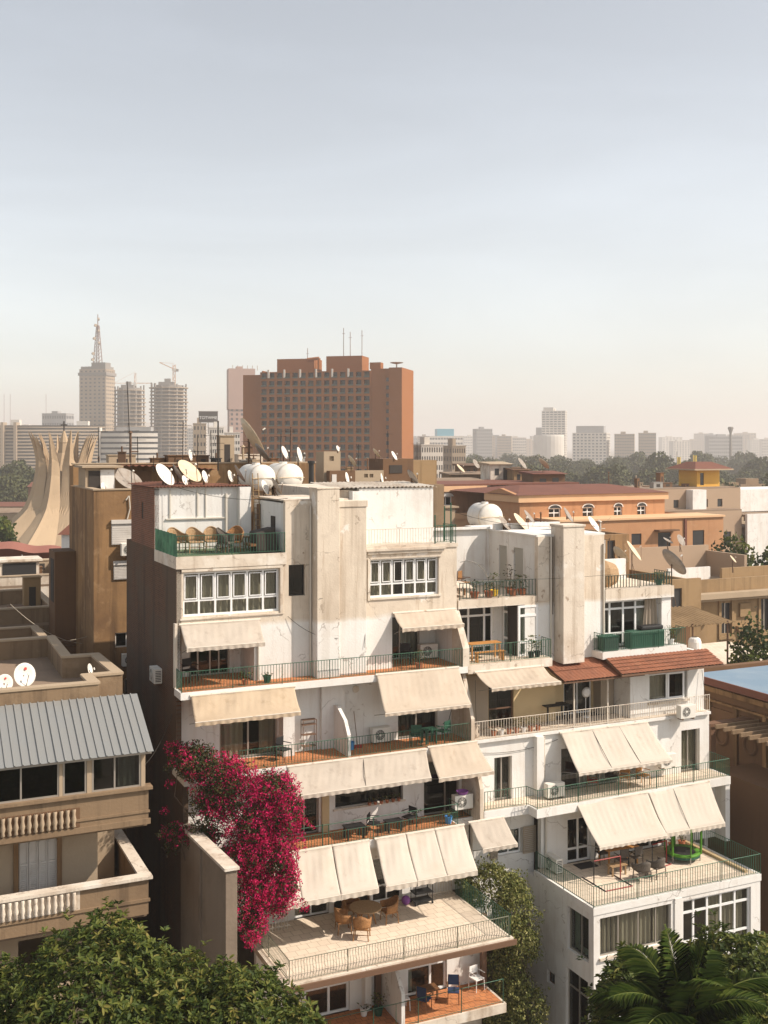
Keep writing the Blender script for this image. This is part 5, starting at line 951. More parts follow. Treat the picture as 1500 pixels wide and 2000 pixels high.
# roof rooms beyond the orange villa
for (lab, px0, px1, pyt, Y, m_, mr) in (('cream cube roof room beyond the orange villa', 958, 1002, 905, 150, 'plaster_old', 'beige_wall'), ('brown shed with sagging roof beyond the orange villa', 1042, 1108, 924, 140, 'brown_dark', 'roof_red'), ('low tan wall with rubble beyond the orange villa', 880, 962, 925, 155, 'beige_render', 'roof_dust'), ('flat greenish roof edge left of the orange gable', 820, 950, 938, 145, 'beige_wall', 'roof_dust'), ('small ochre hut beside the cream cube', 1004, 1036, 916, 148, 'ochre_wall', 'brown_dark'), ('dark lean-to left of the cream cube', 905, 940, 908, 165, 'brown_dark', 'metal_rust')):
    p = at(px0, pyt, Y); q = at(px1, pyt, Y); w_ = q.x - p.x; t = thing('roof_hut', lab, 'hut', (p.x, Y, 0), .25); part('wall', MB().box(0, w_, 0, 4, 0, p.z - .15), m_, t); part('roof', MB().hexa([(-.3, -.4, p.z - .15), (w_ + .3, -.4, p.z - .15), (w_ + .3, 4.4, p.z - .15), (-.3, 4.4, p.z - .15)], [(-.3, -.4, p.z - .05), (w_ + .3, -.4, p.z - .1), (w_ + .3, 4.4, p.z + .2), (-.3, 4.4, p.z + .15)]), mr, t)
    part('window', MB().box(w_ * .2, w_ * .4, -.03, 0, p.z - 1.6, p.z - .7), 'window_dark', t); part('door', MB().box(w_ * .6, w_ * .8, -.03, 0, p.z - 2.6, p.z - .6), 'window_dark', t)
# yellow banners on the park building
for (px, py, h_) in ((1322, 896, 18), (1353, 900, 26)):
    t = thing('banner', 'tall yellow banner on a pole among the park trees', 'banner', at(px, py + 24, 520), 0, 'yellow banners in the park'); part('pole', MB().tube((0, 0, -10), (0, 0, 9), .15, 5), 'far_concrete', t); part('cloth', MB().grid(lambda s, q: (.2 + 1.6 * s, .2 * math.sin(s * 6), 2.5 + h_ / 4.5 * q), 4, 4), 'yellow', t)
# ================================================================ vegetation
leafmat('ficus_leaf', [(.018, .032, .007), (.042, .066, .013), (.078, .104, .019), (.14, .155, .028), (.25, .20, .055)], .55, .3, .2)
leafmat('park_leaf', [(.045, .052, .018), (.08, .088, .03), (.12, .12, .045)], .8, .1)
leafmat('palm_leaf', [(.03, .058, .011), (.08, .125, .021), (.19, .21, .045)], .6, .3, .2)
leafmat('vine_leaf', [(.05, .07, .014), (.13, .15, .03), (.27, .26, .08), (.40, .36, .15)], .6, .3)
leafmat('bract', [(.28, .003, .04), (.52, .006, .085), (.68, .011, .13), (.74, .03, .20)], .7, .35)
leafmat('boug_leaf', [(.03, .04, .010), (.06, .07, .018), (.13, .075, .025)], .6, .25)
mat('bark', (.12, .085, .06), .95, [((.06, .045, .03), (6, 6, 1.2), .45, .65, .8)], .6, 12)
rng = np.random.default_rng(3)
def unit(a): return a / np.maximum(np.linalg.norm(a, axis=1, keepdims=True), 1e-9)
def leafmesh(name, P, D, Nm, L, Wd_, rnd, fold=.25, droop=.0):
    n = len(P); D = unit(D); S = unit(np.cross(D, Nm)); Nm = unit(np.cross(S, D)); L = np.asarray(L).reshape(-1, 1) * np.ones((n, 1)); Wd_ = np.asarray(Wd_).reshape(-1, 1) * np.ones((n, 1))
    a = P; t = P + D * L + np.array([0, 0, -1.0]) * L * droop
    m1 = P + D * L * .3; m2 = P + D * L * .7 + np.array([0, 0, -1.0]) * L * droop * .4
    V = np.stack([a, m1 + S * Wd_ * .5 + Nm * Wd_ * fold, m2 + S * Wd_ * .42 + Nm * Wd_ * fold, t, m2 - S * Wd_ * .42 + Nm * Wd_ * fold, m1 - S * Wd_ * .5 + Nm * Wd_ * fold], 1).reshape(-1, 3)
    base = np.arange(n)[:, None] * 6; F_ = np.stack([base + np.array([0, 1, 2, 3]), base + np.array([0, 3, 4, 5])], 1).reshape(-1, 4)
    me = bpy.data.meshes.new(name); me.vertices.add(len(V)); me.vertices.foreach_set('co', V.astype(np.float32).ravel())
    me.loops.add(F_.size); me.loops.foreach_set('vertex_index', F_.astype(np.int32).ravel()); me.polygons.add(len(F_)); me.polygons.foreach_set('loop_start', np.arange(0, F_.size, 4, dtype=np.int32)); me.polygons.foreach_set('loop_total', np.full(len(F_), 4, dtype=np.int32))
    at_ = me.attributes.new('rnd', 'FLOAT', 'FACE'); at_.data.foreach_set('value', np.repeat(np.clip(rnd, 0, 1), 2).astype(np.float32)); me.update(calc_edges=True); me.validate(); return me
def ellpts(ells, n, shell=.55, low=-.6):
    """points through the outer part of a union of ellipsoids, with outward directions"""
    vol = np.array([e[3] * e[4] + e[4] * e[5] + e[3] * e[5] for e in ells]); pick = rng.choice(len(ells), n * 2, p=vol / vol.sum()); E_ = np.array(ells)[pick]
    d = unit(rng.normal(size=(n * 2, 3))); r = shell + (1 - shell) * rng.random((n * 2, 1)) ** .6; r *= 1 + .10 * np.sin(d[:, :1] * 9 + E_[:, :1] * 3) * np.cos(d[:, 1:2] * 7 + d[:, 2:] * 8)
    P = E_[:, :3] + d * E_[:, 3:6] * r; ok = d[:, 2] > low
    for e in ells:
        q = (P - np.array(e[:3])) / np.array(e[3:6]); ok &= ~(np.linalg.norm(q, axis=1) < shell * .92)
    P, d = P[ok][:n], unit(d[ok] / E_[ok][:, 3:6])[:n]; return P, d
def branch(b, p, q, r0, r1, n=5, wob=.08):
    p, q = Vector(p), Vector(q); prev = p
    for i in range(1, n + 1):
        k = i / n; c = p.lerp(q, k) + Vector((random.uniform(-wob, wob), random.uniform(-wob, wob), random.uniform(-wob, wob))) * (q - p).length * (1 if i < n else 0)
        b.tube(prev, c, r0 + (r1 - r0) * (i - 1) / n, 7, r0 + (r1 - r0) * k, cap=False); prev = c
def rosette_tree(name, label, base, ells, ntip, L, Wl, per=7, mt='ficus_leaf', group=None, shell=.55, cat='tree', trunk_r=.35):
    t = thing(name, label, cat, base, 0, group); base = np.array(base); E_ = [(e[0] - base[0], e[1] - base[1], e[2] - base[2], *e[3:]) for e in ells]
    P, d = ellpts(E_, ntip, shell); n = len(P); P = P + d * rng.exponential(.09, (n, 1)) * (rng.random((n, 1)) < .3) * 1.1
    up = unit(d * .7 + np.array([0, 0, .6]) + rng.normal(size=(n, 3)) * .35)
    PP = np.repeat(P, per, 0); UU = np.repeat(up, per, 0); k = len(PP)
    rt = rng.normal(size=(k, 3)); tan = unit(rt - (rt * UU).sum(1, keepdims=True) * UU); D = unit(tan + UU * rng.uniform(.05, .9, (k, 1)))
    PP = PP - UU * rng.uniform(0, .5, (k, 1)) * L; rnd = np.repeat(rng.random(n) * .5, per) + rng.random(k) * .55 - .02
    me = leafmesh('crown', PP, D, UU + rng.normal(size=(k, 3)) * .25, L * rng.uniform(.7, 1.2, k), Wl * rng.uniform(.8, 1.2, k), rnd, .18, .12); o = put('crown', me, mt, t); tag(o, None, None, kind='stuff')
    b = MB(); cz = np.mean([e[2] for e in E_]); fork = (0, 0, max(1.0, cz * .62)); branch(b, (0, 0, 0), fork, trunk_r, trunk_r * .75, 5, .02)
    for e in E_:
        branch(b, fork, (e[0] * .9, e[1] * .9, e[2]), trunk_r * .6, trunk_r * .2, 5, .04)
        for _ in range(14):
            dd = unit(rng.normal(size=(1, 3)))[0]; dd[2] = abs(dd[2]) * .8; branch(b, (e[0] * .9, e[1] * .9, e[2]), (e[0] + dd[0] * e[3] * .9, e[1] + dd[1] * e[4] * .9, e[2] + dd[2] * e[5] * .92), .05, .012, 4, .05)
    part('trunk', b, 'bark', t, smooth=True); return t
rosette_tree('ficus_tree', 'dense glossy green tree in front of the beige building and bougainvillea wall', (-5.6, 24.5, 0), [(-6.3, 24.5, 16.35, 2.3, 2.6, 3.2), (-8.6, 24.5, 15.6, 1.6, 2.4, 2.9), (-4.7, 24.6, 16.1, 1.6, 2.4, 2.5), (-3.2, 24.2, 15.9, 1.5, 2.2, 2.7), (-2.0, 24.0, 15.7, 1.0, 1.8, 2.3), (-7.2, 23.5, 14.5, 3, 2.5, 3.0), (-3.4, 23.3, 14.0, 2.2, 2.2, 3.0), (-5.4, 23.0, 16.2, 2.0, 1.8, 2.1), (-9.6, 24, 14.5, 1.6, 2, 2.6)], 14500, .175, .054, shell=.72)
rosette_tree('ficus_tree', 'dark broad-leaved tree behind the palm beside the white cube terrace', (9.3, 30.0, 0), [(9.5, 30.0, 14.0, 1.9, 2.2, 2.9), (6.9, 30.8, 13.6, 1.2, 1.6, 2.4), (11.6, 29.6, 13.9, 2.0, 2.2, 2.8)], 6500, .19, .064, shell=.7)
# palm
def palm(label, base, top, nf, fl, seed):
    t = thing('palm_tree', label, 'palm', base); r2 = random.Random(seed); h = top - base[2]
    b = MB(); prev = Vector((0, 0, 0)); 
    for i in range(12): c = Vector((.03 * math.sin(i), .03 * math.cos(i), h * (i + 1) / 12)); b.tube(prev, c, .2 - .06 * i / 12 + .015 * (i % 2), 10, .2 - .06 * (i + 1) / 12 + .015 * (i % 2), cap=False); prev = c
    part('trunk', b, 'bark', t, smooth=True)
    for k in range(nf):
        az = k * 2.399 + r2.uniform(-.2, .2); el = R(84 - 92 * (k / nf) ** .8 + r2.uniform(-5, 5)); L_ = fl * r2.uniform(.85, 1.1); sag = (1.3 if k > 1 else .25) * r2.uniform(.8, 1.2)
        pts = []; p = Vector((0, 0, h - .05)); e = el; ns = 22
        for i in range(ns + 1):
            pts.append(p.copy()); e2 = e - sag * (i / ns) ** 1.4; p = p + Vector((math.cos(az) * math.cos(e2), math.sin(az) * math.cos(e2), math.sin(e2))) * (L_ / ns)
        b = MB(); 
        for i in range(ns): b.tube(pts[i], pts[i + 1], .03 * (1 - i / ns) + .006, 5, .03 * (1 - (i + 1) / ns) + .006, cap=False)
        o = part('frond', b, 'palm_leaf', t, smooth=True); b = None
        at2 = o.data.attributes.new('rnd', 'FLOAT', 'FACE'); at2.data.foreach_set('value', [.85] * len(o.data.polygons))
        Pn, Dn, Nn, Ln = [], [], [], []
        for j in range(96):
            f_ = .10 + .90 * j / 96; i = min(ns - 1, int(f_ * ns)); q = pts[i].lerp(pts[i + 1], f_ * ns - i); tg = (pts[i + 1] - pts[i]).normalized(); sd_ = tg.cross(Vector((0, 0, 1))); sd_ = sd_.normalized() if sd_.length > .05 else Vector((-math.sin(az), math.cos(az), 0)); up_ = sd_.cross(tg)
            for s in (-1, 1):
                Pn.append(q); Dn.append(sd_ * s * .9 + tg * .75 + up_ * r2.uniform(.05, .4)); Nn.append(up_ + sd_ * s * .2); Ln.append(fl * .30 * math.sin(math.pi * min(1, .15 + f_ * .9)) ** .6 * r2.uniform(.85, 1.1) + .05)
        n_ = len(Pn); me = leafmesh('leaflets', np.array(Pn), np.array(Dn), np.array(Nn), np.array(Ln), .021, rng.random(n_) * .8, .3, .38); tag(put('leaflets', me, 'palm_leaf', o), None, None, kind='stuff')
    return t
palm('feathery green palm with an upright spear beside the white cube terrace', (7.05, 26.2, 0), 16.3, 22, 2.7, 4)
palm('lower spreading palm at the foot of the white cube terrace', (8.9, 25.4, 0), 15.0, 16, 2.4, 9)
# bougainvillea
bp_ = at(440, 1600, 39.7); BG = thing('bougainvillea', 'magenta bougainvillea cascading down the left corner of the white building', 'bougainvillea', Wd(.9, -2.0, 0))
def pxell(L_, Y): return [(*at(x, y, Y + dy), rx / F * Y, d_, ry / F * Y) for (x, y, rx, ry, d_, dy) in L_]
b0 = np.array(BG.location)
E1_ = pxell([(385, 1490, 48, 42, .7, .9), (350, 1475, 26, 30, .5, 1.0), (450, 1520, 60, 45, .8, .5), (530, 1540, 58, 38, .8, .1), (560, 1580, 36, 60, .7, -.1), (505, 1600, 70, 62, .9, 0), (420, 1560, 55, 60, .7, .5), (490, 1670, 62, 62, .8, -.2), (545, 1665, 40, 75, .7, -.3), (515, 1745, 56, 48, .7, -.5), (490, 1800, 32, 48, .5, -.7), (545, 1760, 16, 40, .3, -.5), (345, 1625, 34, 18, .4, .8), (400, 1630, 40, 26, .5, .5), (560, 1720, 26, 50, .5, -.4)], 39.7)
P, d = ellpts(E1_, 10500, .22, -1); gp = np.sin(P[:, 0] * 4.3 + 1.1) + np.sin(P[:, 2] * 3.7 + P[:, 0] * 1.9) + np.sin(P[:, 1] * 5 + P[:, 2] * 2.2); kp = rng.random(len(P)) < np.clip(.88 + .2 * gp, .5, 1); P, d = P[kp], d[kp]
st_ = rng.choice(len(P), 130); SP, SD = [], []
for i_ in st_:
    ln_ = rng.uniform(.25, .8); dr_ = np.array([rng.normal() * .35, -.25, rng.uniform(-1, .1)]) + d[i_] * .6
    for q_ in range(14): SP.append(P[i_] + dr_ * ln_ * q_ / 14 + np.array([0, 0, -.25]) * (q_ / 14) ** 2 * ln_ + rng.normal(size=3) * .02); SD.append(d[i_])
P = np.r_[P, np.array(SP)]; d = np.r_[d, np.array(SD)]
n = len(P); P = P - b0; per = 5; PP = np.repeat(P, per, 0) + rng.normal(size=(n * per, 3)) * .045; k = len(PP)
fac = np.clip((P[:, 0] + b0[0] + 6.9) / 2.6, .0, 1) * .74 + .24 + .24 * np.sin(P[:, 0] * 3.1 + P[:, 2] * 2.3); isb = np.repeat(rng.random(n) < fac, per)
D = unit(rng.normal(size=(k, 3)) + np.array([0, -.3, -.3])); Nn = rng.normal(size=(k, 3)) + np.repeat(d, per, 0) * .8
tag(put('bracts', leafmesh('bracts', PP[isb], D[isb], Nn[isb], rng.uniform(.04, .085, isb.sum()), .042, rng.random(isb.sum()) * .6 + np.repeat(rng.random(n), per)[isb] * .45, .2), 'bract', BG), None, None, kind='stuff')
q_ = ~isb; q_ &= rng.random(k) < .7
P3, d3 = ellpts([(*e[:3], e[3] * .8, e[4] * .8, e[5] * .85) for e in E1_], 4200, .15, -1); P3 = np.repeat(P3 - b0, 4, 0); P3 = P3 + rng.normal(size=P3.shape) * .06; k3 = len(P3)
tag(put('inner_leaves', leafmesh('inner_leaves', P3, rng.normal(size=(k3, 3)), rng.normal(size=(k3, 3)), rng.uniform(.08, .13, k3), .06, rng.random(k3) * .7, .2), 'boug_leaf', BG), None, None, kind='stuff')
tag(put('leaves', leafmesh('leaves', PP[q_], D[q_], Nn[q_], rng.uniform(.06, .11, q_.sum()), .045, rng.random(q_.sum()), .2), 'boug_leaf', BG), None, None, kind='stuff')
b = MB()
for i in range(16):
    e = E1_[i % len(E1_)]; branch(b, Vector((random.uniform(-.3, .3), random.uniform(-.2, .2), random.uniform(11, 14))), Vector((e[0] - b0[0], e[1] - b0[1] + .1, e[2] - b0[2])), .035, .012, 6, .06)
for i in range(70):
    e = random.choice(E1_); p = Vector((e[0] - b0[0], e[1] - b0[1], e[2] - b0[2])); dv = Vector((random.uniform(-1, 1) * e[3] * 1.1, random.uniform(-1, 0) * e[4], random.uniform(-1, .9) * e[5] * 1.05)); branch(b, p, p + dv, .012, .005, 4, .08)
branch(b, (0, 0, 0), (0, 0, 13), .08, .05, 6, .02); part('stem', b, 'bark', BG)
# loose flower sprays over the dark alley
for (x, y) in ((332, 1530), (322, 1582), (330, 1455), (318, 1630)):
    c = np.array(at(x, y, 40.6)) - b0; m_ = 36; tag(put('bract_spray', leafmesh('bract_spray', c + rng.normal(size=(m_, 3)) * np.array([.10, .1, .07]), rng.normal(size=(m_, 3)), rng.normal(size=(m_, 3)), .07, .05, rng.random(m_)), 'bract', BG), None, None, kind='stuff')
# climbing vine in the gap between the two white buildings
VN = thing('climbing_vine', 'yellow-green climbing vine spilling down between the two white buildings', 'vine', Wd(13.2, -2.8, 0)); b0 = np.array(VN.location)
E2_ = pxell([(930, 1722, 30, 24, .6, 1.2), (975, 1735, 36, 34, .7, .8), (1005, 1780, 38, 45, .7, .2), (1018, 1840, 34, 48, .7, -.1), (985, 1860, 34, 50, .6, .5), (1000, 1920, 40, 50, .7, 0), (1030, 1970, 36, 40, .7, -.4), (985, 1990, 40, 40, .7, .2), (1020, 2030, 50, 50, .8, 0), (920, 1760, 22, 18, .5, 1.2), (915, 1712, 26, 18, .5, 1.3), (955, 1708, 30, 22, .5, 1.1), (1000, 1732, 26, 24, .5, .6), (1035, 1800, 18, 30, .4, 0)], 44.0)
P, d = ellpts(E2_, 5600, .4, -1); gp = np.sin(P[:, 0] * 4.1) + np.sin(P[:, 2] * 3.3 + P[:, 0] * 2) + np.sin(P[:, 1] * 4 + P[:, 2] * 2.6); kp = rng.random(len(P)) < np.clip(.75 + .3 * gp, .2, 1); P, d = P[kp] + d[kp] * rng.exponential(.08, (kp.sum(), 1)), d[kp]; n = len(P); P = P - b0; per = 6; PP = np.repeat(P, per, 0) + rng.normal(size=(n * per, 3)) * .06; k = len(PP); D = unit(rng.normal(size=(k, 3)) + np.array([0, -.4, -.7]))
tag(put('leaves', leafmesh('leaves', PP, D, rng.normal(size=(k, 3)) + np.repeat(d, per, 0) * 1.2, rng.uniform(.07, .13, k), .06, rng.random(k) * .65 + np.repeat(rng.random(n), per) * .4 - .05, .2, .1), 'vine_leaf', VN), None, None, kind='stuff')
b = MB()
for e in E2_: branch(b, (random.uniform(-.2, .2), random.uniform(-.2, .2), 0), (e[0] - b0[0], e[1] - b0[1], e[2] - b0[2]), .06, .02, 7, .03)
part('stem', b, 'bark', VN)
# park trees
def cloudtree(name, label, seed, n, R_, H_, loc, mt='park_leaf', cs=.55, group=None, parts=7):
    r2 = random.Random(seed); t = thing(name, label, 'tree', loc, 0, group); E_ = []
    for i in range(parts):
        a = r2.uniform(0, 6.28); q = r2.uniform(.0, .62) * R_; E_.append((q * math.cos(a), q * math.sin(a), H_ * r2.uniform(.5, .82), R_ * r2.uniform(.35, .6), R_ * r2.uniform(.35, .6), H_ * r2.uniform(.14, .24)))
    P, d = ellpts(E_, n, .5, -.8); n = len(P); D = unit(rng.normal(size=(n, 3))); tag(put('crown', leafmesh('crown', P, D, d + rng.normal(size=(n, 3)) * .5, cs * rng.uniform(.7, 1.3, n), cs * .7, rng.random(n) * .6 + .3 * np.sin(P[:, 0] * 1.3 + P[:, 2]), .15), mt, t), None, None, kind='stuff')
    b = MB(); branch(b, (0, 0, 0), (0, 0, H_ * .55), R_ * .06, R_ * .04, 4, .02)
    for e in E_: branch(b, (0, 0, H_ * .4), e[:3], R_ * .03, R_ * .01, 3, .03)
    part('trunk', b, 'bark', t); return t
GP = 'park trees along the river'; LBL = 'leafy park tree among the hazy treetops towards the river'
protos = [cloudtree('park_tree', LBL, s, 2200, 8.5, 21, (0, 0, 0), cs=1.1, group=GP) for s in (1, 2, 3, 4)]
rs = random.Random(21); used = [False] * 4; spots = []
for k in range(120):
    Y = 420 + 520 * rs.random() ** 1.1; px = rs.uniform(890, 1540); spots.append((px, Y))
for k in range(12): spots.append((rs.uniform(-40, 60), rs.uniform(360, 520)))
for k in range(10): spots.append((rs.uniform(1350, 1540), rs.uniform(240, 320)))
for i, (px, Y) in enumerate(spots):
    j = i % 4; p = at(px, 870, Y); s = rs.uniform(.62, 1.2); l_ = (p.x, Y, 0)
    if not used[j]: used[j] = True; o = protos[j]; o.location = l_; o.rotation_euler = (0, 0, rs.uniform(0, 6)); o.scale = (s, s, s * rs.uniform(.9, 1.15))
    else: dup(protos[j], l_, rs.uniform(0, 6), scale=(s, s, s * rs.uniform(.9, 1.15)))
def midtree(label, px, pyt, Y, R_, H_, seed, n=2600, cs=.4, mt='ficus_leaf'):
    p = at(px, pyt, Y); return cloudtree('garden_tree', label, seed, n, R_, p.z / .98 if H_ is None else H_, (p.x, Y, 0), mt, cs)
midtree('dark round garden tree in front of the white cubic house', 1440, 1040, 118, 5.0, None, 31, 4200, .45)
midtree('lower dark tree right of the round garden tree', 1500, 1062, 112, 4.5, None, 32, 3500, .45)
midtree('green tree half hidden left of the lotus church', -12, 1000, 180, 6, None, 33, 2600, .7)
midtree('bushy shrub below the ochre villa windows', 1462, 1222, 74, 1.7, None, 35, 2200, .28)
midtree('second bushy shrub at the edge of the ochre villa garden', 1500, 1228, 72, 1.6, None, 36, 2000, .28)
# ================================================================ awnings
AWN = [0]
def awning(label, u0, u1, v0, z0, v1, z1, b0=None, b1=None, m='canvas', val=.16, seams=(), arms=True, group=None, sag=.08):
    b0 = u0 if b0 is None else b0; b1 = u1 if b1 is None else b1; o_ = Wd(u0, v0, z0); t = thing('awning', label, 'awning', o_, ANG, group); sd_ = random.random() * 10
    w = u1 - u0; nx = max(16, int(w * 14)); ny = 12; AWN[0] += 1
    if m == 'canvas': m = ['canvas', 'canvas_grey', 'canvas', 'canvas_tan', 'canvas', 'canvas_grey'][AWN[0] % 6]
    def fn(s, q):
        x = (u0 + w * s) * (1 - q) + (b0 + (b1 - b0) * s) * q - u0
        wr = .03 * math.sin(s * w * 3.7 + q * 3.1 + sd_) * math.sin(q * 4 + s * 5 + sd_) + .016 * math.sin(s * w * 9 + sd_ + q * 2.0) * q + .010 * math.sin(s * w * 23 + q * 5 + sd_) + .022 * math.sin((s * w * 2.2 + q * .9) * 2 + sd_)
        return (x, (v1 - v0) * q, (z1 - z0) * q - sag * math.sin(math.pi * q) * (1 + .3 * math.sin(s * 7)) + wr * math.sin(math.pi * min(1, q + .15)))
    c = part('canopy', MB().grid(fn, nx, ny), m, t, smooth=True); sm = c.modifiers.new('thickness', 'SOLIDIFY'); sm.thickness = .008
    for s in seams:
        part('seam_gap', MB().tube(fn(s, .02), fn(s, .98), .012, 5), 'interior_dark', c)
    def vn(s, q): p = fn(s, 1); return (p[0], p[1] - .012 - .02 * math.sin(s * w * 21 + sd_) * q, p[2] - val * q * (1 - .16 * abs(math.sin(s * w * 5.2))))
    part('valance', MB().grid(vn, nx * 2, 2), m, t, smooth=True)
    part('front_bar', MB().tube(fn(0, 1), fn(1, 1), .02, 6), 'rail_white', t); part('roller', MB().tube((-.04, .05, .02), (w + .04, .05, .02), .055, 8), 'rail_white', t)
    if arms:
        for s in (.03, .97):
            a = fn(s, 1); part('arm', MB().path([(a[0], .08, (z1 - z0) - .35), (a[0], a[1] + .02, a[2] - .02)], .014, 5), 'metal_grey', t)
    return t
awning('short stained cream awning over the upper left loggia, below the six-bay window', .13, 3.25, -.04, 23.22, -1.0, 22.52, .12, 3.15)
awning('small cream awning over the loggia with an air conditioner', 9.0, 11.85, -.04, 23.1, -.85, 22.62)
awning('beige awning under the left end of the long green-railed balcony, above the bougainvillea', .28, 4.33, -1.03, 20.72, -2.2, 20.05, .12, 4.15)
awning('beige awning under the right end of the long green-railed balcony, above green chairs', 7.8, 11.48, -1.03, 20.86, -2.2, 19.62, 7.62, 11.42, val=.13)
awning('wide beige awning of two cloths over the long horizontal window', 3.9, 9.75, -1.5, 17.80, -2.55, 17.02, 3.5, 9.45, seams=(.53,))
awning('single beige awning beside the pale blue pipe corner, over the dark door with purple basin', 9.9, 12.1, -1.45, 17.85, -2.6, 16.95, 9.75, 12.25)
DP = [(2.45, 3.85, 'hidden partly by bougainvillea blossom'), (3.88, 5.33, 'next to the bougainvillea blossom'), (5.37, 6.85, 'above the rattan table, left of the wide gap'), (7.15, 8.42, 'just right of the wide gap'), (8.45, 9.68, 'second right of the wide gap'), (9.71, 11.0, 'beside the small tan awning')]
for (a, c, tx) in DP: awning('pale awning panel over the rattan terrace, ' + tx, a, c, -2.36, 14.86, -4.05, 13.72, a - .35, c - .33, 'canvas_pale', .2, group='pale awning panels over the rattan terrace', sag=.06)
awning('small tan awning between the two white buildings beside the shuttered window', 11.35, 12.95, -2.2, 14.85, -3.0, 14.05, 11.5, 13.1)
awning('smooth beige awning over the yellow wall with potted plants', 12.35, 15.65, -.9, 20.55, -2.05, 20.12, 12.45, 15.8, val=.14)
awning('slanting pale awning of three cloths under the beige railing, above wooden chairs', 16.25, 20.8, -1.36, 17.72, -2.75, 16.40, 16.2, 21.05, 'canvas_pale', .12, (.35, .66))
awning('big pale awning over the dining table beside the trampoline', 16.1, 19.75, -2.72, 15.12, -4.2, 13.80, 16.2, 19.6, 'canvas_pale', .12, group='pale awnings over the trampoline terrace')
awning('big pale awning sloping over the green trampoline', 19.85, 23.2, -2.6, 15.12, -4.0, 13.80, 19.7, 22.85, 'canvas_pale', .18, (.4,), group='pale awnings over the trampoline terrace')

# ================================================================ air conditioners
def make_ac():
    t = thing('air_conditioner', 'x', 'air conditioner', (0, 0, 0), 0, 'outdoor air conditioner units')
    c = part('casing', MB().box(-.42, .42, 0, .32, 0, .58), 'ac_white', t, bevel=.015)
    part('fan_well', MB().lathe([(0, 0), (.215, 0), (.215, .004)], 20, (-.10, -.003, .30), Matrix.Rotation(math.pi / 2, 4, 'X')), 'ac_dark', t)
    g_ = MB()
    for r_ in (.06, .11, .16, .21):
        g_.path([(-.10 + r_ * math.cos(a * math.pi / 8), -.012, .30 + r_ * math.sin(a * math.pi / 8)) for a in range(17)], .006, 4)
    for a in range(8): g_.tube((-.1, -.012, .3), (-.1 + .21 * math.cos(a * math.pi / 4), -.012, .3 + .21 * math.sin(a * math.pi / 4)), .005, 4)
    part('fan_grille', g_, 'ac_white', t); part('fan_hub', MB().lathe([(0, .02), (.05, .015), (.05, 0)], 12, (-.10, -.006, .30), Matrix.Rotation(math.pi / 2, 4, 'X')), 'ac_white', t)
    for k in range(7): part('louvre', MB().box(.424, .428, .05, .27, .08 + k * .065, .11 + k * .065), 'ac_dark', t)
    for x in (-.3, .3): part('foot', MB().box(x - .04, x + .04, .0, .32, -.06, -.001), 'metal_rust', t)
    return t
ac0 = make_ac(); first = True
for (lab, u, v, z, rz) in (('air conditioner hung on the dark brick flank of the white building', -.35, 2.6, 20.62, -math.pi / 2), ('air conditioner inside the recessed loggia under the small cream awning', 11.15, .95, LA + .08, 0), ('air conditioner on the terracotta balcony beside the curved divider', 8.45, -.12, LBz + .08, 0), ('air conditioner on the railing with a purple basin on top', 11.35, -1.75, LC + .45, 0), ('air conditioner hanging outside the beige railing on the blank white wall', 22.75, -1.75, RBz - .05, 0), ('air conditioner on the green-railed balcony at the white pilaster', 15.6, -2.0, RC + .08, 0), ('air conditioner on the green-railed balcony right of the orange wooden chair', 21.75, -1.65, RC + .5, 0), ('air conditioner at the left corner of the trampoline terrace', 15.15, -2.25, RD + .08, -math.pi / 2), ('air conditioner below the upper roller shutter of the brown wall', .7, 11.6, 24.78, 0), ('rusty air conditioner below the lower window of the brown wall', .75, 11.6, 19.55, 0)):
    w_ = Wd(u, v, z)
    if first: ac0.location = w_; ac0.rotation_euler = (0, 0, ANG + rz); ac0['label'] = lab; first = False
    else: dup(ac0, w_, ANG + rz, lab)
tag(part('basin', MB().lathe([(.0, 0), (.18, 0), (.26, .12), (.24, .12), (.17, .02), (0, .02)], 14), 'purple', None, Wd(11.35, -1.6, LC + 1.04)), 'purple plastic basin on top of an air conditioner', 'basin')

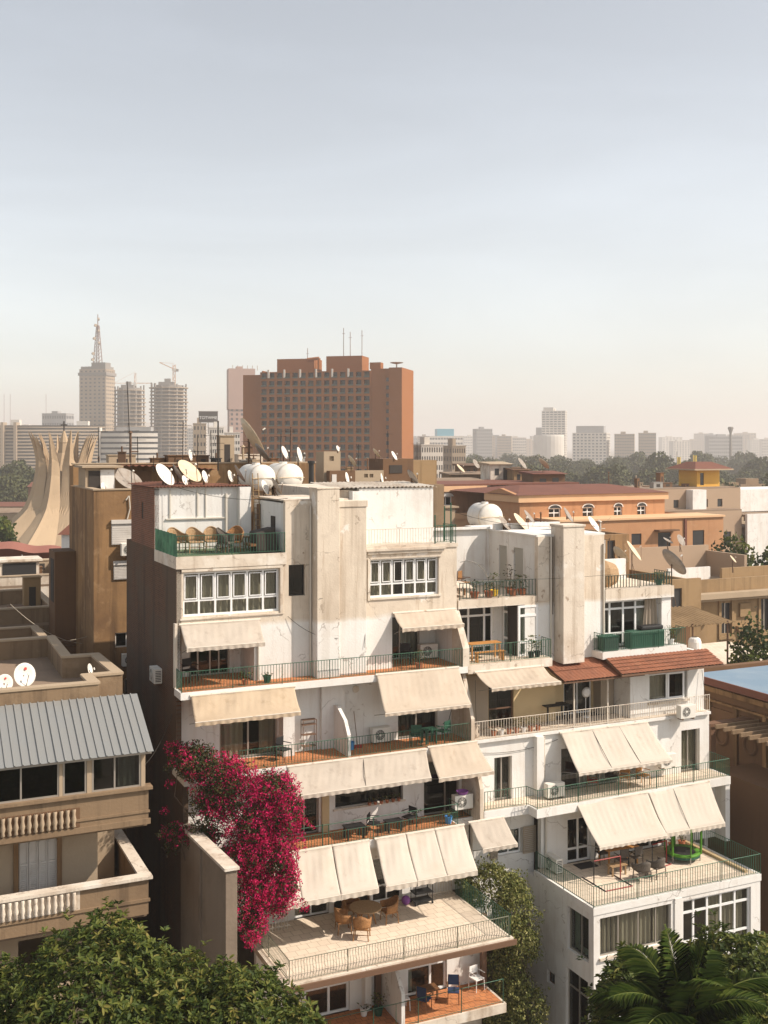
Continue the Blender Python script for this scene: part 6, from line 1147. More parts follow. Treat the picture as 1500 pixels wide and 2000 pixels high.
# ================================================================ satellite dishes
mat('dish_white', (.72, .68, .61), .45, [((.5, .44, .36), 3.0, .52, .75, .5)]); mat('dish_cream', (.66, .53, .36), .5, [((.42, .31, .2), 2.2, .48, .72, .6)]); mat('dish_grey', (.30, .26, .22), .6, [((.18, .13, .09), 3.0, .45, .7, .6)]); mat('logo_red', (.55, .05, .04), .6)
def dish(label, px, py, Y, dpx, az, el, m='dish_white', foot=None, logo=False):
    c = at(px, py, Y); D_ = dpx / F * Y; r = D_ / 2; foot = c.z - D_ * .75 if foot is None else foot
    t = thing('satellite_dish', label, 'satellite dish', (c.x, c.y, foot), 0, 'rooftop satellite dishes'); h = c.z - foot
    az = az * .62 if abs(az) < 80 else az
    nrm = Vector((math.cos(R(el)) * math.cos(R(az)), math.cos(R(el)) * math.sin(R(az)), math.sin(R(el)))); M3 = nrm.to_track_quat('Z', 'Y').to_matrix()
    pr = [(0, -.22 * r), (.35 * r, -.19 * r), (.7 * r, -.10 * r), (r, 0), (r * 1.015, -.01 * r), (.7 * r, -.125 * r), (.35 * r, -.215 * r), (0, -.25 * r)]
    part('reflector', MB().lathe([(a, b_ + .05 * r) for a, b_ in pr], 28, (0, 0, h), M3), m, t, smooth=True)
    fp = M3 @ Vector((0, 0, .75 * r)); rim = M3 @ Vector((0, -r * .96, .04 * r)) ; rim2 = M3 @ Vector((0, r * .96, .04 * r)); lo = rim if rim.z < rim2.z else rim2
    part('feed_arm', MB().tube(Vector((0, 0, h)) + lo, Vector((0, 0, h)) + fp, .014, 5), 'metal_rust', t); part('feed', MB().tube(Vector((0, 0, h)) + fp, Vector((0, 0, h)) + fp * .8, .05, 8, .035), 'dish_white', t)
    bk = M3 @ Vector((0, 0, -.2 * r)); part('mount', MB().tube((bk.x, bk.y, 0), (bk.x, bk.y, h + bk.z), .035, 6).tube((bk.x, bk.y, h * .5), (bk.x + .3 * r, bk.y, 0), .018, 5), 'metal_rust', t)
    if logo: part('logo', MB().lathe([(0, 0), (.13 * r, .0)], 10, tuple(Vector((0, 0, h)) + M3 @ Vector((.18 * r, .5 * r, -.03 * r))), M3), 'logo_red', t)
    return t
for a in (('large white dish seen nearly edge-on at the front of the corrugated shed roof', 322, 927, 46.5, 50, -32, 34, 'dish_white', 28.3), ('dark-backed dish leaning just behind the large white one', 350, 926, 47.5, 46, 28, 34, 'dish_grey', 28.3), ('big cream dish tilted over the middle of the shed roof', 370, 920, 48, 56, -42, 42, 'dish_cream', 28.3), ('tiny white dish at the foot of the cream one', 361, 938, 46.5, 20, -30, 20, 'dish_white', 28.3), ('small upright white dish near the middle of the shed roof edge', 400, 931, 47, 25, -22, 16, 'dish_white', 28.3), ('small white dish at the ladder end of the shed roof', 450, 930, 48, 24, -22, 16, 'dish_white', 28.3), ('slim dark dish beside the ladder end of the shed roof', 468, 925, 48.5, 40, 25, 30, 'dish_grey', 28.3), ('very large cream dish standing high against the red hotel', 492, 853, 64, 84, 30, 32, 'dish_cream', 28.6), ('grey-backed dish directly below the very large cream dish', 512, 884, 63, 44, 35, 38, 'dish_grey', 28.6), ('narrow white dish above the white water tanks', 556, 884, 63, 27, -24, 22, 'dish_white', 28.6), ('second narrow white dish by the black chimney pipe', 585, 888, 63, 30, -18, 14, 'dish_white', 28.6), ('white dish mounted on the roof room below the water tanks', 518, 952, 47.5, 30, -25, 22, 'dish_white', 27.86), ('dark-backed dish paired with the white one on the roof room', 540, 950, 47.5, 38, 28, 28, 'dish_grey', 27.86), ('pale dish leaning on the tan roof rooms before the hotel', 688, 901, 86, 28, 30, 32, 'dish_cream', 27.9), ('small white dish on the left end of the pale roof sheet', 678, 934, 50.5, 24, -20, 12, 'dish_white', 28.3), ('small edge-on dish on the middle of the pale roof sheet', 746, 935, 50, 22, -14, 12, 'dish_white', 28.3), ('grey dish at the right corner of the pale roof sheet', 806, 932, 49.5, 34, 32, 34, 'dish_grey', 28.3), ('grey-white dish at the left end of the right building roof', 986, 1022, 52, 34, -38, 38, 'dish_grey', 26.08), ('taller cream dish in the middle of the right building roof', 1018, 1020, 52.5, 44, -34, 40, 'dish_cream', 26.08), ('dish half hidden behind the taller cream dish', 1034, 1010, 55, 34, -28, 38, 'dish_grey', 26.08), ('dish on top of the square chimney stack', 1110, 1006, 52, 34, -30, 32, 'dish_grey', 26.55), ('dish right of the square chimney stack', 1160, 1024, 54, 36, -42, 36, 'dish_white', 26.08), ('large white dish with red mark on the beige flat roof', 48, 1318, 40.5, 46, -68, 14, 'dish_white', 20.9, True), ('smaller white dish with red mark at the roof edge beside the large one', 9, 1334, 39.8, 34, -72, 12, 'dish_white', 20.9, True), ('dish seen edge-on at the corner of the beige flat roof', 176, 1308, 40.8, 24, -8, 14, 'dish_white', 20.9), ('cream dish among rubble behind the right terrace', 1238, 1076, 78, 46, -30, 36, 'dish_cream', 21.0), ('leaning grey dish left of the cream one among rubble', 1212, 1084, 80, 40, 35, 34, 'dish_cream', 21.0), ('big dark-backed dish leaning behind the right terrace railing', 1316, 1098, 66, 62, 28, 36, 'dish_grey', 20.5), ('round dark dish on the crumbling hut before the orange villa', 1330, 1055, 88, 24, -70, 28, 'dish_grey', 21.6), ('small dark dish tilted flat on the crumbling hut', 1305, 1056, 88, 22, -40, 60, 'dish_grey', 21.6), ('tiny pale dish on the long brown parapet of the villa', 1432, 1092, 92, 18, -40, 40, 'dish_cream', 19.5), ('wide sagging grey dish on the brown block roof', 250, 936, 56, 62, -55, 48, 'dish_grey', 27.75), ('small white dish at the corner of the brown block roof', 202, 951, 55, 18, -30, 14, 'dish_white', 27.75), ('small dish fixed on a mast above the ochre roof walls', 372, 889, 62, 22, -15, 10, 'dish_white', 28.6), ('brown dish on the cream cube roof beyond the orange villa', 1020, 905, 150, 26, -40, 36, 'dish_grey', 26.6), ('tan dish tilted beside the sagging brown shed', 1062, 905, 142, 28, 30, 40, 'dish_cream', 26.4), ('dish lying low on the tan wall beyond the gable', 900, 915, 156, 22, -30, 44, 'dish_cream', 25.9), ('pale dish on the rubble wall beyond the gable', 930, 906, 158, 20, -50, 30, 'dish_grey', 26.2), ('small pale dish on the roof rooms right of the stair tower', 735, 885, 88, 22, 32, 36, 'dish_cream', 28.7), ('small dish at the end of the ochre roof rooms', 770, 890, 90, 20, -30, 30, 'dish_white', 28.7), ('tiny dish on the stair tower top', 660, 876, 87, 12, -40, 20, 'dish_white', 29.4), ('grey dish on the far flat roof right of the hotel', 838, 925, 120, 24, -35, 40, 'dish_grey', 26.0)):
    dish(*a)

# ================================================================ tanks, masts, ladder
def tank(label, u, v, z, r, L_, rz=0, m='dish_white'):
    t = thing('water_tank', label, 'water tank', Wd(u, v, z), ANG + rz, 'white water tanks'); Mx = Matrix.Rotation(-math.pi / 2, 4, 'X')
    part('shell', MB().lathe([(0, -.16), (r * .55, -.12), (r * .9, -.03), (r, .05), (r, L_ - .05), (r * .9, L_ + .03), (r * .55, L_ + .12), (0, L_ + .16)], 28, (0, 0, r + .18), Mx), m, t, smooth=True)
    part('rim_band', MB().lathe([(r + .012, 0), (r + .02, .03), (r + .012, .06)], 28, (0, .1, r + .18), Mx), 'dish_cream', t); part('weld_seam', MB().box(-r * .98, r * .98, -.165, -.1, r + .165, r + .195), 'dish_cream', t)
    for y in (.25, L_ - .4): part('cradle', MB().prism([(-r * .8, 0), (r * .8, 0), (r * .8, r * .6), (r * .3, .22), (-r * .3, .22), (-r * .8, r * .6)], 'y', y, y + .2), 'beige_wall', t)
    part('hatch', MB().lathe([(0, .1), (.2, .1), (.2, 0)], 12, (0, L_ * .5, 2 * r + .16)), m, t); return t
part('tank_plinth', MB().box(5.4, 9.6, 9.05, 12.2, 25.5, 27.62), 'brown_render', LB)
tank('left of two round white tanks, joined beside the ladder', 6.55, 9.4, 27.62, .64, 2.2); tank('right of two round white tanks, beside the black chimney pipe', 7.95, 9.4, 27.62, .66, 2.2)
part('rear_block', MB().box(17.5, 24, 10, 17, 0, 25.15), 'plaster_old', RB); tank('single large cream tank lying in front of the orange villa', 20.6, 12.0, 25.15, .72, 1.7, R(-4))
tag(part('chimney_pipe', MB().tube((0, 0, 0), (0, 0, 1.5), .13, 10).tube((0, 0, 1.5), (0, 0, 1.62), .18, 10), 'black', None, Wd(9.15, 9.8, 27.62)), 'short black chimney pipe beside the white tanks', 'chimney')
for (lab, px, py0, py1, Y, foot, m_) in (('tall thin guyed antenna mast crossing the striped office building', 258, 950, 745, 56, 27.7, 'cable'), ('thick dark pole rising beside the ochre roof walls', 426, 950, 822, 62, 28.6, 'cable'), ('slender antenna pole near the curved shade sheet', 386, 950, 850, 60, 28.6, 'cable'), ('thin rod on the front of the ochre roof walls', 300, 950, 890, 60, 28.6, 'cable')):
    p = at(px, py1, Y); t = thing('antenna_mast', lab, 'antenna', (p.x, Y, foot)); h = p.z - foot; part('pole', MB().tube((0, 0, 0), (-.25 if 'guyed' in lab else 0, 0, h), .045 if 'thick' in lab else .022, 6), m_, t)
    part('crossbar', MB().tube((-.4, 0, h * .55), (.35, 0, h * .55), .012, 5).tube((-.3, 0, h * .42), (.3, 0, h * .42), .012, 5).tube((-.2, 0, h * .5), (-.2, 0, h * .62), .01, 5), m_, t)
t = thing('ladder', 'rusty ladder leaning between the roof shed and the roof room', 'ladder', Wd(4.02, 2.9, 25.74), ANG)
for x in (0, .24): part('rail', MB().tube((x, -.1, 0), (x, .35, 3.1), .022, 6), 'ochre_wall', t)
for k in range(12): part('rung', MB().tube((0, -.1 + .035 * k, .22 + k * .24), (.24, -.1 + .035 * k, .22 + k * .24), .014, 5), 'ochre_wall', t)
def cable(label, p, q, sagv, m='cable', r=.012):
    p, q = Vector(p), Vector(q); pts = [(p.lerp(q, k / 24) - Vector((0, 0, sagv * 4 * (k / 24) * (1 - k / 24)))) - p for k in range(25)]
    tag(part('cable', MB().path(pts, r, 4), m, None, p), label, 'cable')
cable('sagging line strung across the beige flat roof to the brown wall', at(20, 1180, 52), at(182, 1258, 56), .5, 'cable_pale', .014)
cable('thin line between the beige parapet and the brown block', at(75, 1250, 48), at(180, 1240, 55), .15, 'cable_pale', .01)
cable('black cable running down the white pier wall', Wd(7.75, -.1, 25.7), Wd(7.5, -.52, 21.9), .12)
cable('dark cable across both white facades at the repaint line', Wd(5.5, -.65, 24.0), Wd(8.0, -.08, 24.05), .02, 'cable', .008)
cable('cable sagging across the square chimney and roof walls', Wd(12.0, -.05, 24.4), Wd(19.4, -.75, 24.3), .12, 'cable', .008)
cable('cable drooping from the tiled roof wall to the beige railing', Wd(24.2, -.95, 19.7), Wd(24.3, -1.2, 18.6), .35, 'cable', .012)
# ================================================================ furniture and pots
def place(o, u, v, z, rz, lab, group=None, first=[set()]):
    if id(o) not in first[0] and 'label' in o and o['label'] == 'x':
        first[0].add(id(o)); o.location = Wd(u, v, z); o.rotation_euler = (0, 0, ANG + rz); o['label'] = lab
        if group: o['group'] = group
        return o
    return dup(o, Wd(u, v, z), ANG + rz, lab, group)
def armchair(m, hb=.88, w=.6):
    t = thing('armchair', 'x', 'chair'); part('seat', MB().box(-w / 2 + .03, w / 2 - .03, -.27, .26, .38, .45), m, t, bevel=.03)
    def bk(s, q): a = math.pi * (.0 + s) ; return (-(w / 2) * math.cos(a) * (1 + .06 * q), -.25 + .53 * math.sin(a) ** .6 * (1 + .10 * q), .45 + (hb - .45) * q * (.52 + .48 * math.sin(a) ** 2.0))
    o = part('backrest', MB().grid(bk, 20, 5), m, t, smooth=True); sm = o.modifiers.new('thickness', 'SOLIDIFY'); sm.thickness = .03
    part('arm_rail', MB().path([bk(k / 20, 1) for k in range(21)], .025, 6), m, t)
    for x, y in ((-1, -1), (1, -1), (1, 1), (-1, 1)): part('leg', MB().tube((x * (w / 2 - .05), y * .23, .4), (x * (w / 2 - .02), y * .26, 0), .022, 6), m, t)
    part('stretcher', MB().tube((-w / 2 + .04, -.2, .2), (w / 2 - .04, -.2, .2), .014, 5).tube((-w / 2 + .04, .2, .2), (w / 2 - .04, .2, .2), .014, 5), m, t); return t
def sidechair(m, ms=None, hb=.88):
    t = thing('chair', 'x', 'chair'); ms = ms or m; part('seat', MB().box(-.22, .22, -.22, .22, .42, .47), ms, t, bevel=.015); part('backrest', MB().box(-.21, .21, .19, .22, .56, hb), ms, t, bevel=.01)
    for x in (-1, 1): part('leg', MB().tube((x * .2, -.2, .43), (x * .21, -.22, 0), .018, 5), m, t); part('leg', MB().tube((x * .2, .2, hb), (x * .21, .24, 0), .018, 5), m, t); part('armrest', MB().tube((x * .23, -.2, .66), (x * .23, .21, .66), .018, 5), m, t)
    return t
def rtable(lab, u, v, z, r, h, m, mt=None):
    t = thing('round_table', lab, 'table', Wd(u, v, z), ANG); part('tabletop', MB().lathe([(0, h), (r, h), (r, h - .04), (0, h - .04)], 28), mt or m, t)
    for k in range(4): part('leg', MB().tube((.25 * math.cos(k * 1.57), .25 * math.sin(k * 1.57), h - .05), (r * .7 * math.cos(k * 1.57), r * .7 * math.sin(k * 1.57), 0), .03, 6), m, t)
def table(lab, u, v, z, w, d, h, m, name='table', rz=0):
    t = thing(name, lab, 'bench' if name == 'bench' else 'table', Wd(u, v, z), ANG + rz)
    for k in range(4): part('plank', MB().box(-w / 2, w / 2, -d / 2 + d * k / 4 + .006, -d / 2 + d * (k + 1) / 4 - .006, h - .035, h), m, t)
    for x in (-1, 1):
        for y in (-1, 1): part('leg', MB().box(x * (w / 2 - .08) - .03, x * (w / 2 - .08) + .03, y * (d / 2 - .06) - .03, y * (d / 2 - .06) + .03, 0, h - .036), m, t)
    return t
def pot(lab, u, v, z, r, h, ph, m='terracotta_pot', n=70, mt='ficus_leaf', group=None, L=.13):
    t = thing('potted_plant', lab, 'plant', Wd(u, v, z), ANG, group); part('pot', MB().lathe([(0, 0), (r * .7, 0), (r, h * .9), (r * 1.08, h * .9), (r * 1.08, h), (r * .9, h), (r * .9, h * .85), (0, h * .85)], 14), m, t, smooth=False)
    P = np.c_[rng.normal(size=(n, 2)) * r * .7, h + rng.random(n) ** .7 * ph]; D = unit(np.c_[rng.normal(size=(n, 2)), rng.uniform(-.2, 1.0, n)]); tag(put('foliage', leafmesh('foliage', P, D, rng.normal(size=(n, 3)) + np.array([0, 0, 1]), L * rng.uniform(.6, 1.2, n), L * .35, rng.random(n), .2, .2), mt, t), None, None, kind='stuff')
    b = MB()
    for k in range(4): branch(b, (0, 0, h * .8), (random.uniform(-r, r) * .7, random.uniform(-r, r) * .7, h + ph * .8), .012, .006, 3, .05)
    part('stem', b, 'bark', t)
# top left roof terrace
c = armchair('rattan_pale', .98, .66)
place(c, .55, 2.3, 25.74, .3, 'pale rattan round-backed chair at the green sheet end of the roof terrace', 'pale rattan chairs on the roof terrace'); place(c, 1.25, 2.1, 25.74, .1, 'pale rattan round-backed chair in the middle of the three', 'pale rattan chairs on the roof terrace'); place(c, 2.0, 2.2, 25.74, -.1, 'pale rattan round-backed chair next to the brown one', 'pale rattan chairs on the roof terrace')
c = armchair('rattan', 1.02, .68); place(c, 2.75, 1.6, 25.74, -.6, 'brown rattan chair with glowing round back on the roof terrace'); c = armchair('rattan_grey', 1.0, .7); place(c, 2.25, 1.2, 25.74, .9, 'dark wicker chair turned sideways on the roof terrace')
table('low dark table in front of the rattan chairs on the roof terrace', 3.15, 2.4, 25.74, .9, .5, .55, 'wood_brown')
t = thing('garden_swing', 'covered dark swing seat against the roof room', 'swing seat', Wd(3.75, .9, 25.74), ANG); part('cover', MB().hexa([(-.45, -.45, 0), (.45, -.45, 0), (.45, .45, 0), (-.45, .45, 0)], [(-.5, -.4, .8), (.35, -.4, 1.05), (.35, .45, 1.0), (-.5, .45, .85)]), 'interior_dark', t, bevel=.08); part('seat', MB().box(-.7, -.4, -.4, .4, .3, .4), 'wood_brown', t)
# upper balcony
c = sidechair('black'); place(c, .75, .9, LA, .4, 'black chair in the left loggia shade'); place(c, 9.9, .7, LA, 2.6, 'black chair before the sliding door of the air-conditioned loggia')
pot('green square pot at the corner of the left loggia', 3.4, -.5, LA, .16, .28, .1, 'green_plastic', 14)
pot('reddish potted plant on the loggia under the small cream awning', 9.9, -.55, LA, .15, .25, .5, 'terracotta_pot', 60, 'boug_leaf'); pot('small terracotta pot behind the left loggia railing', 2.5, -.6, LA, .13, .22, .25, 'terracotta_pot', 30)
# balcony B
t = thing('shelf', 'empty dark metal shelf stand against the white balcony wall', 'shelf', Wd(5.3, .0, LBz), ANG)
for x in (-.28, .28):
    for y in (-.12, .12): part('upright', MB().tube((x, y, 0), (x, y, 1.3), .015, 5), 'frame_brown', t)
for z in (.25, .7, 1.1, 1.29): part('shelf_board', MB().box(-.28, .28, -.12, .12, z, z + .02), 'frame_brown', t)
tag(part('bucket', MB().lathe([(0, 0), (.13, 0), (.17, .3), (.16, .3), (.12, .02), (0, .02)], 14), 'blue_plastic', None, Wd(6.95, -.35, LBz + .012)), 'blue plastic bucket beside the curved balcony divider', 'bucket')
t = thing('broom', 'red broom leaning on the white balcony wall', 'broom', Wd(7.3, -.1, LBz + .012), ANG); part('handle', MB().tube((0, -.15, .1), (.05, .35, 1.35), .013, 6), 'wood_brown', t); part('head', MB().box(-.16, .16, -.22, -.1, 0, .12), 'red_paint', t)
c = sidechair('green_plastic'); place(c, 9.6, -.85, LBz, 2.8, 'green chair nearest the balcony post under the beige awning', 'green chairs on the terracotta balcony'); place(c, 10.9, -.8, LBz, -2.7, 'green chair by the party wall under the beige awning', 'green chairs on the terracotta balcony'); table('small green table between two green chairs', 10.25, -.8, LBz, .6, .5, .6, 'green_plastic')
c = sidechair('black'); place(c, 4.0, -.7, LBz, .5, 'black chair half hidden behind the bougainvillea'); 
t = thing('floor_lamp', 'bent black lamp stand beside the balcony party wall', 'lamp', Wd(11.35, -.3, LBz), ANG); part('stand', MB().path([(0, 0, 0), (0, 0, .5), (.15, -.1, 1.2), (.3, -.2, 1.65), (.45, -.25, 1.6)], .014, 5), 'black', t); part('shade', MB().lathe([(.12, 0), (.03, .12)], 10, (.45, -.25, 1.5)), 'black', t)
tag(part('wall_clock', MB().lathe([(0, .03), (.13, .03), (.15, .0)], 18, (0, 0, 0), Matrix.Rotation(math.pi / 2, 4, 'X')), 'plaster_old', None, Wd(7.45, .28, 20.1), ANG), 'round pale disc fixed high on the balcony wall', 'wall disc')
# balcony C
c = sidechair('black', 'black', .8); table('low dark metal table on the terracotta balcony under the long window', 6.5, -1.75, LC, .8, .5, .5, 'black'); table('second low dark metal table on the same balcony, nearer the doors', 8.2, -1.7, LC, .7, .45, .45, 'black')
place(c, 7.35, -1.7, LC, .9, 'dark folding chair between the two low metal tables'); place(c, 8.95, -1.6, LC, -1.2, 'dark folding chair at the right low metal table'); pot('small blue pot with herbs at the green railing corner', 10.6, -1.8, LC, .16, .3, .15, 'blue_plastic', 20); pot('herb pot beside the dark folding chair', 9.4, -1.2, LC, .14, .25, .3, 'terracotta_pot', 40)
for k in range(6): pot('leafy pot on the sill of the long horizontal window', 7.6 + k * .26, -.75, 15.655, .08, .12, .16, 'terracotta_pot', 16, 'ficus_leaf', 'pots on the long window sill', .09)
# rattan terrace
rtable('round rattan table with pale top under the pale awnings', 6.55, -2.75, LD + .012, .62, .74, 'rattan', 'rattan_pale')
c = armchair('rattan', .92, .6)
for (u, v, rz, lab) in ((5.6, -2.85, 1.4, 'rattan armchair on the bougainvillea side of the round table'), (6.0, -3.65, 2.6, 'rattan armchair with its back to the wavy railing'), (7.55, -2.75, -1.6, 'rattan armchair on the trolley side of the round table'), (6.3, -1.85, .1, 'rattan armchair between the round table and the dark door')): place(c, u, v, LD + .012, rz, lab, 'rattan armchairs around the round table')
t = thing('trolley', 'black serving trolley on the rattan terrace', 'trolley', Wd(9.45, -1.7, LD + .012), ANG)
for z in (.12, .45, .8): part('shelf_board', MB().box(-.4, .4, -.25, .25, z, z + .03), 'black', t)
for x in (-.37, .37):
    for y in (-.22, .22): part('upright', MB().tube((x, y, .06), (x, y, .9), .018, 5), 'black', t); part('wheel', MB().lathe([(0, -.02), (.06, -.02), (.06, .02), (0, .02)], 10, (x, y, .06), Matrix.Rotation(math.pi / 2, 4, 'Y')), 'black', t)
tag(part('cushion', MB().lathe([(.18 * math.sin(k * math.pi / 8), .18 - .18 * math.cos(k * math.pi / 8)) for k in range(9)], 14), 'purple', None, Wd(8.8, -1.6, LD + .012), smooth=True), 'pink round cushion beside the black trolley', 'cushion')
# low fence sections at the ends of the rattan terrace
for (lab, u0, u1, v) in (('short white picket gate at the vine end of the rattan terrace', 10.0, 11.0, -1.35), ('short white picket rail at the bougainvillea end of the rattan terrace', 2.6, 3.9, -1.7)):
    t = thing('picket_fence', lab, 'fence', Wd(u0, v, LD + .012), ANG); part('rail', MB().box(0, u1 - u0, -.012, .012, .62, .66), 'rail_white', t); part('rail', MB().box(0, u1 - u0, -.012, .012, .1, .14), 'rail_white', t)
    for k in range(int((u1 - u0) / .12) + 1): part('picket', MB().box(k * .12 - .012, k * .12 + .012, -.026, -.013, 0, .7), 'rail_white', t)
# balcony E
c = sidechair('wood_brown', 'blue_fabric', .95)
place(c, 8.4, -4.0, LE + .012, 2.2, 'wooden chair with blue cushions beside the white divider', 'wooden chairs with blue cushions'); place(c, 9.7, -3.9, LE + .012, -.5, 'wooden chair with blue cushions near the vine', 'wooden chairs with blue cushions'); table('low dark table between the blue cushioned chairs', 8.9, -3.3, LE + .012, .8, .5, .45, 'wood_brown'); c = sidechair('white_plastic', 'white_plastic', .85); place(c, 7.7, -3.6, LE + .012, 1.5, 'white stool-like chair behind the divider'); place(c, 11.0, -3.4, LE + .012, .2, 'pale cushion chair in the corner under the vine')
pot('white bucket pot on the shaded balcony left of the divider', 6.2, -3.4, LE + .012, .15, .28, .1, 'white_plastic', 8); pot('broad green plant against the shaded divider wall', 6.7, -3.6, LE + .012, .18, .3, .5, 'green_plastic', 60)
for u in (6.2, 10.3): part('awning_arm', MB().box(-.05, .05, -.75, -.0, -.55, -.45).xf(Matrix.Rotation(.5, 4, 'X')), 'beige_wall', LB, (u, -3.0, LD - .35))
# right building, first terrace
c = sidechair('wood_brown', 'rattan', .95); place(c, 13.5, 2.2, 23.46, .6, 'bentwood chair on the roof terrace of the right building'); t = thing('parasol', 'folded faded parasol lying over terrace furniture', 'parasol', Wd(12.6, 1.0, 23.46), ANG); part('cloth', MB().hexa([(-.5, -.4, .45), (.6, -.4, .35), (.6, .5, .4), (-.5, .5, .5)], [(-.4, -.3, .6), (.4, -.3, .55), (.4, .4, .6), (-.4, .4, .75)]), 'plaster_old', t, bevel=.06); part('pole', MB().tube((-.4, 0, 0), (.2, .0, .5), .03), 'rail_white', t)
table('weathered table under the folded parasol', 12.7, 1.6, 23.46, .9, .6, .5, 'wood_brown')
for k, (u, v, ph, m_) in enumerate(((13.0, .35, .5, 'terracotta_pot'), (13.7, .35, .35, 'terracotta_pot'), (14.1, .6, .7, 'yellow'), (14.9, .35, .45, 'terracotta_pot'), (15.4, .4, .6, 'terracotta_pot'), (15.2, 1.1, 1.0, 'terracotta_pot'))): pot(('%s behind the dark railing of the right roof terrace' % ['terracotta bowl with low leaves', 'flat terracotta planter', 'yellow pot with a spiky plant', 'wide terracotta planter', 'terracotta pot with thin twigs', 'tall bare shrub in a pot'][k]), u, v, 23.46, .2, .28, ph, m_, 50, 'boug_leaf' if k % 2 else 'ficus_leaf')
tag(part('hoop_frame', MB().path([(1.2 * math.cos(math.pi * k / 12), 0, 1.5 * math.sin(math.pi * k / 12)) for k in range(8)], .02, 5), 'metal_grey', None, Wd(13.2, 1.4, 23.46), ANG), 'curved metal hoop over the roof terrace furniture', 'hoop')
pot('bushy green plant at the end of the right roof terrace railing', 22.9, .5, 23.5, .18, .25, .35, 'green_plastic', 60)
tag(part('cover', MB().lathe([(.05, -.9), (.55, -.6), (.7, 0), (.5, .6), (.05, .8)], 12, (0, 0, .55), Matrix.Rotation(math.pi / 2, 4, 'Y')), 'rattan_pale', None, Wd(20.2, 1.2, 23.5), ANG), 'tan upturned cover against the white terrace parapet', 'cover')
# A' balconies
table('long wooden table on the green-railed balcony beside the glass bay', 13.3, .1, RA + .012, 1.5, .5, .72, 'wood_orange'); table('wooden bench in front of the long wooden table', 13.3, -.42, RA + .012, 1.4, .26, .42, 'wood_orange', 'bench')
pot('black pot with climbing stems at the glass bay', 15.3, -.5, RA + .012, .14, .26, .7, 'black', 60); pot('second black pot beside the glass bay, nearer the railing corner', 15.65, -.45, RA + .012, .14, .26, .4, 'black', 40)
t = thing('storage_box', 'dark green covered furniture filling the small right balcony', 'cover', Wd(21.4, -.35, RA + .001), ANG); part('cover', MB().box(-.95, .95, -.28, .25, 0, .78), 'green_plastic', t, bevel=.06); part('lid', MB().box(-.3, .9, -.25, .2, .78, .98), 'black', t, bevel=.06)
t = thing('storage_box', 'dark box seat at the left of the small right balcony', 'box', Wd(19.4, -.35, RA + .001), ANG); part('body', MB().box(-.4, .4, -.28, .25, 0, .6), 'rail_dark', t, bevel=.04); part('lid', MB().box(-.42, .42, -.3, .27, .6, .66), 'green_plastic', t)
pot('green plant in the corner of the small right balcony', 22.9, -.35, RA + .001, .15, .25, .6, 'white_plastic', 70)
# B'
for k in range(7): pot('small flowering pot in the row behind the beige railing', 13.2 + k * .36, -.95, RBz + .01, .12, .22, .38, ['terracotta_pot', 'white_plastic', 'terracotta_pot'][k % 3], 46, 'ficus_leaf' if k % 2 else 'boug_leaf', 'row of pots behind the beige railing', .1)
table('dark table under the brown lean-to roof', 16.9, .1, RBz + .01, 1.2, .6, .75, 'black'); t = thing('fan', 'white standing fan under the brown lean-to roof', 'fan', Wd(18.6, .2, RBz + .01), ANG); part('base', MB().lathe([(0, 0), (.2, 0), (.18, .04), (0, .05)], 14), 'white_plastic', t); part('pole', MB().tube((0, 0, .04), (0, 0, .95), .02, 6), 'white_plastic', t); part('cage', MB().lathe([(0, -.08), (.15, -.09), (.24, 0), (.15, .06), (0, .08)], 16, (0, -.05, 1.1), Matrix.Rotation(math.pi / 2, 4, 'X')), 'white_plastic', t, smooth=True)
tag(part('stone_urn', MB().lathe([(0, 0), (.16, 0), (.2, .15), (.14, .25), (.22, .55), (.18, .6), (0, .6)], 12), 'plaster_old', None, Wd(12.3, -.9, RBz + .01), smooth=True), 'pale stone urn at the end of the beige railing', 'urn')
# C'
c = sidechair('wood_orange', 'wood_orange', .95); place(c, 20.1, -1.95, RC + .01, .3, 'orange wooden deck chair on the green-railed balcony'); place(c, 19.2, -1.8, RC + .01, -.8, 'second wooden deck chair partly under the awning'); c = sidechair('wood_brown', 'red_paint', .9); place(c, 17.6, -1.75, RC + .01, 1.0, 'reddish chair in the awning shade on the green-railed balcony')
# D' terrace
table('orange wooden dining table under the big pale awning', 18.3, -2.6, RD + .012, 1.6, .8, .75, 'wood_orange'); table('small pale slatted bench on the trampoline terrace', 17.5, -3.6, RD + .012, .8, .4, .42, 'rattan_pale', 'bench'); c = armchair('rattan_grey', .85, .62)
place(c, 18.05, -4.55, RD + .012, 3.0, 'grey wicker tub chair left of its twin at the terrace railing', 'grey wicker tub chairs'); place(c, 18.85, -4.45, RD + .012, 3.3, 'grey wicker tub chair right of its twin at the terrace railing', 'grey wicker tub chairs'); c = sidechair('black', 'rattan_grey', .92); place(c, 17.7, -2.3, RD + .012, 1.5, 'dark dining chair at the end of the orange table', 'dark dining chairs'); place(c, 18.0, -3.25, RD + .012, 3.1, 'dark dining chair on the near side of the orange table', 'dark dining chairs'); place(c, 18.7, -3.25, RD + .012, 3.2, 'dark dining chair beside the black stand', 'dark dining chairs')
def goal(lab, u, v, w, h, d, rz):
    t = thing('metal_frame', lab, 'frame', Wd(u, v, RD + .012), ANG + rz)
    for x in (0, w): part('post', MB().tube((x, 0, 0), (x, 0, h), .025, 6), 'red_paint' if x else 'black', t); part('foot', MB().tube((x, -d / 2, .02), (x, d / 2, .02), .022, 6), 'black', t)
    part('crossbar', MB().tube((0, 0, h), (w, 0, h), .022, 6), 'red_paint', t); part('floor_bar', MB().tube((0, -d / 2, .03), (w, -d / 2, .03), .022, 6), 'red_paint', t)
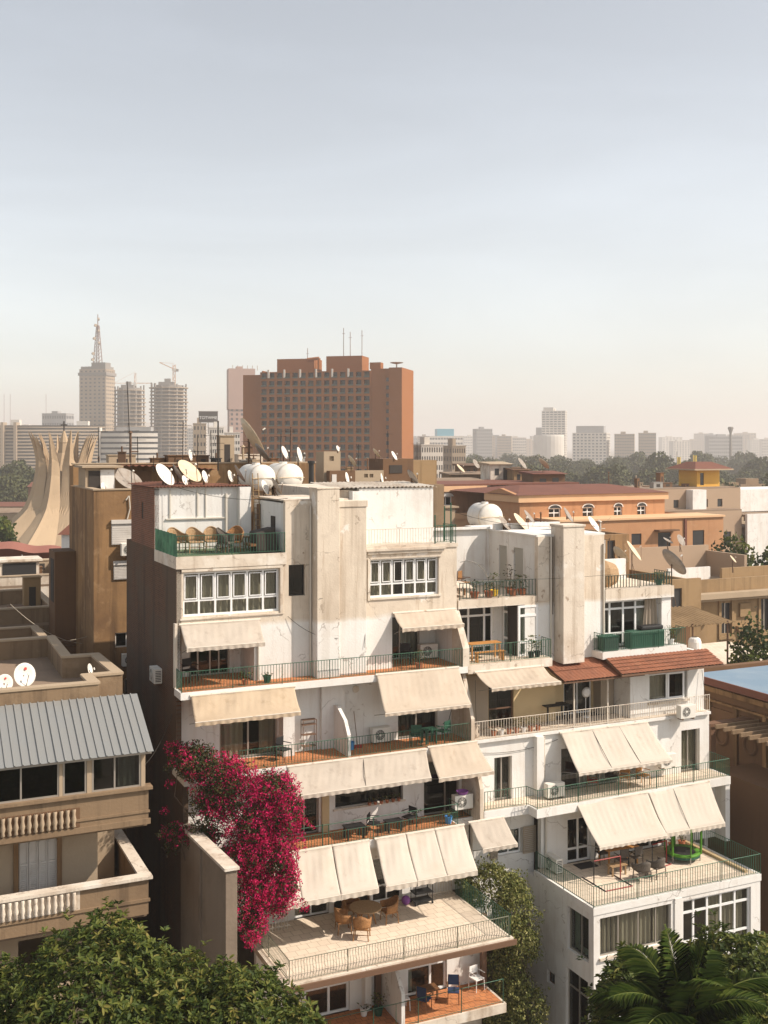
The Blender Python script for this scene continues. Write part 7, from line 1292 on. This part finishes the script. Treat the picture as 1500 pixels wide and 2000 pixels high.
goal('red and black metal frame by the terrace railing corner', 16.0, -4.1, 1.3, .95, 1.6, 0); goal('red-topped black stand between the tub chairs and trampoline', 19.3, -3.6, .9, .95, .5, .2)
t = thing('trampoline', 'small round lime green trampoline with padded posts', 'trampoline', Wd(21.1, -3.35, RD + .012), ANG); rr = .72
part('mat', MB().lathe([(0, .34), (rr * .8, .34)], 28), 'black', t); part('padding', MB().lathe([(rr * .74, .35), (rr, .39), (rr * 1.04, .33), (rr, .28), (rr * .74, .33)], 28), 'lime', t, smooth=True); part('frame_ring', MB().lathe([(rr, .18), (rr * 1.02, .22), (rr, .28)], 28), 'green_plastic', t)
for k in range(6):
    a = k * math.pi / 3 + .3; part('leg', MB().tube((rr * math.cos(a), rr * math.sin(a), .3), (rr * math.cos(a), rr * math.sin(a), 0), .025, 6), 'metal_grey', t); part('padded_post', MB().tube((rr * 1.04 * math.cos(a), rr * 1.04 * math.sin(a), .3), (rr * 1.06 * math.cos(a), rr * 1.06 * math.sin(a), 1.5), .05 if k % 2 else .025, 8), 'lime', t)
tag(part('doormat', MB().box(-.45, .45, -.3, .3, 0, .015), 'black', None, Wd(16.9, -2.25, RD + .013), ANG), 'black doormat in front of the terrace glass door', 'doormat')
pot('leafy pot at the far corner of the trampoline terrace', 22.0, -2.2, RD + .012, .16, .28, .55, 'terracotta_pot', 70); pot('second small pot at the terrace kerb', 21.5, -2.1, RD + .012, .13, .22, .35, 'terracotta_pot', 40)
# right-hand yard
tag(part('ball_finial', MB().lathe([(0, 0), (.35, 0), (.35, 1.1), (.2, 1.2)] + [(.4 * math.sin(k * math.pi / 8), 1.6 - .4 * math.cos(k * math.pi / 8)) for k in range(1, 9)], 14), 'yellow', None, Wd(44.5, 15, 15.3), smooth=True), 'yellow ball on a gate post in the villa yard', 'gate post')
# junk behind the right terrace
t = thing('laundry', 'white washing hung in front of the crumbling hut', 'laundry', Wd(41.5, 34, 20.4), ANG)
part('line', MB().tube((-2, 0, 1.9), (3, 0, 1.9), .02, 4), 'cable', t)
for k in range(5): part('cloth', MB().grid(lambda s, q: (-1.7 + k * .9 + .65 * s, .08 * math.sin(s * 7 + k), 1.88 - 1.1 * q), 6, 4), 'shutter_white' if k % 2 == 0 else 'plaster_old', t)
for x in (-2, 3): part('post', MB().tube((x, 0, -20.4), (x, 0, 2), .04, 5), 'metal_rust', t)
# cats' cradle of roof clutter behind the shed
rs = random.Random(8)
CL = [(u, v, z) for (u, v, z) in [(1.2, 22.5, 28.6), (2.6, 23, 28.6), (4.4, 22, 28.6), (6.6, 21.5, 28.6), (8.0, 22.5, 28.6), (10.0, 21.5, 28.6), (11.4, 22.2, 28.6), (12.6, 21, 28.6)]]
KN = ['dark grey box with a cowl', 'flat rusty crate', 'squat brown housing', 'narrow plywood box', 'tall black housing', 'low cream box', 'slatted wooden crate', 'small square duct']
for k, (u, v, z) in enumerate(CL):
    w_, d_, h_ = rs.uniform(.4, .9), rs.uniform(.4, .8), rs.uniform(.35, 1.0); m_ = ['metal_grey', 'metal_rust', 'brown_dark', 'wood_brown', 'black', 'beige_wall', 'wood_brown', 'metal_grey'][k]
    t = thing('roof_box', KN[k] + ' on the ochre roof', 'box', Wd(u, v, z), ANG + rs.uniform(-.4, .4)); part('body', MB().box(-w_ / 2, w_ / 2, -d_ / 2, d_ / 2, 0, h_), m_, t, bevel=.02); part('lid', MB().box(-w_ / 2 - .04, w_ / 2 + .04, -d_ / 2 - .04, d_ / 2 + .04, h_, h_ + .05), m_, t)
    part('stub_pipe', MB().tube((0, 0, h_), (0, 0, h_ + .35), .05, 6), 'metal_rust', t)

for (u, v, z, h_) in ((.9, 20.8, 28.6, 2.4), (3.2, 21.5, 28.6, 1.9), (5.6, 20.9, 28.6, 2.8), (7.4, 21.2, 28.6, 2.2), (9.6, 21.0, 28.6, 1.8), (12.2, 21.4, 28.6, 2.5), (20.6, 47, 28.4, 2.6), (27.5, 46.5, 27.9, 2.2), (31, 48, 28.85, 2.4), (33.6, 47.5, 28.7, 1.6)):
    t = thing('television_aerial', 'thin rusty television aerial on the brown roof walls', 'aerial', Wd(u, v, z), ANG + random.uniform(-1, 1), 'television aerials on the brown roofs'); part('pole', MB().tube((0, 0, 0), (random.uniform(-.1, .1), 0, h_), .025, 5), 'cable', t); b = MB().tube((-.5, 0, h_ * .9), (.5, 0, h_ * .9), .014, 4)
    for k in range(6): b.tube((-.45 + k * .18, -.25, h_ * .9), (-.45 + k * .18, .25, h_ * .9), .01, 4)
    part('array', b, 'cable', t)

# clutter of the roofs behind the white buildings
rs = random.Random(17); used_l = set()
AREAS = [('on the ochre roof behind the shed', 2.2, 13, 20.6, 26, 28.6, 16), ('on the low brown house roof', -9, -3.4, 11, 15.5, 20.35, 9), ('around the sunken roof court', -7, -2, 19.6, 26, 20.75, 9), ('on the pale house below the red canopy', -6, 1, 35, 43, 20.95, 8), ('on the tan roofs before the hotel', 17, 34, 45.3, 56, 26.6, 16), ('on the flat roof left of the orange villa', 45, 58, 70.8, 74, 21.6, 8), ('on the crumbling hut roof', 38.5, 48, 38.6, 43, 22.1, 8), ('on the pale roof by the beige block', 85, 100, 84, 93, 24.0, 10)]
for (wh, u0, u1, v0, v1, z, n_) in AREAS:
    for k in range(n_):
        kind = rs.choice(['box', 'box', 'pipe', 'hut', 'plank']); m_, mn = rs.choice([('metal_rust', 'rusty'), ('brown_dark', 'brown'), ('beige_wall', 'cream'), ('metal_grey', 'grey'), ('wood_brown', 'wooden'), ('plaster_old', 'whitish'), ('ochre_wall', 'ochre')]); sz = rs.choice(['small', 'squat', 'tall', 'broad']); s_ = {'small': (.5, .5, .5), 'squat': (1.1, .7, .4), 'tall': (.6, .5, 1.3), 'broad': (1.6, .9, .8)}[sz]
        if kind == 'hut': s_ = tuple(1.5 * x for x in s_)
        nm = {'box': 'roof_box', 'pipe': 'vent_pipe', 'hut': 'roof_hut', 'plank': 'timber_pile'}[kind]; lab = '%s %s %s %s' % (sz, mn, nm.replace('_', ' '), wh)
        t = thing(nm, lab, nm.replace('_', ' '), Wd(rs.uniform(u0, u1), rs.uniform(v0, v1), z), ANG + rs.choice([0, 0, rs.uniform(-.6, .6)]), 'roof clutter ' + wh)
        if kind == 'pipe':
            h_ = s_[2] + .8; part('pipe', MB().tube((0, 0, 0), (0, 0, h_), .07, 8), m_, t); part('cowl', MB().lathe([(.16, h_), (.02, h_ + .14)], 10).tube((0, 0, h_ * .5), (.5, 0, h_ * .5), .04, 6), m_, t)
        elif kind == 'plank':
            for i in range(5): part('plank', MB().box(-s_[0], s_[0], -.3 + i * .12, -.2 + i * .12, .02 + (i % 2) * .06, .07 + (i % 2) * .06), m_, t, rz=rs.uniform(-.2, .2))
        else:
            part('body', MB().box(-s_[0] / 2, s_[0] / 2, -s_[1] / 2, s_[1] / 2, 0, s_[2]), m_, t, bevel=.02); part('lid', MB().box(-s_[0] / 2 - .05, s_[0] / 2 + .05, -s_[1] / 2 - .05, s_[1] / 2 + .05, s_[2], s_[2] + .06), m_, t)
            part('opening', MB().box(-s_[0] * .2, s_[0] * .2, -s_[1] / 2 - .01, -s_[1] / 2, s_[2] * .2, s_[2] * .75), 'interior_dark', t)
# pipes fixed to the white buildings
for (par, u, v, z0, z1, m_) in ((LB, 7.72, -.06, LA, 25.6, 'pvc_pipe'), (LB, 5.36, -.05, LA, 27.6, 'pvc_pipe'), (LB, 3.2, -.05, LA, 23.1, 'pvc_pipe'), (RB, 16.6, -.06, RA, 26.0, 'pvc_pipe'), (RB, 16.7, -.05, 22.6, 26.0, 'cable'), (RB, 19.4, -.05, RA, 25.6, 'pvc_pipe'), (RB, 12.3, -1.22, RC, RBz - .15, 'pvc_pipe'), (RB, 15.5, -1.22, RC, RBz - .15, 'plaster_old'), (RB, 18.6, -1.22, RC + 1.9, RBz - .15, 'pvc_pipe'), (RB, 15.2, -1.82, RD, RC - .4, 'pvc_pipe')):
    part('drain_pipe', MB().tube((u, v, z0), (u, v, z1), .045 if m_ != 'cable' else .014, 8), m_, par)
for (lab, p, q, sg) in (('loose cable looping across the left white pier', Wd(4.4, -.06, 23.3), Wd(6.3, -.66, 22.4), .25), ('cable hanging from the awning corner to the balcony railing', Wd(12.0, -1.5, 20.4), Wd(12.1, -1.4, 18.7), .3), ('cable strung along the wall above the slanting awning', Wd(12.4, -1.2, 17.3), Wd(16.2, -1.2, 17.45), .18), ('line running from the dark brick flank to the beige balcony', Wd(-.05, .5, 19.8), Wd(-2.0, -3.0, 18.9), .3), ('overhead wire from the right roof to the orange villa', Wd(19.4, 5.5, 26.4), Wd(60, 55, 22.5), 1.0), ('wire between the square chimney stack and the left roof terrace', Wd(17.2, -.2, 26.5), Wd(11.9, 1.0, 27.3), .3), ('wire from the ladder roof room to the shed roof', Wd(4.6, .5, 27.9), Wd(.3, 3.6, 28.5), .3)):
    cable(lab, p, q, sg, 'cable', .011)
# ================================================================ haze
mh = bpy.data.materials.new('haze'); mh.use_nodes = True; nt = mh.node_tree; nt.nodes.clear()
pv = nt.nodes.new('ShaderNodeVolumePrincipled'); pv.inputs['Color'].default_value = (.95, .915, .885, 1); pv.inputs['Density'].default_value = .00036; pv.inputs['Anisotropy'].default_value = .2
ou = nt.nodes.new('ShaderNodeOutputMaterial'); nt.links.new(pv.outputs[0], ou.inputs['Volume'])
hz = MB().box(-15000, 15000, -600, 15000, -1, 176); ho = part('haze', hz, None); ho.data.materials.append(mh); tag(ho, None, None, kind='stuff')
